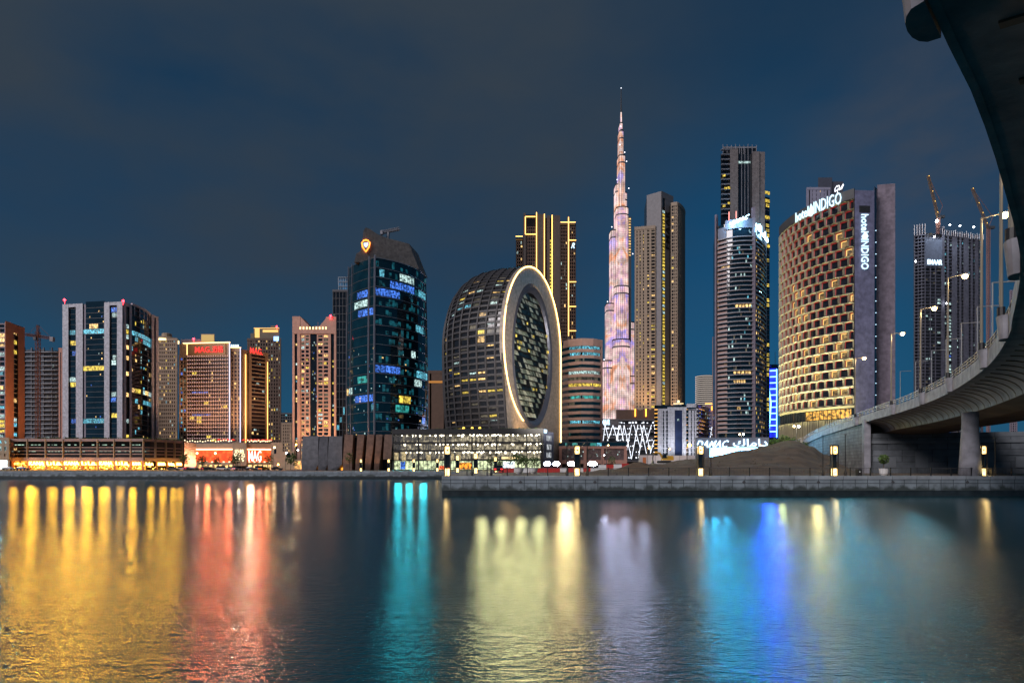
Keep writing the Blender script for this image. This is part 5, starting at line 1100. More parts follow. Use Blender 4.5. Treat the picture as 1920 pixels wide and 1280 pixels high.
for a, b, n in ((988, 1005, 5), (1051, 1064, 4), (1068, 1079, 3), (968, 980, 3)): grid(S, mb, U(a), U(b), GZ, Z_(452 if a < 980 else 425), n, int((Z_(425) - GZ) / fh), .5, .8, .2 if a != 968 else -2.6, wins, .10, [M['w_dim'], M['w_warm'], M['w_cool']])
mb.build('floor_bands', M['brown'], t)
for j in range(10, 66): z = GZ + j * fh; wins.append(win(S, U(1031.2), U(1034), z + .5, z + 2.6, -.6, M['w_yel'])) if random.random() < .9 and z < Z_(435) else None
put_windows(t, wins)
mb = MB(); V = lambda px, y0, y1: mb.tube([(*S.at(U(px), 1.1), Z_(y0)), (*S.at(U(px), 1.1), Z_(y1))], .42, 5); Hh = lambda a, b, y: mb.tube([(*S.at(U(a), 1.1), Z_(y)), (*S.at(U(b), 1.1), Z_(y))], .38, 5)
V(1006, 700, 399); V(1020.6, 700, 402); V(1035, 700, 404); V(1066, 630, 408); V(985, 440, 407); Hh(985, 1004, 407); Hh(985, 1006, 440); Hh(967, 980, 444); Hh(1051, 1079, 417.5)
for y in (451, 529, 575, 620.5): Hh(1066.5, 1080, y)
mb.build('light_lines', M['led_warm'], t)
MB().text(S, 'R', U(1072.5), U(1078.5), Z_(466), Z_(456), .6, .3, shear=.3).build('roof_letter', M['sign_pale'], t); roofkit(t, S, 18, Z_(412), 5)

# --- banded office building
dA, dB = 345, 340; S = Strip([XY(1050, dA + 6), *[XY(px, dd) for px, dd in ((1066, dA - 1), (1090, dB), (1112, dB + 1))], XY(1129, dB + 5)])
t = building('banded_office', 'rose banded office block with teal ribbon windows right of the round building', [S.p[0], S.p[-1]])
zt = PZ(634, dB); mb = MB(); fp = foot(list(S.p), 26); mb.prism([p + (Vector((0, .5))) for p in fp], GZ, zt - .5); mb.build('glazing', M['tealglass'], t)
mb = MB(); nr = 20; z0 = PZ(866, dB); rh = (PZ(645, dB) - z0) / (nr - 1); wins = []
for j in range(nr):
    z = z0 + j * rh; ua = 0 if j < 16 else S.w * ((j - 15) / 4) ** 2 * .1
    mb.fb(S, ua, S.w, z - .85, z + .85, -.8, .35)
mb.fb(S, S.w * .12, S.w, PZ(645, dB), zt, -22, .3); mb.fb(S, S.w - 1.0, S.w, z0, zt - .02, -1, .5); mb.build('bands', M['rose'], t)
for j, mt, a, b in ((18, 'w_cyan', .08, .95), (17, 'w_cyan', .05, .95), (16, 'w_dim', .4, .6), (14, 'w_cool', .1, .95), (12, 'w_yel', .02, .98), (10, 'w_teal', .05, .95), (9, 'w_dim', .2, .4), (6, 'w_cyan', .05, .95), (2, 'w_teal', .3, .55), (2, 'w_cyan', .75, .95), (13, 'w_dim', .2, .9), (4, 'w_teal', .1, .3)):
    n = max(1, int((b - a) * 12)); z = z0 + j * rh
    for k in range(n): wins.append(win(S, S.w * (a + (b - a) * k / n) + .15, S.w * (a + (b - a) * (k + 1) / n) - .1, z + .95, z + rh - .95, -.3, M[mt]))
put_windows(t, wins); roofkit(t, S, 20, zt, 4)
d = 325; Sp = Strip([XY(1048, d), XY(1176, d)]); t = building('banded_podium', 'rose framed podium with mesh panels behind the floodlights', Sp.p); mb = MB(); u1 = Sp.u_px(1129)
mb.fb(Sp, 0, Sp.w, PZ(841, d), PZ(836, d), -10, .2); mb.fb(Sp, 0, Sp.w, PZ(833, d), PZ(828, d), -10, .3) if False else None
for px in (1048, 1094, 1127, 1170): u = Sp.u_px(px); mb.fb(Sp, u, u + 1.6, GZ, PZ(841, d) + .02, -8, .25)
mb.fb(Sp, 0, Sp.w, PZ(869, d), PZ(862, d), -8, .15); mb.build('frame', M['salmon'], t)
mb = MB(); mb.fb(Sp, .3, Sp.w - .3, PZ(862, d), PZ(841, d), -6, -.4); mb.build('mesh_panel', mk('mesh_panel', (.13, .09, .09), .6, var=.5, scale=1.2), t)
mb = MB(); mb.fb(Sp, 0, Sp.w - .5, PZ(836, d), PZ(829, d), -9, -.2); mb.build('glazing', M['tealglass'], t); wins = []
for a, b, mt in ((1060, 1064, 'w_teal'), (1073, 1083, 'w_teal'), (1107, 1118, 'w_teal'), (1119, 1128, 'w_cyan')): wins.append(win(Sp, Sp.u_px(a), Sp.u_px(b), PZ(835.5, d), PZ(830, d), -.1, M[mt]))
for _ in range(24): u = random.uniform(1, Sp.w - 3); z = random.uniform(PZ(860, d), PZ(843, d)); wins.append(win(Sp, u, u + .5, z, z + .6, -.3, random.choice([M['w_cool'], M['w_dim']])))
put_windows(t, wins); MB().fb(Sp, 0, Sp.w, GZ, PZ(869, d), -6, -3).build('dark_base', M['black'], t)

# --- supertall tower with a light show on its tiers
d = 1300
def show_mat():
    m = glow('light_show', (1, .6, .6), .5); t = m.node_tree; b = t.nodes['Principled BSDF']
    ge = t.nodes.new('ShaderNodeNewGeometry'); mp = t.nodes.new('ShaderNodeMapping'); mp.inputs['Scale'].default_value = (.042, .042, .019); sx = t.nodes.new('ShaderNodeSeparateXYZ'); t.links.new(ge.outputs['Position'], sx.inputs[0])
    m0 = t.nodes.new('ShaderNodeMath'); m0.operation = 'SUBTRACT'; t.links.new(sx.outputs[0], m0.inputs[0]); m0.inputs[1].default_value = PX(1164, 1300)
    m1 = t.nodes.new('ShaderNodeMath'); m1.operation = 'ABSOLUTE'; t.links.new(m0.outputs[0], m1.inputs[0]); cx_ = t.nodes.new('ShaderNodeCombineXYZ')
    t.links.new(m1.outputs[0], cx_.inputs[0]); t.links.new(sx.outputs[2], cx_.inputs[2]); t.links.new(cx_.outputs[0], mp.inputs[0])   # the show's picture is mirrored about the tower's axis
    n1 = t.nodes.new('ShaderNodeTexNoise'); n1.inputs['Scale'].default_value = 1.0; n1.inputs['Detail'].default_value = 4; n1.inputs['Distortion'].default_value = 1.6; t.links.new(mp.outputs[0], n1.inputs['Vector'])
    r = t.nodes.new('ShaderNodeValToRGB'); t.links.new(n1.outputs['Fac'], r.inputs[0]); e = r.color_ramp.elements
    e[0].position = .24; e[0].color = (.36, .32, 1.0, 1); e[1].position = .72; e[1].color = (.95, .28, .10, 1)
    for p, c in ((.37, (.62, .46, .95, 1)), (.45, (1.0, .56, .60, 1)), (.53, (1.0, .78, .72, 1)), (.62, (1.0, .46, .28, 1))): x = e.new(p); x.color = c
    t.links.new(r.outputs[0], b.inputs['Emission Color'])
    # the lamps sit on the vertical fins between storeys
    sp = t.nodes.new('ShaderNodeSeparateXYZ'); t.links.new(ge.outputs['Position'], sp.inputs[0])
    def saw(out, f, lo, hi):
        a = t.nodes.new('ShaderNodeMath'); a.operation = 'MULTIPLY'; t.links.new(out, a.inputs[0]); a.inputs[1].default_value = f
        q = t.nodes.new('ShaderNodeMath'); q.operation = 'SINE'; t.links.new(a.outputs[0], q.inputs[0]); mr = t.nodes.new('ShaderNodeMapRange'); t.links.new(q.outputs[0], mr.inputs[0]); mr.inputs[1].default_value = -1; mr.inputs[2].default_value = 1; mr.inputs[3].default_value = lo; mr.inputs[4].default_value = hi; return mr.outputs[0]
    a, c = saw(sp.outputs[0], 1.55, .55, 1.25), saw(sp.outputs[2], 1.6, .8, 1.15)
    n2 = t.nodes.new('ShaderNodeTexNoise'); n2.inputs['Scale'].default_value = .06; n2.inputs['Detail'].default_value = 5; t.links.new(ge.outputs['Position'], n2.inputs['Vector'])
    mr = t.nodes.new('ShaderNodeMapRange'); t.links.new(n2.outputs['Fac'], mr.inputs[0]); mr.inputs[1].default_value = .35; mr.inputs[2].default_value = .65; mr.inputs[3].default_value = .5; mr.inputs[4].default_value = 1.15
    p = t.nodes.new('ShaderNodeMath'); p.operation = 'MULTIPLY'; t.links.new(a, p.inputs[0]); t.links.new(c, p.inputs[1]); q = t.nodes.new('ShaderNodeMath'); q.operation = 'MULTIPLY'; t.links.new(p.outputs[0], q.inputs[0]); t.links.new(mr.outputs[0], q.inputs[1])
    t.links.new(q.outputs[0], b.inputs['Emission Strength']); return m
cx = PX(1166.5, d); t = thing('supertall_tower', 'needle-topped supertall tower of stepped tiers glowing pink and lilac', 'building', (cx, d, GZ))
M['band'] = mk('tier_band', (.1, .09, .11), .5); show = show_mat(); mb = MB(); cap = MB(); mets = MB()
def lobe(px0, px1, yt, dd, yb=900):
    x0, x1 = PX(px0, d), PX(px1, d); r = (x1 - x0) / 2; c = (x0 + x1) / 2; z = PZ(yt, d)
    pts = [(c - r, d + 18 + dd)] + [(c - r * math.cos(math.pi * k / 10), d + dd - r * .75 * math.sin(math.pi * k / 10)) for k in range(11)] + [(c + r, d + 18 + dd)]
    o_ = MB().prism(pts, PZ(yb, d), z).build('tier', show, t); MB().prism([(c + (x - c) * 1.03, y - .4) for x, y in pts], z, z + 2.5).build('tier_roof', M['black'], o_); MB().prism([(c + (x - c) * 1.01, y - .25) for x, y in pts], z - 16, z - 13).build('plant_floor', M['band'], o_)
for a in ((1131.6, 1150, 677, 6), (1137.8, 1153, 569, 9), (1146.5, 1162, 430, 12), (1156, 1167, 342, 15), (1176, 1192.5, 706, 7), (1174, 1191, 604, 10), (1171, 1185.5, 480, 12), (1166, 1177.6, 358, 14), (1148, 1180, 640, -6), (1152, 1178, 540, -2), (1155.5, 1178, 391, 2), (1160.6, 1173, 291, 6), (1162.4, 1170.2, 243, 9), (1164, 1168.8, 227, 10)): lobe(*a)
MB().tube([(cx, d + 12, PZ(230, d)), (cx - .3, d + 12, PZ(203, d))], [2.2, 1.4], 8).build('spire_base', show, t); MB().tube([(cx, d + 12, PZ(205, d)), (cx, d + 12, PZ(190, d)), (cx, d + 12, PZ(160, d))], [2.0, 1.4, .8], 6).build('spire', M['dgrey'], t)
MB().sphere((cx, d + 12, PZ(159, d)), 1.3, 0, 6).build('spire_lamp', glow('spire_lamp', (.85, .9, 1), 2.0), t)
wins = []
for j in range(38): y = 410 + j * 5.2; wins.append(([(PX(1178.6, d), d - 2, PZ(y + 2.4, d)), (PX(1182.4, d), d - 2, PZ(y + 2.4, d)), (PX(1182.4, d), d - 2, PZ(y, d)), (PX(1178.6, d), d - 2, PZ(y, d))], M['w_warm'], 1)) if y < 480 else None
MB().box(PX(1178, d), PX(1183.4, d), d - 1.6, d + 14, PZ(640, d), PZ(407, d)).build('side_core', M['dgrey'], t); put_windows(t, wins)
mb = MB()
for px, y in ((1162.4, 243), (1170, 291), (1161, 277), (1173.5, 308), (1156, 342), (1177.6, 358), (1185, 480), (1146, 430), (1138, 569), (1191, 604), (1131.6, 677)): mb.sphere((PX(px, d), d - 8, PZ(y, d) + 2), 1.2, 0, 5)
mb.build('aviation_lights', glow('white_beacon', (.9, .9, 1), 3), t)

# --- stone twin tower
d = 600; t = building('stone_twin_tower', 'tall beige stone tower with stepped blocks and window strips right of the needle tower', [XY(1190, d), XY(1284, d)])
Z_ = lambda y: PZ(y, d); Sa = Strip([XY(1190, d), XY(1229, d - 4)]); Sb = Strip([XY(1213, d + 3), XY(1240, d - 6)]); Sb2 = Strip([XY(1240, d - 6), XY(1262, d + 6)]); Sc = Strip([XY(1258, d - 6), XY(1270, d - 8)]); Sc2 = Strip(arc(XY(1270, d - 8), XY(1284, d + 14), 1.5, 5))
mb = MB(); mb.prism(foot([Sa.p[0], Sa.p[1]], 24), GZ, Z_(428)); mb.prism([Sb.p[0], Sb.p[1], Sb2.p[1], Sb2.p[1] + Vector((-4, 30)), Sb.p[0] + Vector((4, 30))], GZ, Z_(366)); mb.prism([Sc.p[0], *Sc2.p, Sc2.p[-1] + Vector((-8, 12)), Sc.p[0] + Vector((0, 25))], GZ, Z_(387)); mb.build('glazing', glass('twin_glass', (.02, .018, .016), .15), t)
mt_ = mk('twin_stone', (.34, .26, .19), .7); mg_ = mk('twin_grey', (.19, .18, .19), .6); fh = 3.35; wins = []
mb = MB(); nr = int((Z_(432) - GZ) / fh)
for a, b in ((0, .09), (.14, .24), (.29, .40), (.45, .60), (.70, .80), (.97, 1)): mb.fb(Sa, Sa.w * a, Sa.w * b, GZ, Z_(428), -3, .6)
grid(Sa, mb, 0, Sa.w, GZ, Z_(432), 1, nr, 0, 1.1, .45); mb.fb(Sa, -.3, Sa.w, Z_(432), Z_(426), -20, .9)
for j in range(nr):
    for a, b in ((.09, .14), (.24, .29), (.40, .45), (.60, .70), (.8, .97)):
        if random.random() < .26: z = GZ + j * fh; wins.append(win(Sa, Sa.w * a + .1, Sa.w * b - .1, z + .6, z + 2.7, .05, random.choice([M['w_warm'], M['w_yel'], M['w_dim']])))
nc = int((Z_(390) - GZ) / fh)
for k in range(4): mb.fb(Sc, Sc.w * (.0, .42, .62, .9)[k], Sc.w * (.12, .52, .75, 1)[k], GZ, Z_(388), -3, .6)
for k in range(9): mb.fb(Sc2, Sc2.w * k / 9, Sc2.w * (k + .62) / 9, GZ, Z_(388), -1, .5)
grid(Sc, mb, 0, Sc.w, GZ, Z_(390), 1, nc, 0, 1.0, .4); grid(Sc2, mb, 0, Sc2.w, GZ, Z_(390), 1, nc, 0, .8, .42); mb.fb(Sc, 0, Sc.w, Z_(392), Z_(385.5), -20, .8); mb.fb(Sc2, 0, Sc2.w, Z_(392), Z_(385.5), -6, .7); mb.build('wall', mt_, t)
for j in range(nc):
    if random.random() < .3: z = GZ + j * fh; wins.append(win(Sc, Sc.w * .13, Sc.w * .4, z + .6, z + 2.7, .05, random.choice([M['w_warm'], M['w_yel'], M['w_dim']])))
mb = MB(); mb.fb(Sb, 0, Sb.w, GZ, Z_(364), -2, .5); mb.fb(Sb2, 0, Sb2.w * .08, GZ, Z_(364), -2, .4); mb.fb(Sb2, Sb2.w * .3, Sb2.w, GZ, Z_(364), -2, .4); mb.fb(Sb2, 0, Sb2.w, Z_(375), Z_(363.5), -20, .45); mb.build('grey_shaft', mg_, t)
nb = int((Z_(392) - GZ) / fh)
for j in range(nb): z = GZ + j * fh; wins.append(win(Sb2, Sb2.w * .1, Sb2.w * .28, z + .7, z + 2.9, .1, M['w_yel'] if random.random() < .8 else M['w_cool']))
put_windows(t, wins); Sb2v = Sb2
mb = MB(); vs, fs, (x0, x1, y0, y1) = glyphs('EMAAR'); out = []
for x, y, z in vs:
    a, b = (x - x0) / (x1 - x0), (y - y0) / (y1 - y0); q = Sb2.at(Sb2.w * (.28 + .36 * (1 - b)), .5 + (.3 if z > 0 else 0)); out.append((q.x, q.y, Z_(467) + a * (Z_(396) - Z_(467))))
mb.add(out, fs); mb.build('dark_letters', M['black'], t)
roofkit(t, Sb, 18, Z_(364), 3)
for px in (1200, 1222, 1265): light('facade_uplight', 'SPOT', (PX(px, d - 22), d - 22, GZ + 45), 60000, (1, .58, .25), (PX(px, d), d, 110), 1, 70, t)

# --- mall with zigzag lights
d = 500; S = Strip([XY(1126, d), XY(1346, d)]); U = S.u_px; Z_ = lambda y: PZ(y, d)
t = building('zigzag_car_park', 'multi storey car park wrapped in zigzag white light lines', S.p)
mb = MB(); mb.fb(S, 0, S.w, GZ, Z_(787), -30, -4); mb.build('core', M['dgrey'], t)
mb = MB()
for y in (787, 798, 809, 820, 831, 842, 853, 864): mb.fb(S, 0, S.w, Z_(y) - .5, Z_(y) + .5, -4, 0)
mb.fb(S, 0, U(1160), Z_(797), Z_(785), -20, .5); mb.build('floor_slab', mk('mall_slab', (.12, .11, .11), .7), t)
mb = MB()
for y in (792, 803, 814, 825, 836, 847, 858):
    for k in range(70):
        if random.random() < .55: u = S.w * (k + random.random()) / 70; mb.fb(S, u, u + random.uniform(.5, 1.6), Z_(y) - .3, Z_(y) + random.uniform(.2, 1.2), -3.8, -3.6)
mb.build('car_deck_lamps', glow('deck_lamp', (.85, .9, 1), 1.6, .5, .4), t, kind='stuff')
mb = MB(); zig = [((1131, 825), (1134, 796)), ((1134, 796), (1141, 822)), ((1141, 822), (1149, 797)), ((1149, 797), (1158, 826)), ((1158, 826), (1160, 797)), ((1163, 797), (1169, 826)), ((1162, 797), (1155, 825)), ((1170, 797), (1166, 825)), ((1170, 797), (1184, 860)), ((1184, 860), (1196, 796)), ((1174, 850), (1184, 796)), ((1188, 796), (1200, 840)), ((1197, 858), (1207, 797)), ((1200, 796), (1212, 850)), ((1207, 797), (1220, 848)), ((1211, 830), (1221, 796)), ((1219, 850), (1226, 825)), ((1226, 796), (1228, 806)), ((1331, 820), (1336, 791)), ((1339, 790), (1345, 818))]
for a, b in zig: mb.tube([(*S.at(U(a[0]), .6), Z_(a[1])), (*S.at(U(b[0]), .6), Z_(b[1]))], .2, 5)
mb.build('zigzag_lights', M['led_white'], t)
for px, y in ((1133, 800), (1150, 812), (1172, 806), (1192, 824), (1208, 812)): light('zigzag_light', 'SPOT', (*S.at(U(px), 2), Z_(y)), 30000, (.62, .68, 1), (PX(px, 20), 20, 0), 3.5, 110, t)  # spots added before the zigzag lines for a lilac streak on the canal
mb = MB(); vs_ = MB().text(S, 'EMAAR', U(1103), U(1143), Z_(796.5), Z_(786), .9, .4); vs_.build('white_letters', M['sign_white'], t)
S2 = Strip([XY(1155, d + 8), XY(1232, d + 8)]); mb = MB(); mb.fb(S2, 0, S2.w, Z_(790), Z_(766), -12, 0); mb.build('upper_block', M['brown'], t); mb = MB()
for px in (1191, 1211): mb.tube([(*S2.at(S2.u_px(px), .4), Z_(779)), (*S2.at(S2.u_px(px), .4), Z_(764.5))], .5, 5)
mb.build('orange_strip', glow('orange_strip', (1, .32, .03), 6), t)
S3 = Strip([XY(1322, d - 4), XY(1352, d - 4)]); MB().fb(S3, 0, S3.w, Z_(800), Z_(757), -10, 0).build('link_block', M['mauve'], t); MB().tube([(*S3.at(S3.u_px(1335), .4), Z_(770)), (*S3.at(S3.u_px(1335), .4), Z_(762))], .5, 5).build('link_strip', bpy.data.materials['orange_strip'], t); MB().fb(S3, 0, S3.w * .75, Z_(758.5), Z_(757), 0, .5).build('link_cornice_light', M['led_warm'], t)

# --- white building with a tall glass portal
d = 420; Z_ = lambda y: PZ(y, d); S = Strip([XY(1227, d), XY(1305, d - 2)]); Sr = Strip([XY(1305, d - 2), XY(1330, d + 26)]); U = S.u_px
t = building('portal_building', 'pale building with a tall dark glass portal and amber balcony edges', [S.p[0], Sr.p[1]])
zt = Z_(757); mb = MB(); mb.prism([S.p[0], S.p[1], Sr.p[1], Sr.p[1] + Vector((-6, 14)), S.p[0] + Vector((10, 34))], GZ, zt - 1); mb.build('glazing', M['blueglass'], t)
mp_ = panelled('portal_panel', (.42, .43, .48), (1, 0), 3.0, 3.2, .1, .5, .6, 0, .06); mb = MB(); nr = 15; z0, z1 = Z_(876), Z_(768); rh = (z1 - z0) / nr
for a, b in ((1233, 1243), (1245, 1249), (1252, 1265), (1279, 1286.5), (1291, 1295), (1297, 1301), (1302.5, 1305)): mb.fb(S, U(a), U(b), GZ, Z_(766 if 1250 < a < 1288 else 770), -2, .5)
mb.fb(S, U(1251), U(1287), Z_(769), Z_(763.5), -3, .9); mb.fb(S, 0, U(1251), Z_(770), Z_(766), -8, .6); mb.fb(S, U(1287), S.w, Z_(764), Z_(757), -8, .6)
for k in range(7): mb.fb(Sr, Sr.w * k / 7 , Sr.w * (k + .5) / 7, GZ, Z_(765), -1, .5)
mb.fb(Sr, 0, Sr.w, Z_(765), Z_(758), -6, .6)
for k, a in enumerate((1262, 1268, 1274)): mb.fb(S, U(a), U(a + 4), Z_(765), Z_(757 - (8 if k == 1 else 3)), -8, -4)
mb.build('wall', mp_, t)
mb = MB(); mb2 = MB()
for j in range(nr + 1):
    z = z0 + j * rh; mb.fb(S, U(1233), U(1264), z - .18, z + .1, .5, .75); mb.fb(S, U(1279), S.w, z - .18, z + .1, .5, .75); mb.fb(Sr, 0, Sr.w, z - .25, z + .35, .3, 1.6); mb2.fb(S, 0, U(1232.5), z - .2, z + .35, .2, 1.5)
    if j % 2: mb2.fb(S, U(1286), U(1289), z - .1, z + .2, .8, 1.0)
    if random.random() < .5: mb2.fb(Sr, Sr.w * .1, Sr.w * random.uniform(.3, .6), z + .36, z + .6, 1.2, 1.62)
mb.build('balcony_slab', M['white'], t); mb2.build('amber_edge', glow('amber_edge', (1, .45, .06), 1.3, .4, .3), t)
mb = MB(); mb.fb(S, U(1265), U(1279), GZ, Z_(769), -2, .1); mb.build('portal_glass', glass('portal_glass', (.02, .03, .07), .1), t); wins = []
grid(S, MB(), U(1286.5), U(1302), z0, z1, 4, nr, .8, 1.0, .2, wins, .3, [M['w_cool'], M['w_dim'], M['w_dim']]); grid(Sr, MB(), 0, Sr.w, z0, z1, 5, nr, .8, 1.2, .2, wins, .35, [M['w_cool'], M['w_dim'], M['w_warm']])
wins.append(win(S, U(1270), U(1273.5), Z_(789), Z_(785), .2, M['w_cool'])); put_windows(t, wins)
mb = MB(); mb.sphere((*S.at(U(1271.5), 1.2), Z_(753)), .9, 0, 7); mb.fb(S, U(1262), U(1281), Z_(757.5), Z_(756.5), 1, 1.2); mb.build('roof_lamps', M['cofb'], t)
for px in (1240, 1258, 1283, 1296): light('facade_uplight', 'SPOT', (PX(px, d - 16), d - 16, GZ + 4), 15000, (.9, .92, 1), (PX(px, d), d, 30), .6, 80, t)
# --- round far tower of light lines
d = 760; c = XY(1321, d); t = thing('round_tower', 'small round far tower ringed by thin white light lines', 'building', (c.x, c.y, GZ)); r = 16 * d / F
mb = MB(); mb.lathe(c.x, c.y, [(r, GZ), (r, PZ(705, d))], 24); mb.build('glazing', M['glass'], t); mb = MB()
for j in range(16): z = PZ(762 - j * 3.7, d); mb.lathe(c.x, c.y, [(r + .4, z - .35), (r + .4, z + .35)], 24)
mb.build('light_rings', glow('pale_ring', (1, .86, .76), .75), t)

# --- letter crowned tower
dm = 390; Z_ = lambda y: PZ(y, dm)
Sl = Strip([XY(1343, dm + 4), XY(1351, dm)]); Sf = Strip(arc(XY(1347, dm), XY(1411, dm - 7), 2.8, 12)); Sr = Strip(arc(XY(1414, dm - 7), XY(1434, dm + 16), 1.2, 6)); Se = Strip([XY(1433, dm + 18), XY(1443, dm + 20)])
t = building('letter_crown_tower', 'very tall dark tower with curved balconies and glowing white letters at mid height', [Sf.p[0], Sr.p[-1]])
zs_ = Z_(421); mb = MB(); mb.prism([Sl.p[0], *Sf.p, *Sr.p, Sr.p[-1] + Vector((-6, 16)), Sl.p[0] + Vector((8, 30))], GZ, zs_ - 1); mb.build('glazing', M['blueglass'], t)
mb = MB(); nf = 44; z0 = Z_(812); z1 = Z_(452); rh = (z1 - z0) / nf
for j in range(nf + 1):
    z = z0 + j * rh; mb.fb(Sf, 0, Sf.w, z - .22, z + .28, -.5, 1.3)
    mb.fb(Sr, Sr.w * .06, Sr.w * .95, z - .22, z + .5, -.5, 1.0)
mb.build('balcony_slab', mk('balcony_edge', (.33, .32, .35), .5), t)
mb = MB()
for j in range(nf): z = z0 + j * rh; mb.fb(Sf, 0, Sf.w * .28, z + .3, z + 1.35, .1, 1.1)
mb.fb(Sl, 0, Sl.w, GZ, Z_(430), -8, .3); mb.build('left_parapets', M['rose'], t)
mb = MB(); p = Sf.at(Sf.w - .2, .4); mb.prism([(p.x - .2, p.y - .6), (p.x + 1.6, p.y - .6), (p.x + 1.8, p.y + 1.5), (p.x - .2, p.y + 1.5)], GZ, Z_(398)); mb.fb(Sr, Sr.w * .9, Sr.w, GZ, Z_(420), -1, 1.3); mb.build('corner_pier', M['mauve'], t)
wins = []
for j in range(nf):
    z = z0 + j * rh
    for k in range(14):
        if random.random() < .11: wins.append(win(Sf, Sf.w * (.3 + .68 * k / 14), Sf.w * (.3 + .68 * (k + .8) / 14), z + .5, z + rh - .5, .08, random.choice([M['w_cool'], M['w_cyan'], M['w_dim'], M['w_cool']])))
    for k in range(6):
        if random.random() < .55: a = Sr.w * (.08 + .8 * (k + random.random() * .4) / 6); wins.append(win(Sr, a, a + .9, z + .7, z + rh - .5, .08, random.choice([M['w_warm'], M['w_yel'], M['w_dim'], M['w_warm']])))
for j, a, b in ((37, .1, .35), (28, .5, .98), (13, .45, .98), (11, .45, .8), (5, .55, .65)):
    z = z0 + j * rh
    for k in range(5): wins.append(win(Sf, Sf.w * (a + (b - a) * k / 5), Sf.w * (a + (b - a) * (k + .7) / 5), z + .6, z + rh - .5, .1, M['w_warm']))
for j in range(60): 
    z = GZ + 40 + j * 3.4
    if random.random() < .3 and z < Z_(352): wins.append(win(Se, Se.w * .3, Se.w * .9, z, z + 2, .1, M['w_yel']))
put_windows(t, wins)
mb = MB(); mb.fb(Se, 0, Se.w, GZ, Z_(345), -10, 0); mb.build('rear_slab', M['glass'], t)
mb = MB()
for j in range(75): z = GZ + 3.4 * j; mb.fb(Se, 0, Se.w, z, z + .5, 0, .3) if z < Z_(347) else None
mb.fb(Sl, -.5, .9, GZ, Z_(398), -2, .8); mb.build('rear_bands', M['mauve'], t)
# upper shaft
du = dm + 6; Zu = lambda y: PZ(y, du); Su = Strip([XY(1352, du + 3), XY(1366, du)]); Sg = Strip([XY(1384, du), XY(1408, du)]); Sx = Strip([XY(1352, du + 2), XY(1434, du + 2)])
mb = MB(); mb.fb(Sx, 0, Sx.w, zs_ - 4, Zu(285), -20, -.8); mb.fb(Sx, Sx.u_px(1356), Sx.u_px(1419), Zu(288), Zu(268), -18, -2.5); mb.fb(Sx, Sx.u_px(1348), Sx.u_px(1358), zs_ - 4, Zu(348), -12, -.2) if False else None; mb.build('upper_glazing', M['glass'], t)
mb = MB(); ux = Sx.u_px; mb.fb(Sx, ux(1368), ux(1383), zs_ - 2, Zu(277), -14, .9); mb.fb(Sx, ux(1409), ux(1422.5), zs_ - 2, Zu(283), -14, 1.3); mb.fb(Sx, ux(1423.5), ux(1434), zs_ - 2, Zu(282), -14, .2); mb.build('upper_pier', panelled('upper_panel', (.18, .155, .15), (1, 0), 1.7, 3.2, .05, .5, .75, 0, .05), t)
mb = MB()
for k in (.3, .55, .8): u = ux(1384) + (ux(1408) - ux(1384)) * k; mb.fb(Sx, u - .12, u + .12, zs_, Zu(272), -.9, -.4)
for j in range(14): z = Zu(400) + j * 3.3; mb.fb(Sx, ux(1346), ux(1368), z, z + .35, -1, 1.0)
for k in range(9): u = ux(1356) + (ux(1419) - ux(1356)) * k / 8; mb.fb(Sx, u - .2, u + .2, Zu(285), Zu(264 + (k % 3)), -2.6, -2.2)
mb.fb(Sx, ux(1356), ux(1419), Zu(271), Zu(269), -18.2, -2.3); mb.build('upper_lines', M['grey'], t)
wins = [win(Sx, ux(1384.5), ux(1407.5), Zu(303), Zu(299), -.35, M['w_cool'])]
for a, y in ((1354, 326), (1357, 350), (1363, 349), (1354, 383), (1363, 378), (1350, 424)): wins.append(win(Sx, ux(a), ux(a + 5), Zu(y + 4), Zu(y), 1.2, M['w_yel']))
for y in (358, 373, 404, 457): wins.append(win(Se, .3, Se.w - .3, PZ(y + 6, dm + 18), PZ(y, dm + 18), .4, M['w_yel']))
for q, mt, a in wins: MB().quad(*q).build('window', mt, t)
# letters
Ss = Strip([XY(1362, dm - 3), XY(1405, dm - 11)]); mb = MB(); mb.text(Ss, 'DAMAC', .2, Ss.w - .3, Z_(431), Z_(423), .9, .5, slope=.85, shear=.6); mb.build('crown_letters', M['sign_tower'], t)
mb = MB(); S9 = Strip([XY(1414, dm - 12), XY(1437, dm + 12)]); mb.text(S9, '\uFED9\uFE8D\uFEE3\uFE8D\uFEA9', .4, S9.w - .2, Z_(440), Z_(425), .8, .5, slope=-.3); mb.build('crown_arabic_letters', M['sign_tower'], t)
for q_ in (Ss.at(Ss.w * .5, 5), S9.at(S9.w * .5, 5)): light('sign_streak_spot', 'SPOT', (q_.x, q_.y, Z_(427)), 90000, (.04, .48, .85), (q_.x * .1, 20, 0), 2.2, 110, t)  # added spots that carry the crown letters' blue onto the water
for q_ in (Ss.at(Ss.w * .3, 4), Ss.at(Ss.w * .8, 4), S9.at(S9.w * .5, 4)): light('sign_halo', 'POINT', (q_.x, q_.y, Z_(429)), 4200, (.35, .68, 1), size=1, parent=t)  # added point lamps that brighten the sign band around the letters
mb = MB(); mb.fb(Sf, Sf.w * .22, Sf.w, Z_(436), Z_(419), -1, .9); mb.fb(Sf, 0, Sf.w * .24, Z_(452), Z_(430), -.8, .6); mb.build('sign_band', mk('sign_band', (.16, .18, .24), .5), t)
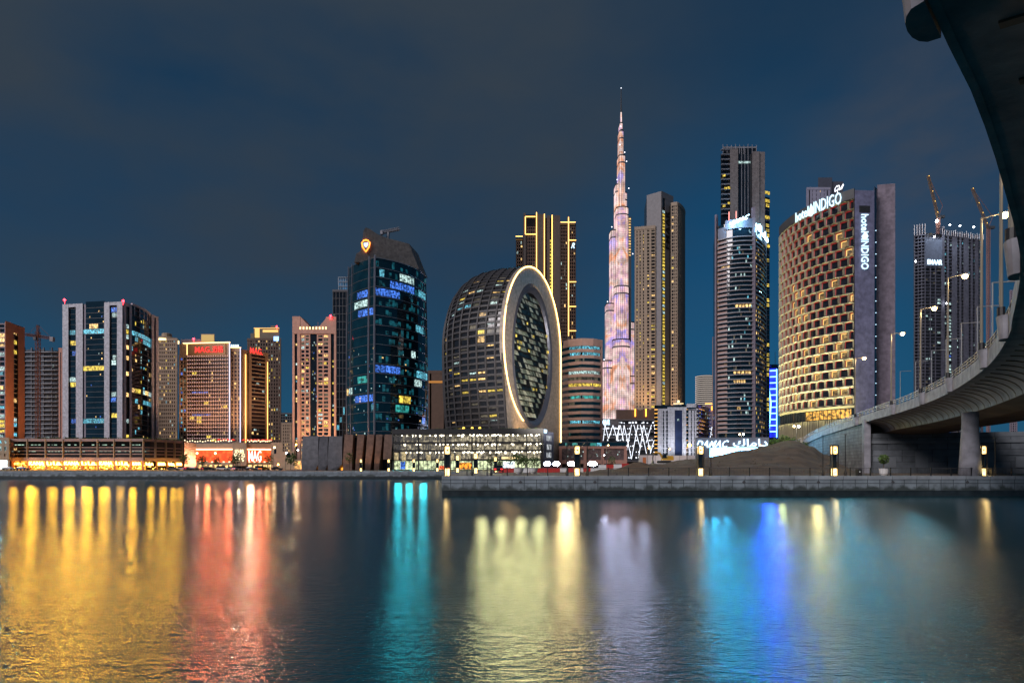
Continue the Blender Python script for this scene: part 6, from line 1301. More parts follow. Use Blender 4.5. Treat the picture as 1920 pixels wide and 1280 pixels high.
mb = MB(); mb.tube([(*Sf.at(Sf.w * .33, 1), Z_(420)), (*Sf.at(Sf.w * .33, 1), Z_(404))], .3, 5).tube([(*Sf.at(Sf.w * .52, 1), Z_(418)), (*Sf.at(Sf.w * .52, 1), Z_(405))], .3, 5); mb.build('crown_strip', glow('rose_strip', (1, .35, .3), 2), t)
S9 = Strip([XY(1336, 430), XY(1345, 430)]); t2 = building('slim_pale_tower', 'thin pale tower edge just left of the letter crowned tower', S9.p); mb = MB(); mb.fb(S9, 0, S9.w, GZ, PZ(631, 430), -12, 0); mb.build('wall', M['rose'], t2); mb = MB()
for j in range(28): z = GZ + 3.4 * j; mb.fb(S9, S9.w * .3, S9.w * .75, z, z + 2, -.2, .06)
mb.build('glazing', M['glass'], t2)
# --- blue light sail building
d = 440; Z_ = lambda y: PZ(y, d); S = Strip(arc(XY(1438, d), XY(1459, d - 2), 1.5, 5)); t = building('blue_light_building', 'narrow building with electric blue light lines beside the hotel', [S.p[0], S.p[-1]])
mb = MB(); mb.prism(foot(S.p, 14), GZ, Z_(684)); mb.build('glazing', M['blueglass'], t)
mb = MB(); L_ = [(1440.5, 685), (1441.5, 712), (1443, 735), (1445.5, 755), (1444.5, 775), (1443, 800), (1442, 815)]
mb.tube([(*S.at(S.u_px(a), .9), Z_(y)) for a, y in L_], .5, 5); mb.tube([(*S.at(S.u_px(1455), .9), Z_(y)) for y in (693, 820)], .3, 5)
for k in range(11):
    y = 696 + k * 11.3; p = S.at(S.u_px(1444), .8); mb.tube([(*S.at(S.u_px(1444), .8), Z_(y)), (*S.at(S.u_px(1455), .8), Z_(y))], .38, 5)
mb.build('blue_lines', M['led_blue'], t)
for y in (700, 735, 770, 800): light('blue_streak_spot', 'SPOT', (*S.at(S.w * .4, 1.5), Z_(y)), 60000, (.02, .06, 1), (PX(1450, 20), 20, 0), 2.5, 110, t)  # added spots that strengthen the blue streak on the canal
mb = MB(); mb.fb(S, S.u_px(1443), S.u_px(1455), Z_(820), Z_(692), .1, .4); mb.build('blue_wall', glow('blue_wash', (.02, .04, 1), 1.6, .5, .15), t); mb = MB(); mb.tube([(*S.at(S.w * .75, -3), Z_(686)), (*S.at(S.w * .75, -3), Z_(660))], .15, 4); mb.build('antenna', M['grey'], t)

# --- faceted hotel
dl, dr = 238, 205
S = Strip(arc(XY(1462.5, dl), XY(1602, dr), 4.2, 22)); t = building('faceted_hotel', 'hotel with hexagonal beige window facets and glowing white lettering', [S.p[0], S.p[-1]])
zb, ztop = PZ(760, 207), 95.2; nr, nc = 22, 11; rh = (ztop - zb) / nr; cw = S.w / nc
mb = MB(); ring = [S.at(S.w * i / 30, -1.1) for i in range(31)] + [S.p[-1] + Vector((4, 10)), S.p[0] + Vector((20, 14))]; mb.prism(ring, GZ, 98.6); mb.build('core', M['dgrey'], t)
fac = MB(); fac2 = MB(); redl = MB(); wn_ = []; mats_ = []
def P3(u, z, o): p = S.at(min(max(u, 0), S.w), o); return (p.x, p.y, z)
win_lit = {(10, 21): 0, (9, 20): 1, (8, 19): 1, (10, 18): 1, (9, 18): 1, (7, 19): 1}
lits = set()
random.seed(11)
for j in range(nr):
    for i in range(nc + 1):
        off = 0 if j % 2 == 0 else -.5
        u0, u1 = (i + off) * cw, (i + 1 + off) * cw
        if u1 <= .4 or u0 >= S.w - .4: continue
        u0, u1 = max(u0, 0), min(u1, S.w); z0_, z1_ = zb + j * rh, zb + (j + 1) * rh; um = (u0 + u1) / 2
        hx = [(u0, z0_ + rh * .10), (um, z0_ - rh * .05), (u1, z0_ + rh * .10), (u1, z1_ - rh * .07), (um + cw * .1, z1_ + rh * .03), (u0, z1_ - rh * .07)]
        w0, w1 = u0 + (u1 - u0) * .08, u0 + (u1 - u0) * .76; a, b = z0_ + rh * .15, z1_ - rh * .12
        wi = [(w0, a), (um, a), (w1, a), (w1 - .1, b), (um, b), (w0 + .12, b)]
        for k in range(6):
            k2 = (k + 1) % 6; oa = .55 if k in (2, 3) else .38
            fac.quad(P3(*hx[k], .5), P3(*hx[k2], .5), P3(*wi[k2], -.85), P3(*wi[k], -.85))
        redl.quad(P3(w0, b - .02, -.5), P3(w1 - .1, b - .02, -.5), P3(w1 - .12, b + .17, -.35), P3(w0 + .1, b + .17, -.35))
        redl.quad(P3(w0 - .02, a, -.5), P3(w0 + .13, b, -.5), P3(w0 - .1, b, -.4), P3(w0 - .22, a, -.4))
        lit = random.random() < (.11 + .12 * (i > 4)); wn_.append(((w0, w1, a, b), lit and j < 20, i))
fac.build('facet_frame', mk('facet_panel', (.37, .35, .27), .5, var=.18), t); redl.build('red_light_lines', M['redline'], t)
dark = glass('hotel_window', (.014, .015, .018), .06)
room = glow('hotel_room', (1, .60, .20), .22, .8, 1.1, False, .4)
wn_.sort(key=lambda w: (not w[1], -w[2])); rest = MB(); lamps = 0
for k, ((w0, w1, a, b), lit, i) in enumerate(wn_):
    q = [P3(w0 - .05, a - .05, -.8), P3(w1 + .05, a - .05, -.8), P3(w1 - .05, b + .05, -.8), P3(w0 + .07, b + .05, -.8)]
    if k < 100:
        o = MB().quad(*q).build('window', room if lit else dark, t)
        if lit:
            r = MB(); r.quad(P3(w0 + .15, b - .38, -.76), P3(w1 - .2, b - .30, -.76), P3(w1 - .2, b - .05, -.76), P3(w0 + .15, b - .13, -.76)); r.quad(P3(w0 + .15, a + .2, -.76), P3(w0 + .42, a + .2, -.76), P3(w0 + .42, b - .4, -.76), P3(w0 + .15, b - .4, -.76)); r.build('lit_curtain', M['roomlamp'], o)
    else: rest.quad(*q)
rest.build('window', dark, t, kind='stuff')
mb = MB(); mb.fb(S, 0, S.w, ztop + rh * .1, 98.9, -.9, .35); mb.build('parapet', M['dgrey'], t)
mb = MB(); z2 = PZ(785, 207)
for k in range(46): u = S.w * k / 46; mb.fb(S, u, u + .38, GZ, z2, -.6, .35 if k % 3 else .5)
mb.fb(S, 0, S.w, zb - .9, zb - .1, -.9, .4); mb.build('ribbed_base', mk('ribbed_base', (.30, .27, .17), .6), t)
mb = MB(); mb.fb(S, 0, S.w, z2, zb - .9, -.9, -.2); mb.build('restaurant_glazing', M['glass'], t)
mb = MB(); mb.fb(S, S.w * .5, S.w * .97, z2 + .3, zb - 1.2, -.19, -.15); light('restaurant_streak_spot', 'SPOT', (*S.at(S.w * .7, 1.5), z2 + 3), 9000, (1, .80, .30), (PX(1550, 20), 20, 0), 1.5, 110, t)  # the spot is added for a yellow water streak under the restaurant
mb.build('restaurant_glow', glow('restaurant', (1, .5, .08), .8, .95, .9), t)
mb = MB()
for k in range(24): u = S.w * k / 24; mb.fb(S, u, u + .12, z2, zb - .9, -.15, .05)
mb.build('restaurant_mullions', M['black'], t)
mb = MB(); za_, zb2 = 94.7, 98.6; ul, ur = S.u_px(1495), S.u_px(1579)
mb.text(S, 'hotel', ul, ul + (ur - ul) * .34, za_ + .3, zb2, .6, .3); mb.text(S, 'INDIGO', ul + (ur - ul) * .46, ur, za_ + .1, zb2 + .5, .6, .3)
def drop(S_, um, zm, w, h, o):
    pts = [(0, .5), (.28, .2), (.4, -.12), (.28, -.42), (0, -.5), (-.28, -.42), (-.4, -.12), (-.22, .15)]; f_ = []; 
    for oo_ in (o, o + .3): f_ += [(*S_.at(um + a * w, oo_), zm + b * h) for a, b in pts]
    return f_, [tuple(range(8, 16)), tuple(range(7, -1, -1))] + [(k, (k + 1) % 8, (k + 1) % 8 + 8, k + 8) for k in range(8)]
mb.add(*drop(S, ul + (ur - ul) * .40, (za_ + zb2) / 2, 2.6, 4.6, .6)); mb.build('roof_letters', M['sign_hotel'], t)
mb = MB(); ue = S.u_px(1572); e = lambda a, b: P3(ue + a * .62, 100.2 + b * .62, .4)
mb.tube([e(-1.6, -.6), e(-1.6, 1.2), e(-.6, 2.4), e(.6, 2.2), e(.9, .8), e(0, .3), e(-1.6, -.6)], .13, 4); mb.tube([e(0, .3), e(1.4, .2), e(2.8, 2.2)], .13, 4); mb.tube([e(.4, -.4), e(2.0, -.3), e(3.0, 1.8)], .12, 4); mb.tube([e(-.4, 1.5), e(.1, 1.9)], .12, 4); mb.tube([e(-.3, -3), e(-.3, 0)], .1, 4); mb.build('roof_emblem', M['led_white'], t)
Sg1 = Strip([XY(1602.5, dr - .5), XY(1639.5, dr)]); Sg2 = Strip([XY(1645, dr + 9), XY(1678.5, dr + 8)])
mb = MB(); mb.fb(Sg1, 0, Sg1.w, GZ, PZ(357.5, dr), -22, 0); mb.build('grey_slab', panelled('slab_panel', (.17, .17, .27), (1, 0), 2.3, 4.6, .035, .6, .85, .5, .06), t)
mb = MB(); mb.fb(Sg2, 0, Sg2.w, GZ, PZ(344, dr + 8), -24, 0); mb.build('mauve_slab', panelled('slab_panel_mauve', (.225, .185, .225), (1, 0), 2.6, 5.0, .035, .6, .85, .5, .06), t)
mb = MB(); Sd = Strip([XY(1639.4, dr + 3), XY(1645.4, dr + 5)]); mb.fb(Sd, 0, Sd.w, GZ, PZ(352, dr + 4), -10, 0); mb.build('dark_slot', M['glass'], t)
mb = MB()
for j in range(18): p = Sd.at(Sd.w * .4, .1); z = GZ + 14 + j * 4.1; mb.box(p.x - .12, p.x + .12, p.y - .1, p.y + .1, z, z + .18)
mb.build('slot_lights', M['sign_pale'], t)
mb = MB(); mb.fb(Sg1, Sg1.u_px(1611), Sg1.u_px(1631), PZ(399, dr), PZ(386.5, dr), .01, .08); mb.build('louvre', M['black'], t)
mb = MB()
for k in range(8): z = PZ(398.5, dr) + k * .28; mb.fb(Sg1, Sg1.u_px(1611.4), Sg1.u_px(1630.6), z, z + .1, .08, .16)
mb.build('louvre_blades', M['dgrey'], t)
mb = MB(); ua_, ub_ = Sg1.u_px(1614), Sg1.u_px(1627.5); mb.text(Sg1, 'hotel', ua_, ub_ - .1, PZ(437, dr), PZ(403, dr), .15, .3, turn=True); mb.text(Sg1, 'INDIGO', ua_, ub_, PZ(506, dr), PZ(449, dr), .15, .3, turn=True); mb.add(*drop(Sg1, (ua_ + ub_) / 2, PZ(442.5, dr), 2.9, 2.3, .15)); mb.build('vertical_letters', M['sign_hotel'], t)
for z_ in (PZ(420, dr), PZ(475, dr)): light('sign_streak_spot', 'SPOT', (*Sg1.at(Sg1.w * .5, 3), z_), 34000, (.03, .46, .70), (PX(1621, 60), 30, 0), 1.2, 100, t)  # added spots, aimed at the water for the vertical sign's cyan streak
for f_ in (.2, .7): p_ = S.at(ul + (ur - ul) * f_, 3); light('sign_streak_spot', 'SPOT', (p_.x, p_.y, 96.6), 30000, (.03, .46, .70), (p_.x * .2, 20, 0), 1.2, 100, t)  # two more added spots, streaking the water below the roof letters
for k in range(5):
    u = S.w * (.08 + .21 * k); p = S.at(u, 9); q_ = S.at(u, 0); light('facade_uplight', 'SPOT', (p.x, p.y, GZ + 9), 34000, (1, .93, .50), (q_.x, q_.y, 48), .8, 78, t); light('facade_uplight', 'SPOT', (p.x, p.y, GZ + 9.5), 38000, (1, .94, .55), (q_.x, q_.y, 80), .8, 50, t)
# --- white tower behind the hotel
d = 480; t, S9, zt9 = stone_tower('white_far_tower', 'white tower with dark window columns peeking over the hotel roof', 1512, 1556, d, 354, 20, M['lilac'], 6, .05, [M['w_warm']], 2.6, 1.0, 3.4, cap=30)
S8 = Strip([XY(1534, d + 8), XY(1582, d + 8)]); mb = MB(); mb.fb(S8, 0, S8.w * .55, GZ, PZ(333, d + 8), -16, 0); mb.fb(S8, S8.w * .55, S8.w, GZ, PZ(339, d + 8), -16, -1.5); mb.fb(S8, S8.w * .2, S8.w * .95, PZ(331, d), PZ(330, d), -9, -3); mb.build('dark_shaft', mk('far_shaft', (.06, .065, .09), .7), t)

# --- unfinished tower with work lights
d = 600; Z_ = lambda y: PZ(y, d); Sa = Strip([XY(1714, d + 4), XY(1734, d)]); Sb = Strip([XY(1734, d - 2), XY(1766, d)]); Sc = Strip([XY(1766, d), XY(1843, d + 14)])
t = building('unfinished_tower', 'tall unfinished concrete tower with work lights and cranes on top', [Sa.p[0], Sc.p[1]])
mb = MB(); mb.prism([Sa.p[0] + Vector((1.5, 3)), Sb.p[0] + Vector((0, 3)), Sb.p[1] + Vector((0, 3)), Sc.p[1] + Vector((-1, 3)), Sc.p[1] + Vector((8, 20)), Sa.p[0] + Vector((20, 26))], GZ, Z_(436)); mb.build('core', mk('raw_dark', (.05, .055, .07), .8, var=.4, scale=.2), t)
mb = MB(); fh = 3.3; nf = int((Z_(430) - GZ) / fh); wins = []; cs = mk('raw_slab', (.13, .14, .19), .7, var=.25)
for j in range(nf):
    z = GZ + j * fh; mb.fb(Sa, 0, Sa.w, z, z + .5, -2, 1.6); mb.fb(Sb, 0, Sb.w, z, z + .4, -2, .2) if z < Z_(445) else None; mb.fb(Sc, 0, Sc.w, z, z + .45, -2, .1)
mb.build('floor_slab', cs, t)
mb = MB()
for k in (0, .33, .66, .97): mb.fb(Sa, Sa.w * k, Sa.w * k + .6, GZ, Z_(421), -2, 1.2)
for k in (0, .3, .6, .96): mb.fb(Sb, Sb.w * k, Sb.w * k + .8, GZ, Z_(447), -2, .35)
for a, b in ((0, .06), (.12, .16), (.24, .36), (.42, .46), (.52, .64), (.70, .74), (.80, .88), (.95, 1)): mb.fb(Sc, Sc.w * a, Sc.w * b, GZ, Z_(432) if a > .1 else Z_(424), -2, .4)
mb.build('columns', mk('raw_column_b', (.10, .10, .13), .75, var=.3), t)
for j in range(nf):
    z = GZ + j * fh
    for k in range(14):
        if random.random() < (.13 + .15 * (j > nf - 14)): a = Sc.w * k / 14; wins.append(win(Sc, a + .4, a + random.uniform(1, 2.6), z + .6, z + random.uniform(1.6, fh - .2), -1.6, random.choice([M['w_cool'], M['w_dim'], M['w_cyan'], M['w_cool']])))
    if random.random() < .75 and j < nf - 20: wins.append(win(Sc, Sc.w * .17, Sc.w * .235, z + .6, z + 2.6, -1.2, random.choice([M['w_cool'], M['w_blue'], M['w_cool']])))
    for k in range(4):
        if random.random() < .1: wins.append(win(Sb, Sb.w * k / 4 + .5, Sb.w * (k + .8) / 4, z + .6, z + 2.4, -1.2, random.choice([M['w_dim'], M['w_cool']])))
put_windows(t, wins)
mb = MB(); mb.fb(Sb, 0, Sb.w, Z_(500), Z_(449), -1, .6); mb.build('wrap_panel', mk('wrap_panel', (.12, .14, .19), .6), t)
MB().text(Sb, 'EMAAR', Sb.u_px(1738), Sb.u_px(1765), Z_(497), Z_(488), .7, .4).build('white_letters', M['sign_white'], t); light('sign_streak_spot', 'SPOT', (*Sb.at(Sb.w * .5, 4), Z_(492)), 150000, (.10, .55, .75), (PX(1740, 20), 20, 0), 2, 110, t)  # added spot spreads teal over the water from this sign
mb = MB(); tops = MB()
for k in range(20):
    u = Sc.w * k / 19; p = Sc.at(u, .6); mb.tube([(p.x, p.y, Z_(440)), (p.x, p.y, Z_(427 + random.random() * 5))], .14, 4)
    if k: q_ = Sc.at(Sc.w * (k - 1) / 19, .6); mb.tube([(q_.x, q_.y, Z_(431)), (p.x, p.y, Z_(431))], .12, 4); mb.tube([(q_.x, q_.y, Z_(436)), (p.x, p.y, Z_(436))], .12, 4)
for k in range(5):
    p = Sa.at(Sa.w * k / 4, 1.8); mb.tube([(p.x, p.y, Z_(440)), (p.x, p.y, Z_(420))], .2, 4)
    for y in (424, 430, 436): q_ = Sa.at(Sa.w * max(k - 1, 0) / 4, 1.8); mb.tube([(q_.x, q_.y, Z_(y)), (p.x, p.y + .01, Z_(y))], .18, 4)
mb.build('scaffold', M['metal'], t)
for px, y in ((1757, 417), (1752, 446), (1781, 424), (1800, 426), (1826, 428), (1775, 570), (1717, 492)): MB().sphere((PX(px, d - 3), d - 3, Z_(y)), 1.4 if px == 1757 else .7, 0, 6).build('work_lamp', M['lamp_w'], t)
for px in (1745, 1785, 1825): light('work_light', 'SPOT', (PX(px, d - 14), d - 14, Z_(418)), 30000, (.75, .86, 1), (PX(px, d), d, Z_(520)), .6, 90, t)
def luffing(bx, by, tx, ty, d, label, mast_to):
    x = PX(bx, d); z = PZ(by, d); c = thing('luffing_crane', label, 'crane', (x, d, PZ(mast_to, d)), 'cranes on the unfinished tower')
    m_ = MB(); lattice(m_, (x, d, PZ(mast_to, d)), (x, d, z), 2.2, max(4, int((mast_to - by) / 5)), .16); m_.build('mast', M['crane'], c)
    m_ = MB(); lattice(m_, (x, d, z), (PX(tx, d), d - 4, PZ(ty, d)), 1.7, 16, .14); m_.build('boom', M['craney'], c)
    m_ = MB(); m_.box(x - 1, x + 6, d - 1.3, d + 1.3, z - .5, z + 2); m_.build('machinery_deck', M['dgrey'], c); MB().tube([(x, d, z), (x + 4.5, d, z + 12), (PX(tx, d), d - 4, PZ(ty, d))], .22, 4).build('back_stay', M['crane'], c)
    MB().tube([(PX(tx, d), d - 4, PZ(ty, d)), (PX(tx, d), d - 4, PZ(ty + 26 * 1.0, d))], .08, 4).build('hoist_rope', M['black'], c); m_ = MB()
    for k in (.12, .38, .62, .98): p = Vector((x, d, z)).lerp(Vector((PX(tx, d), d - 4, PZ(ty, d))), k); m_.sphere((p.x, p.y - 1.2, p.z), .3, 0, 5)
    m_.build('boom_lamps', glow('boom_lamp_' + str(bx), (1, .6, .12), 4), c)
luffing(1759, 408, 1735, 333, 600, 'yellow luffing crane leaning left on the unfinished tower', 438)
luffing(1853, 428, 1817, 356, 612, 'reddish luffing crane with tall mast right of the unfinished tower', 877)
stone_tower('far_grey_tower', 'tiny far grey tower behind the bridge curve at the right', 1893, 1907, 900, 545, 16, M['mauve'], 3, .1, pw=1.6, cap=10)

# --- shop podium on the left bank
dA, dB = 320, 342; Sa = Strip([XY(17, dA), XY(270, dA)]); Sb = Strip([XY(270, dA), XY(342, dB)]); t = building('shop_podium', 'long low podium with dark car park bands over glowing orange shops', [Sa.p[0], Sb.p[1]])
Z_ = lambda y: PZ(y, dA); zt = Z_(822); mb = MB(); mb.prism([Sa.p[0] + Vector((.5, 5)), Sa.p[1] + Vector((0, 5)), Sb.p[1] + Vector((-1, 4)), Sb.p[1] + Vector((-8, 30)), Sa.p[0] + Vector((-12, 40))], GZ, zt - .5); mb.build('core', M['black'], t)
mb = MB()
for S_ in (Sa, Sb):
    mb.fb(S_, 0, S_.w, Z_(827), zt, -14, .4)
    for y in (839, 845, 851.5): mb.fb(S_, 0, S_.w, Z_(y) - .12, Z_(y) + .38, -.4, .3)
    mb.fb(S_, 0, S_.w, Z_(864), Z_(857), -5, .5)
mb.build('bands', M['rose'], t)
mb = MB()
for px in (17, 51, 85, 118, 151, 183, 214, 245, 270): u = Sa.u_px(px); u = min(u, Sa.w - .5); mb.fb(Sa, u, u + .45, Z_(858), zt - .3, -.6, .7)
for k in (.28, .55, .78, .985): mb.fb(Sb, Sb.w * k - .2, Sb.w * k + .2, Z_(858), zt - .3, -.6, .7)
mb.build('fins', M['beige'], t)
mb = MB(); wins = []
for S_, n in ((Sa, 40), (Sb, 12)):
    for y in (834, 846):
        for k in range(n):
            if random.random() < .6: u = S_.w * (k + random.random() * .4) / n; mb.fb(S_, u, u + random.uniform(.6, 1.8), Z_(y), Z_(y) + .45, -3.6, -3.4)
mb.build('deck_lamps', glow('car_deck_lamp', (.55, .8, .62), .7, .7, .3), t, kind='stuff')
mb = MB(); mb.fb(Sa, .5, Sa.w, GZ, Z_(864), -5, -4.6); mb.fb(Sb, 0, Sb.w - .5, GZ, Z_(864), -5, -4.6); mb.build('shop_interior', M['shop'], t)
mb = MB(); PXS = (22, 52, 85, 118, 151, 183, 214, 243, 269)
for px in PXS: u = min(Sa.u_px(px), Sa.w - 1); MB().fb(Sa, u, u + 1.0, GZ, Z_(862), -4, .2).build('shop_pier', M['terra'], t)
for k in (.3, .58, .8, .97): MB().fb(Sb, Sb.w * k, Sb.w * k + .8, GZ, Z_(862), -4, .2).build('shop_pier', M['terra'], t)
KA = 'KANA'; AR = '\uFE8E\uFEE7\uFE8E\uFED8'
mb = MB()
for k, (a, b) in enumerate(((56, 84), (89, 117), (122, 149), (154, 182), (188, 212), (218, 243))): MB().text(Sa, KA if k % 2 == 0 else AR, Sa.u_px(a), Sa.u_px(b), Z_(871.5), Z_(865), .3, .4).build('shop_letters', M['sign_warm'], t)
MB().text(Sa, KA, Sa.u_px(250), Sa.u_px(265), Z_(871.5), Z_(866), .3, .4).build('shop_letters', M['sign_warm'], t)
for k, (a, b) in enumerate(((.03, .22), (.34, .52), (.61, .76), (.83, .96))): MB().text(Sb, AR if k % 2 == 0 else KA, Sb.w * a, Sb.w * b, Z_(872), Z_(866.5), .3, .4).build('shop_letters', M['sign_warm'], t)
for px in (30, 60, 70, 98, 105, 130, 138, 163, 171, 196, 204, 229, 252): light('shop_streak_spot', 'SPOT', (*Sa.at(Sa.u_px(px), 1.5), Z_(random.choice((864, 866)))), random.choice((6000, 14000, 24000)), (1, .50, .03), (PX(px, 20), 20, 0), 1.7, 130, t); light('shop_spill_fill', 'POINT', (*Sa.at(Sa.u_px(px), 2.2), Z_(868)), 220, (1, .5, .12), size=.5, parent=t)  # added spots streak the water gold; added point lamps give the shopfront spill
for k in (.12, .43, .69, .9): light('shop_streak_spot', 'SPOT', (*Sb.at(Sb.w * k, 1.5), Z_(865)), 13000, (1, .50, .03), (-60, 20, 0), 1.7, 130, t); light('shop_spill_fill', 'POINT', (*Sb.at(Sb.w * k, 2.2), Z_(869)), 200, (1, .5, .12), size=.5, parent=t)  # the same added streak spots and spill lamps along the angled front
mb = MB(); mb.fb(Sa, Sa.u_px(28), Sa.u_px(46), Z_(871), Z_(867), .1, .4); mb.build('script_sign', glow('script_sign', (1, .35, .05), 7, .8, 1.3), t)
mb = MB()
for k in range(120):
    S_ = Sa if k < 92 else Sb; u = random.uniform(.02, .97) * S_.w; h = random.uniform(.2, 2.4); mb.fb(S_, u, u + random.uniform(.2, .7), GZ + h, GZ + h + random.uniform(.2, .5), -2, -1.8)
mb.build('cafe_lamps', glow('cafe_lamp', (1, .55, .1), 10, .5, .6), t, kind='stuff')
mb = MB()
for i in range(140): p = Sa.at(random.uniform(.2, .99) * Sa.w, -3) if i < 100 else Sb.at(random.random() * Sb.w, -3); leaves(mb, (p.x, p.y, zt + .3), 1.2, .6, 8, .35)
mb.build('roof_planting', M['leaf'], t)
S = Strip([XY(-40, 315), XY(18, 315)]); t = building('corner_annex', 'small beige annex with bright windows at the left frame edge', S.p); mb = MB(); wins = []
mb.prism(foot(S.p, 20), GZ, PZ(820, 315) - .3); grid(S, mb, 0, S.w, PZ(861, 315), PZ(820, 315), 5, 3, 1.3, 1.5, .4, wins, .75, [M['w_cool'], M['w_cyan'], M['w_blue'], M['w_cool']]); mb.build('wall', M['beige'], t); put_windows(t, wins)
MB().fb(S, 0, S.w - 1.2, GZ + .3, PZ(862, 315), .05, .2).build('shop_window', M['shopw'], t); light('shop_streak_spot', 'SPOT', (*S.at(S.w - 5, 2), PZ(868, 315)), 9000, (.3, .85, 1), (PX(5, 20), 20, 0), .8, 120, t)  # added spot for the pale streak on the water below this shop
# --- low lit houses between hotel and pink tower
d = 400; S = Strip([XY(508, d), XY(570, d)]); t = building('low_house', 'low beige houses in warm street light beside the red screens', S.p); mb = MB(); U = S.u_px
mb.fb(S, 0, U(530), GZ, PZ(829, d), -14, 0); mb.fb(S, U(530), U(552), GZ, PZ(846, d), -12, 1); mb.fb(S, U(552), S.w, GZ, PZ(861, d), -10, 2.5); mb.build('wall', M['beige'], t); mb = MB(); mb.fb(S, U(539), U(545), PZ(858, d), PZ(849, d), 1.01, 1.1); mb.fb(S, U(514), U(518), PZ(850, d), PZ(842, d), .01, .1); mb.build('window', M['glass'], t)
MB().fb(S, U(555), U(569), GZ + .3, PZ(864, d), 2.51, 2.6).build('lit_front', glow('house_front', (1, .5, .15), 1.0, .8, .5), t)
# ------------------------------------------------------------------ street lamps and cars
def street_lamp(px, yt, d, label, mat, h2=None, arm=1.2, power=0, col=(1, .6, .25), r=.42):
    x = PX(px, d); z = PZ(yt, d); t = thing('street_lamp', label, 'street lamp', (x, d, GZ), 'street lamps')
    MB().tube([(x, d, GZ), (x, d, z - .1)], [.14, .08], 6).tube([(x, d, z - .1), (x + arm * .5, d - .4, z + .12)], .06, 5).build('post', M['dgrey'], t)
    MB().box(x + arm * .3, x + arm * .9, d - .75, d - .1, z + .1, z + .22).build('lamp_head', M['dgrey'], t); MB().sphere((x + arm * .55, d - .45, z - .08), r, 0, 8).build('bulb', mat, t)
    if power: light('lamp_light', 'POINT', (x + arm * .55, d - 1.2, z - .6), power, col, size=.3, parent=t)
for px, y, d, lab, m_, pw in ((513, 838, 330, 'warm lamp right of the red screens', 'lamp', 2500), (553.5, 833, 330, 'orange lamp before the pink tower', 'lamp_o', 3500), (535, 848, 330, 'white lamp above the low houses', 'lamp_w', 1500), (557, 843, 340, 'small white lamp beside the orange lamp', 'lamp_w', 0), (368, 849, 300, 'pale lamp over the left red screen', 'lamp', 0), (402, 849, 300, 'pale lamp over the middle of the left red screen', 'lamp', 0), (520, 870, 300, 'low orange lamp by the low houses', 'lamp_o', 1500),
    (1288, 834, 190, 'brightest orange lamp before the white portal building', 'lamp_o', 1200), (1252, 841, 230, 'small orange lamp left of the glass portal', 'lamp_o', 400), (1214, 839, 260, 'orange lamp before the zigzag lights', 'lamp_o', 600), (1137, 834, 230, 'yellow lamp before the rose framed podium', 'lamp', 300), (1129, 853, 220, 'short white lamp before the mesh panels', 'lamp_w', 0), (1342, 823, 200, 'pale lamp above the white letters', 'lamp', 0), (1378, 838, 168, 'small orange lamp before the letter wall', 'lamp_o', 0), (1420, 834, 168, 'small orange lamp at the arabic letters', 'lamp_o', 0)):
    street_lamp(px, y, d, lab, M[m_], power=pw, r=.42 if d > 250 else (.5 if px == 1288 else .22))
for px, y, d, lab in ((1390, 814, 210, 'double headed lamp over the letter wall'), (1493, 799, 165, 'double headed white lamp at the foot of the faceted hotel')):
    x = PX(px, d); z = PZ(y, d); t = thing('double_lamp', lab, 'street lamp', (x, d, GZ)); MB().tube([(x, d, GZ), (x, d, z)], [.12, .07], 6).tube([(x - .7, d, z), (x + .7, d, z)], .05, 5).build('post', M['dgrey'], t)
    for k in (-.65, .65): MB().sphere((x + k, d - .1, z), .3, 0, 8).build('bulb', M['lamp'] if k < 0 else M['lamp_w'], t)
    light('lamp_light', 'POINT', (x, d - 1, z - .5), 500, (1, .85, .55), parent=t)
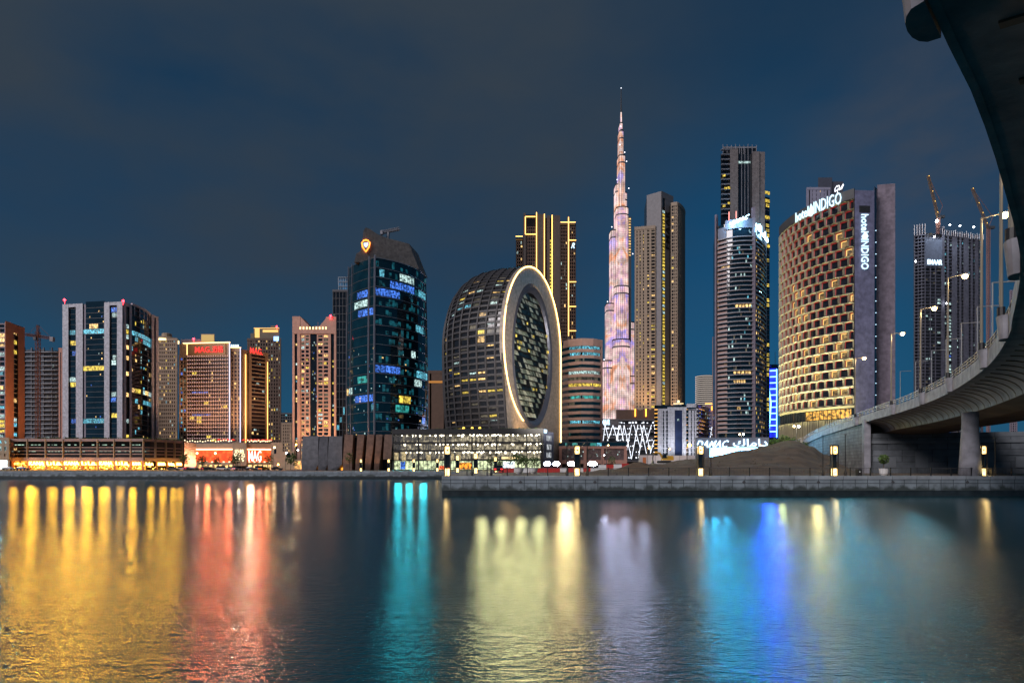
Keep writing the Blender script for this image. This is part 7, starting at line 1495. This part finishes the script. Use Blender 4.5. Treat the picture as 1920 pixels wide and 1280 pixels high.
def car(loc, rz, paint, label, group='cars parked along the far road', lamps=True, van=False):
    t = thing('parked_car', label, 'car', loc, group); x, y, z = loc; b = MB(); L2, W2 = 2.25, .88
    h = 1.85 if van else 1.42; prof = [(-L2, .35), (-L2, .8), (-L2 + .1, .95), (-1.55 if not van else -2.15, 1.0), (1.2, .95), (L2 - .1, .78), (L2, .6), (L2, .35)]
    def ring(w): return [(x + a, y + w, z + c) for a, c in prof]
    n = len(prof); b.add(ring(-W2) + ring(W2), [(k, (k + 1) % n, (k + 1) % n + n, k + n) for k in range(n)] + [tuple(range(n)), tuple(range(2 * n - 1, n - 1, -1))]); 
    g = [(-1.75 if not van else -2.15, .97), (-1.1 if not van else -2.0, h), (.25 if not van else .7, h), (1.15, .95)]
    b.add([(x + a, y + s_ * (.62 if c > 1.2 else .8), z + c + .02 * (c > 1.2)) for s_ in (-1, 1) for a, c in ((g[1][0] + .1, h), (g[2][0] - .1, h))], [(0, 1, 3, 2)]); b.build('body', paint, t)
    c = MB(); c.add([(x + a, y + s_ * (.64 if k in (1, 2) else .82), z + zz) for s_ in (-1, 1) for k, (a, zz) in enumerate(g)], [(0, 1, 2, 3), (7, 6, 5, 4), (0, 4, 5, 1), (2, 6, 7, 3), (1, 5, 6, 2)]); c.build('cabin_glass', M['glass'], t)
    for wx in (-1.4, 1.4):
        for wy in (-.82, .82):
            w = MB(); k = 12; w.add([(x + wx + .33 * math.cos(2 * math.pi * i / k), y + wy + o, z + .33 + .33 * math.sin(2 * math.pi * i / k)) for o in (-.1, .1) for i in range(k)], [tuple(range(k)), tuple(range(2 * k - 1, k - 1, -1))] + [(i, (i + 1) % k, (i + 1) % k + k, i + k) for i in range(k)]); w.build('wheel', M['tyre'], t)
    if lamps:
        for s_ in (-.6, .6):
            MB().box(x - L2 - .02, x - L2 + .06, y + s_ - .2, y + s_ + .2, z + .62, z + .78).build('tail_light', M['tail'], t); MB().box(x + L2 - .06, x + L2 + .02, y + s_ - .18, y + s_ + .18, z + .5, z + .64).build('headlight', M['whitep'], t)
    t.rotation_euler = (0, 0, rz); return t
paints = {k: mk('paint_' + k, c, .25, .1, var=.02) for k, c in dict(white=(.6, .6, .6), black=(.02, .02, .022), silver=(.3, .31, .33), blue=(.04, .06, .15), red=(.25, .02, .02), yellow=(.5, .32, .03), grey=(.1, .1, .11)).items()}
for px, col, rz, lab, van in ((336, 'white', .1, 'white car at the left end of the parked row', 0), (350, 'blue', 1.2, 'dark blue car second in the parked row', 0), (366, 'black', 0, 'black car below the pale lamp', 0), (381, 'grey', 1.3, 'dark grey car turned end-on left of the white van', 0), (398, 'black', .05, 'low black car left of the white van', 0), (413, 'white', 0, 'white van among the parked cars', 1), (434, 'silver', .1, 'silver car below the beige sign panel', 0), (452, 'white', 1.1, 'white car below the white screen letters', 0), (468, 'black', 0, 'black car right of the beige sign panel', 0), (484, 'silver', .1, 'silver van under the right red screen', 1), (498, 'yellow', 1.2, 'yellow taxi-like car near the end of the row', 0), (516, 'black', 0, 'black car at the right end of the parked row', 0), (24, 'silver', .1, 'silver car before the leftmost shops', 0), (40, 'blue', 0, 'dark blue car beside the silver car at the left shops', 0), (322, 'grey', .1, 'grey car at the right end of the shop podium', 0)):
    car((PX(px, 247), 247 + random.uniform(-3, 3), GZ + .005), rz, paints[col], lab, van=bool(van))
car((PX(935, 112), 112, GZ), math.pi / 2, paints['black'], 'black car with red tail lights by the quay end', 'cars by the car park')
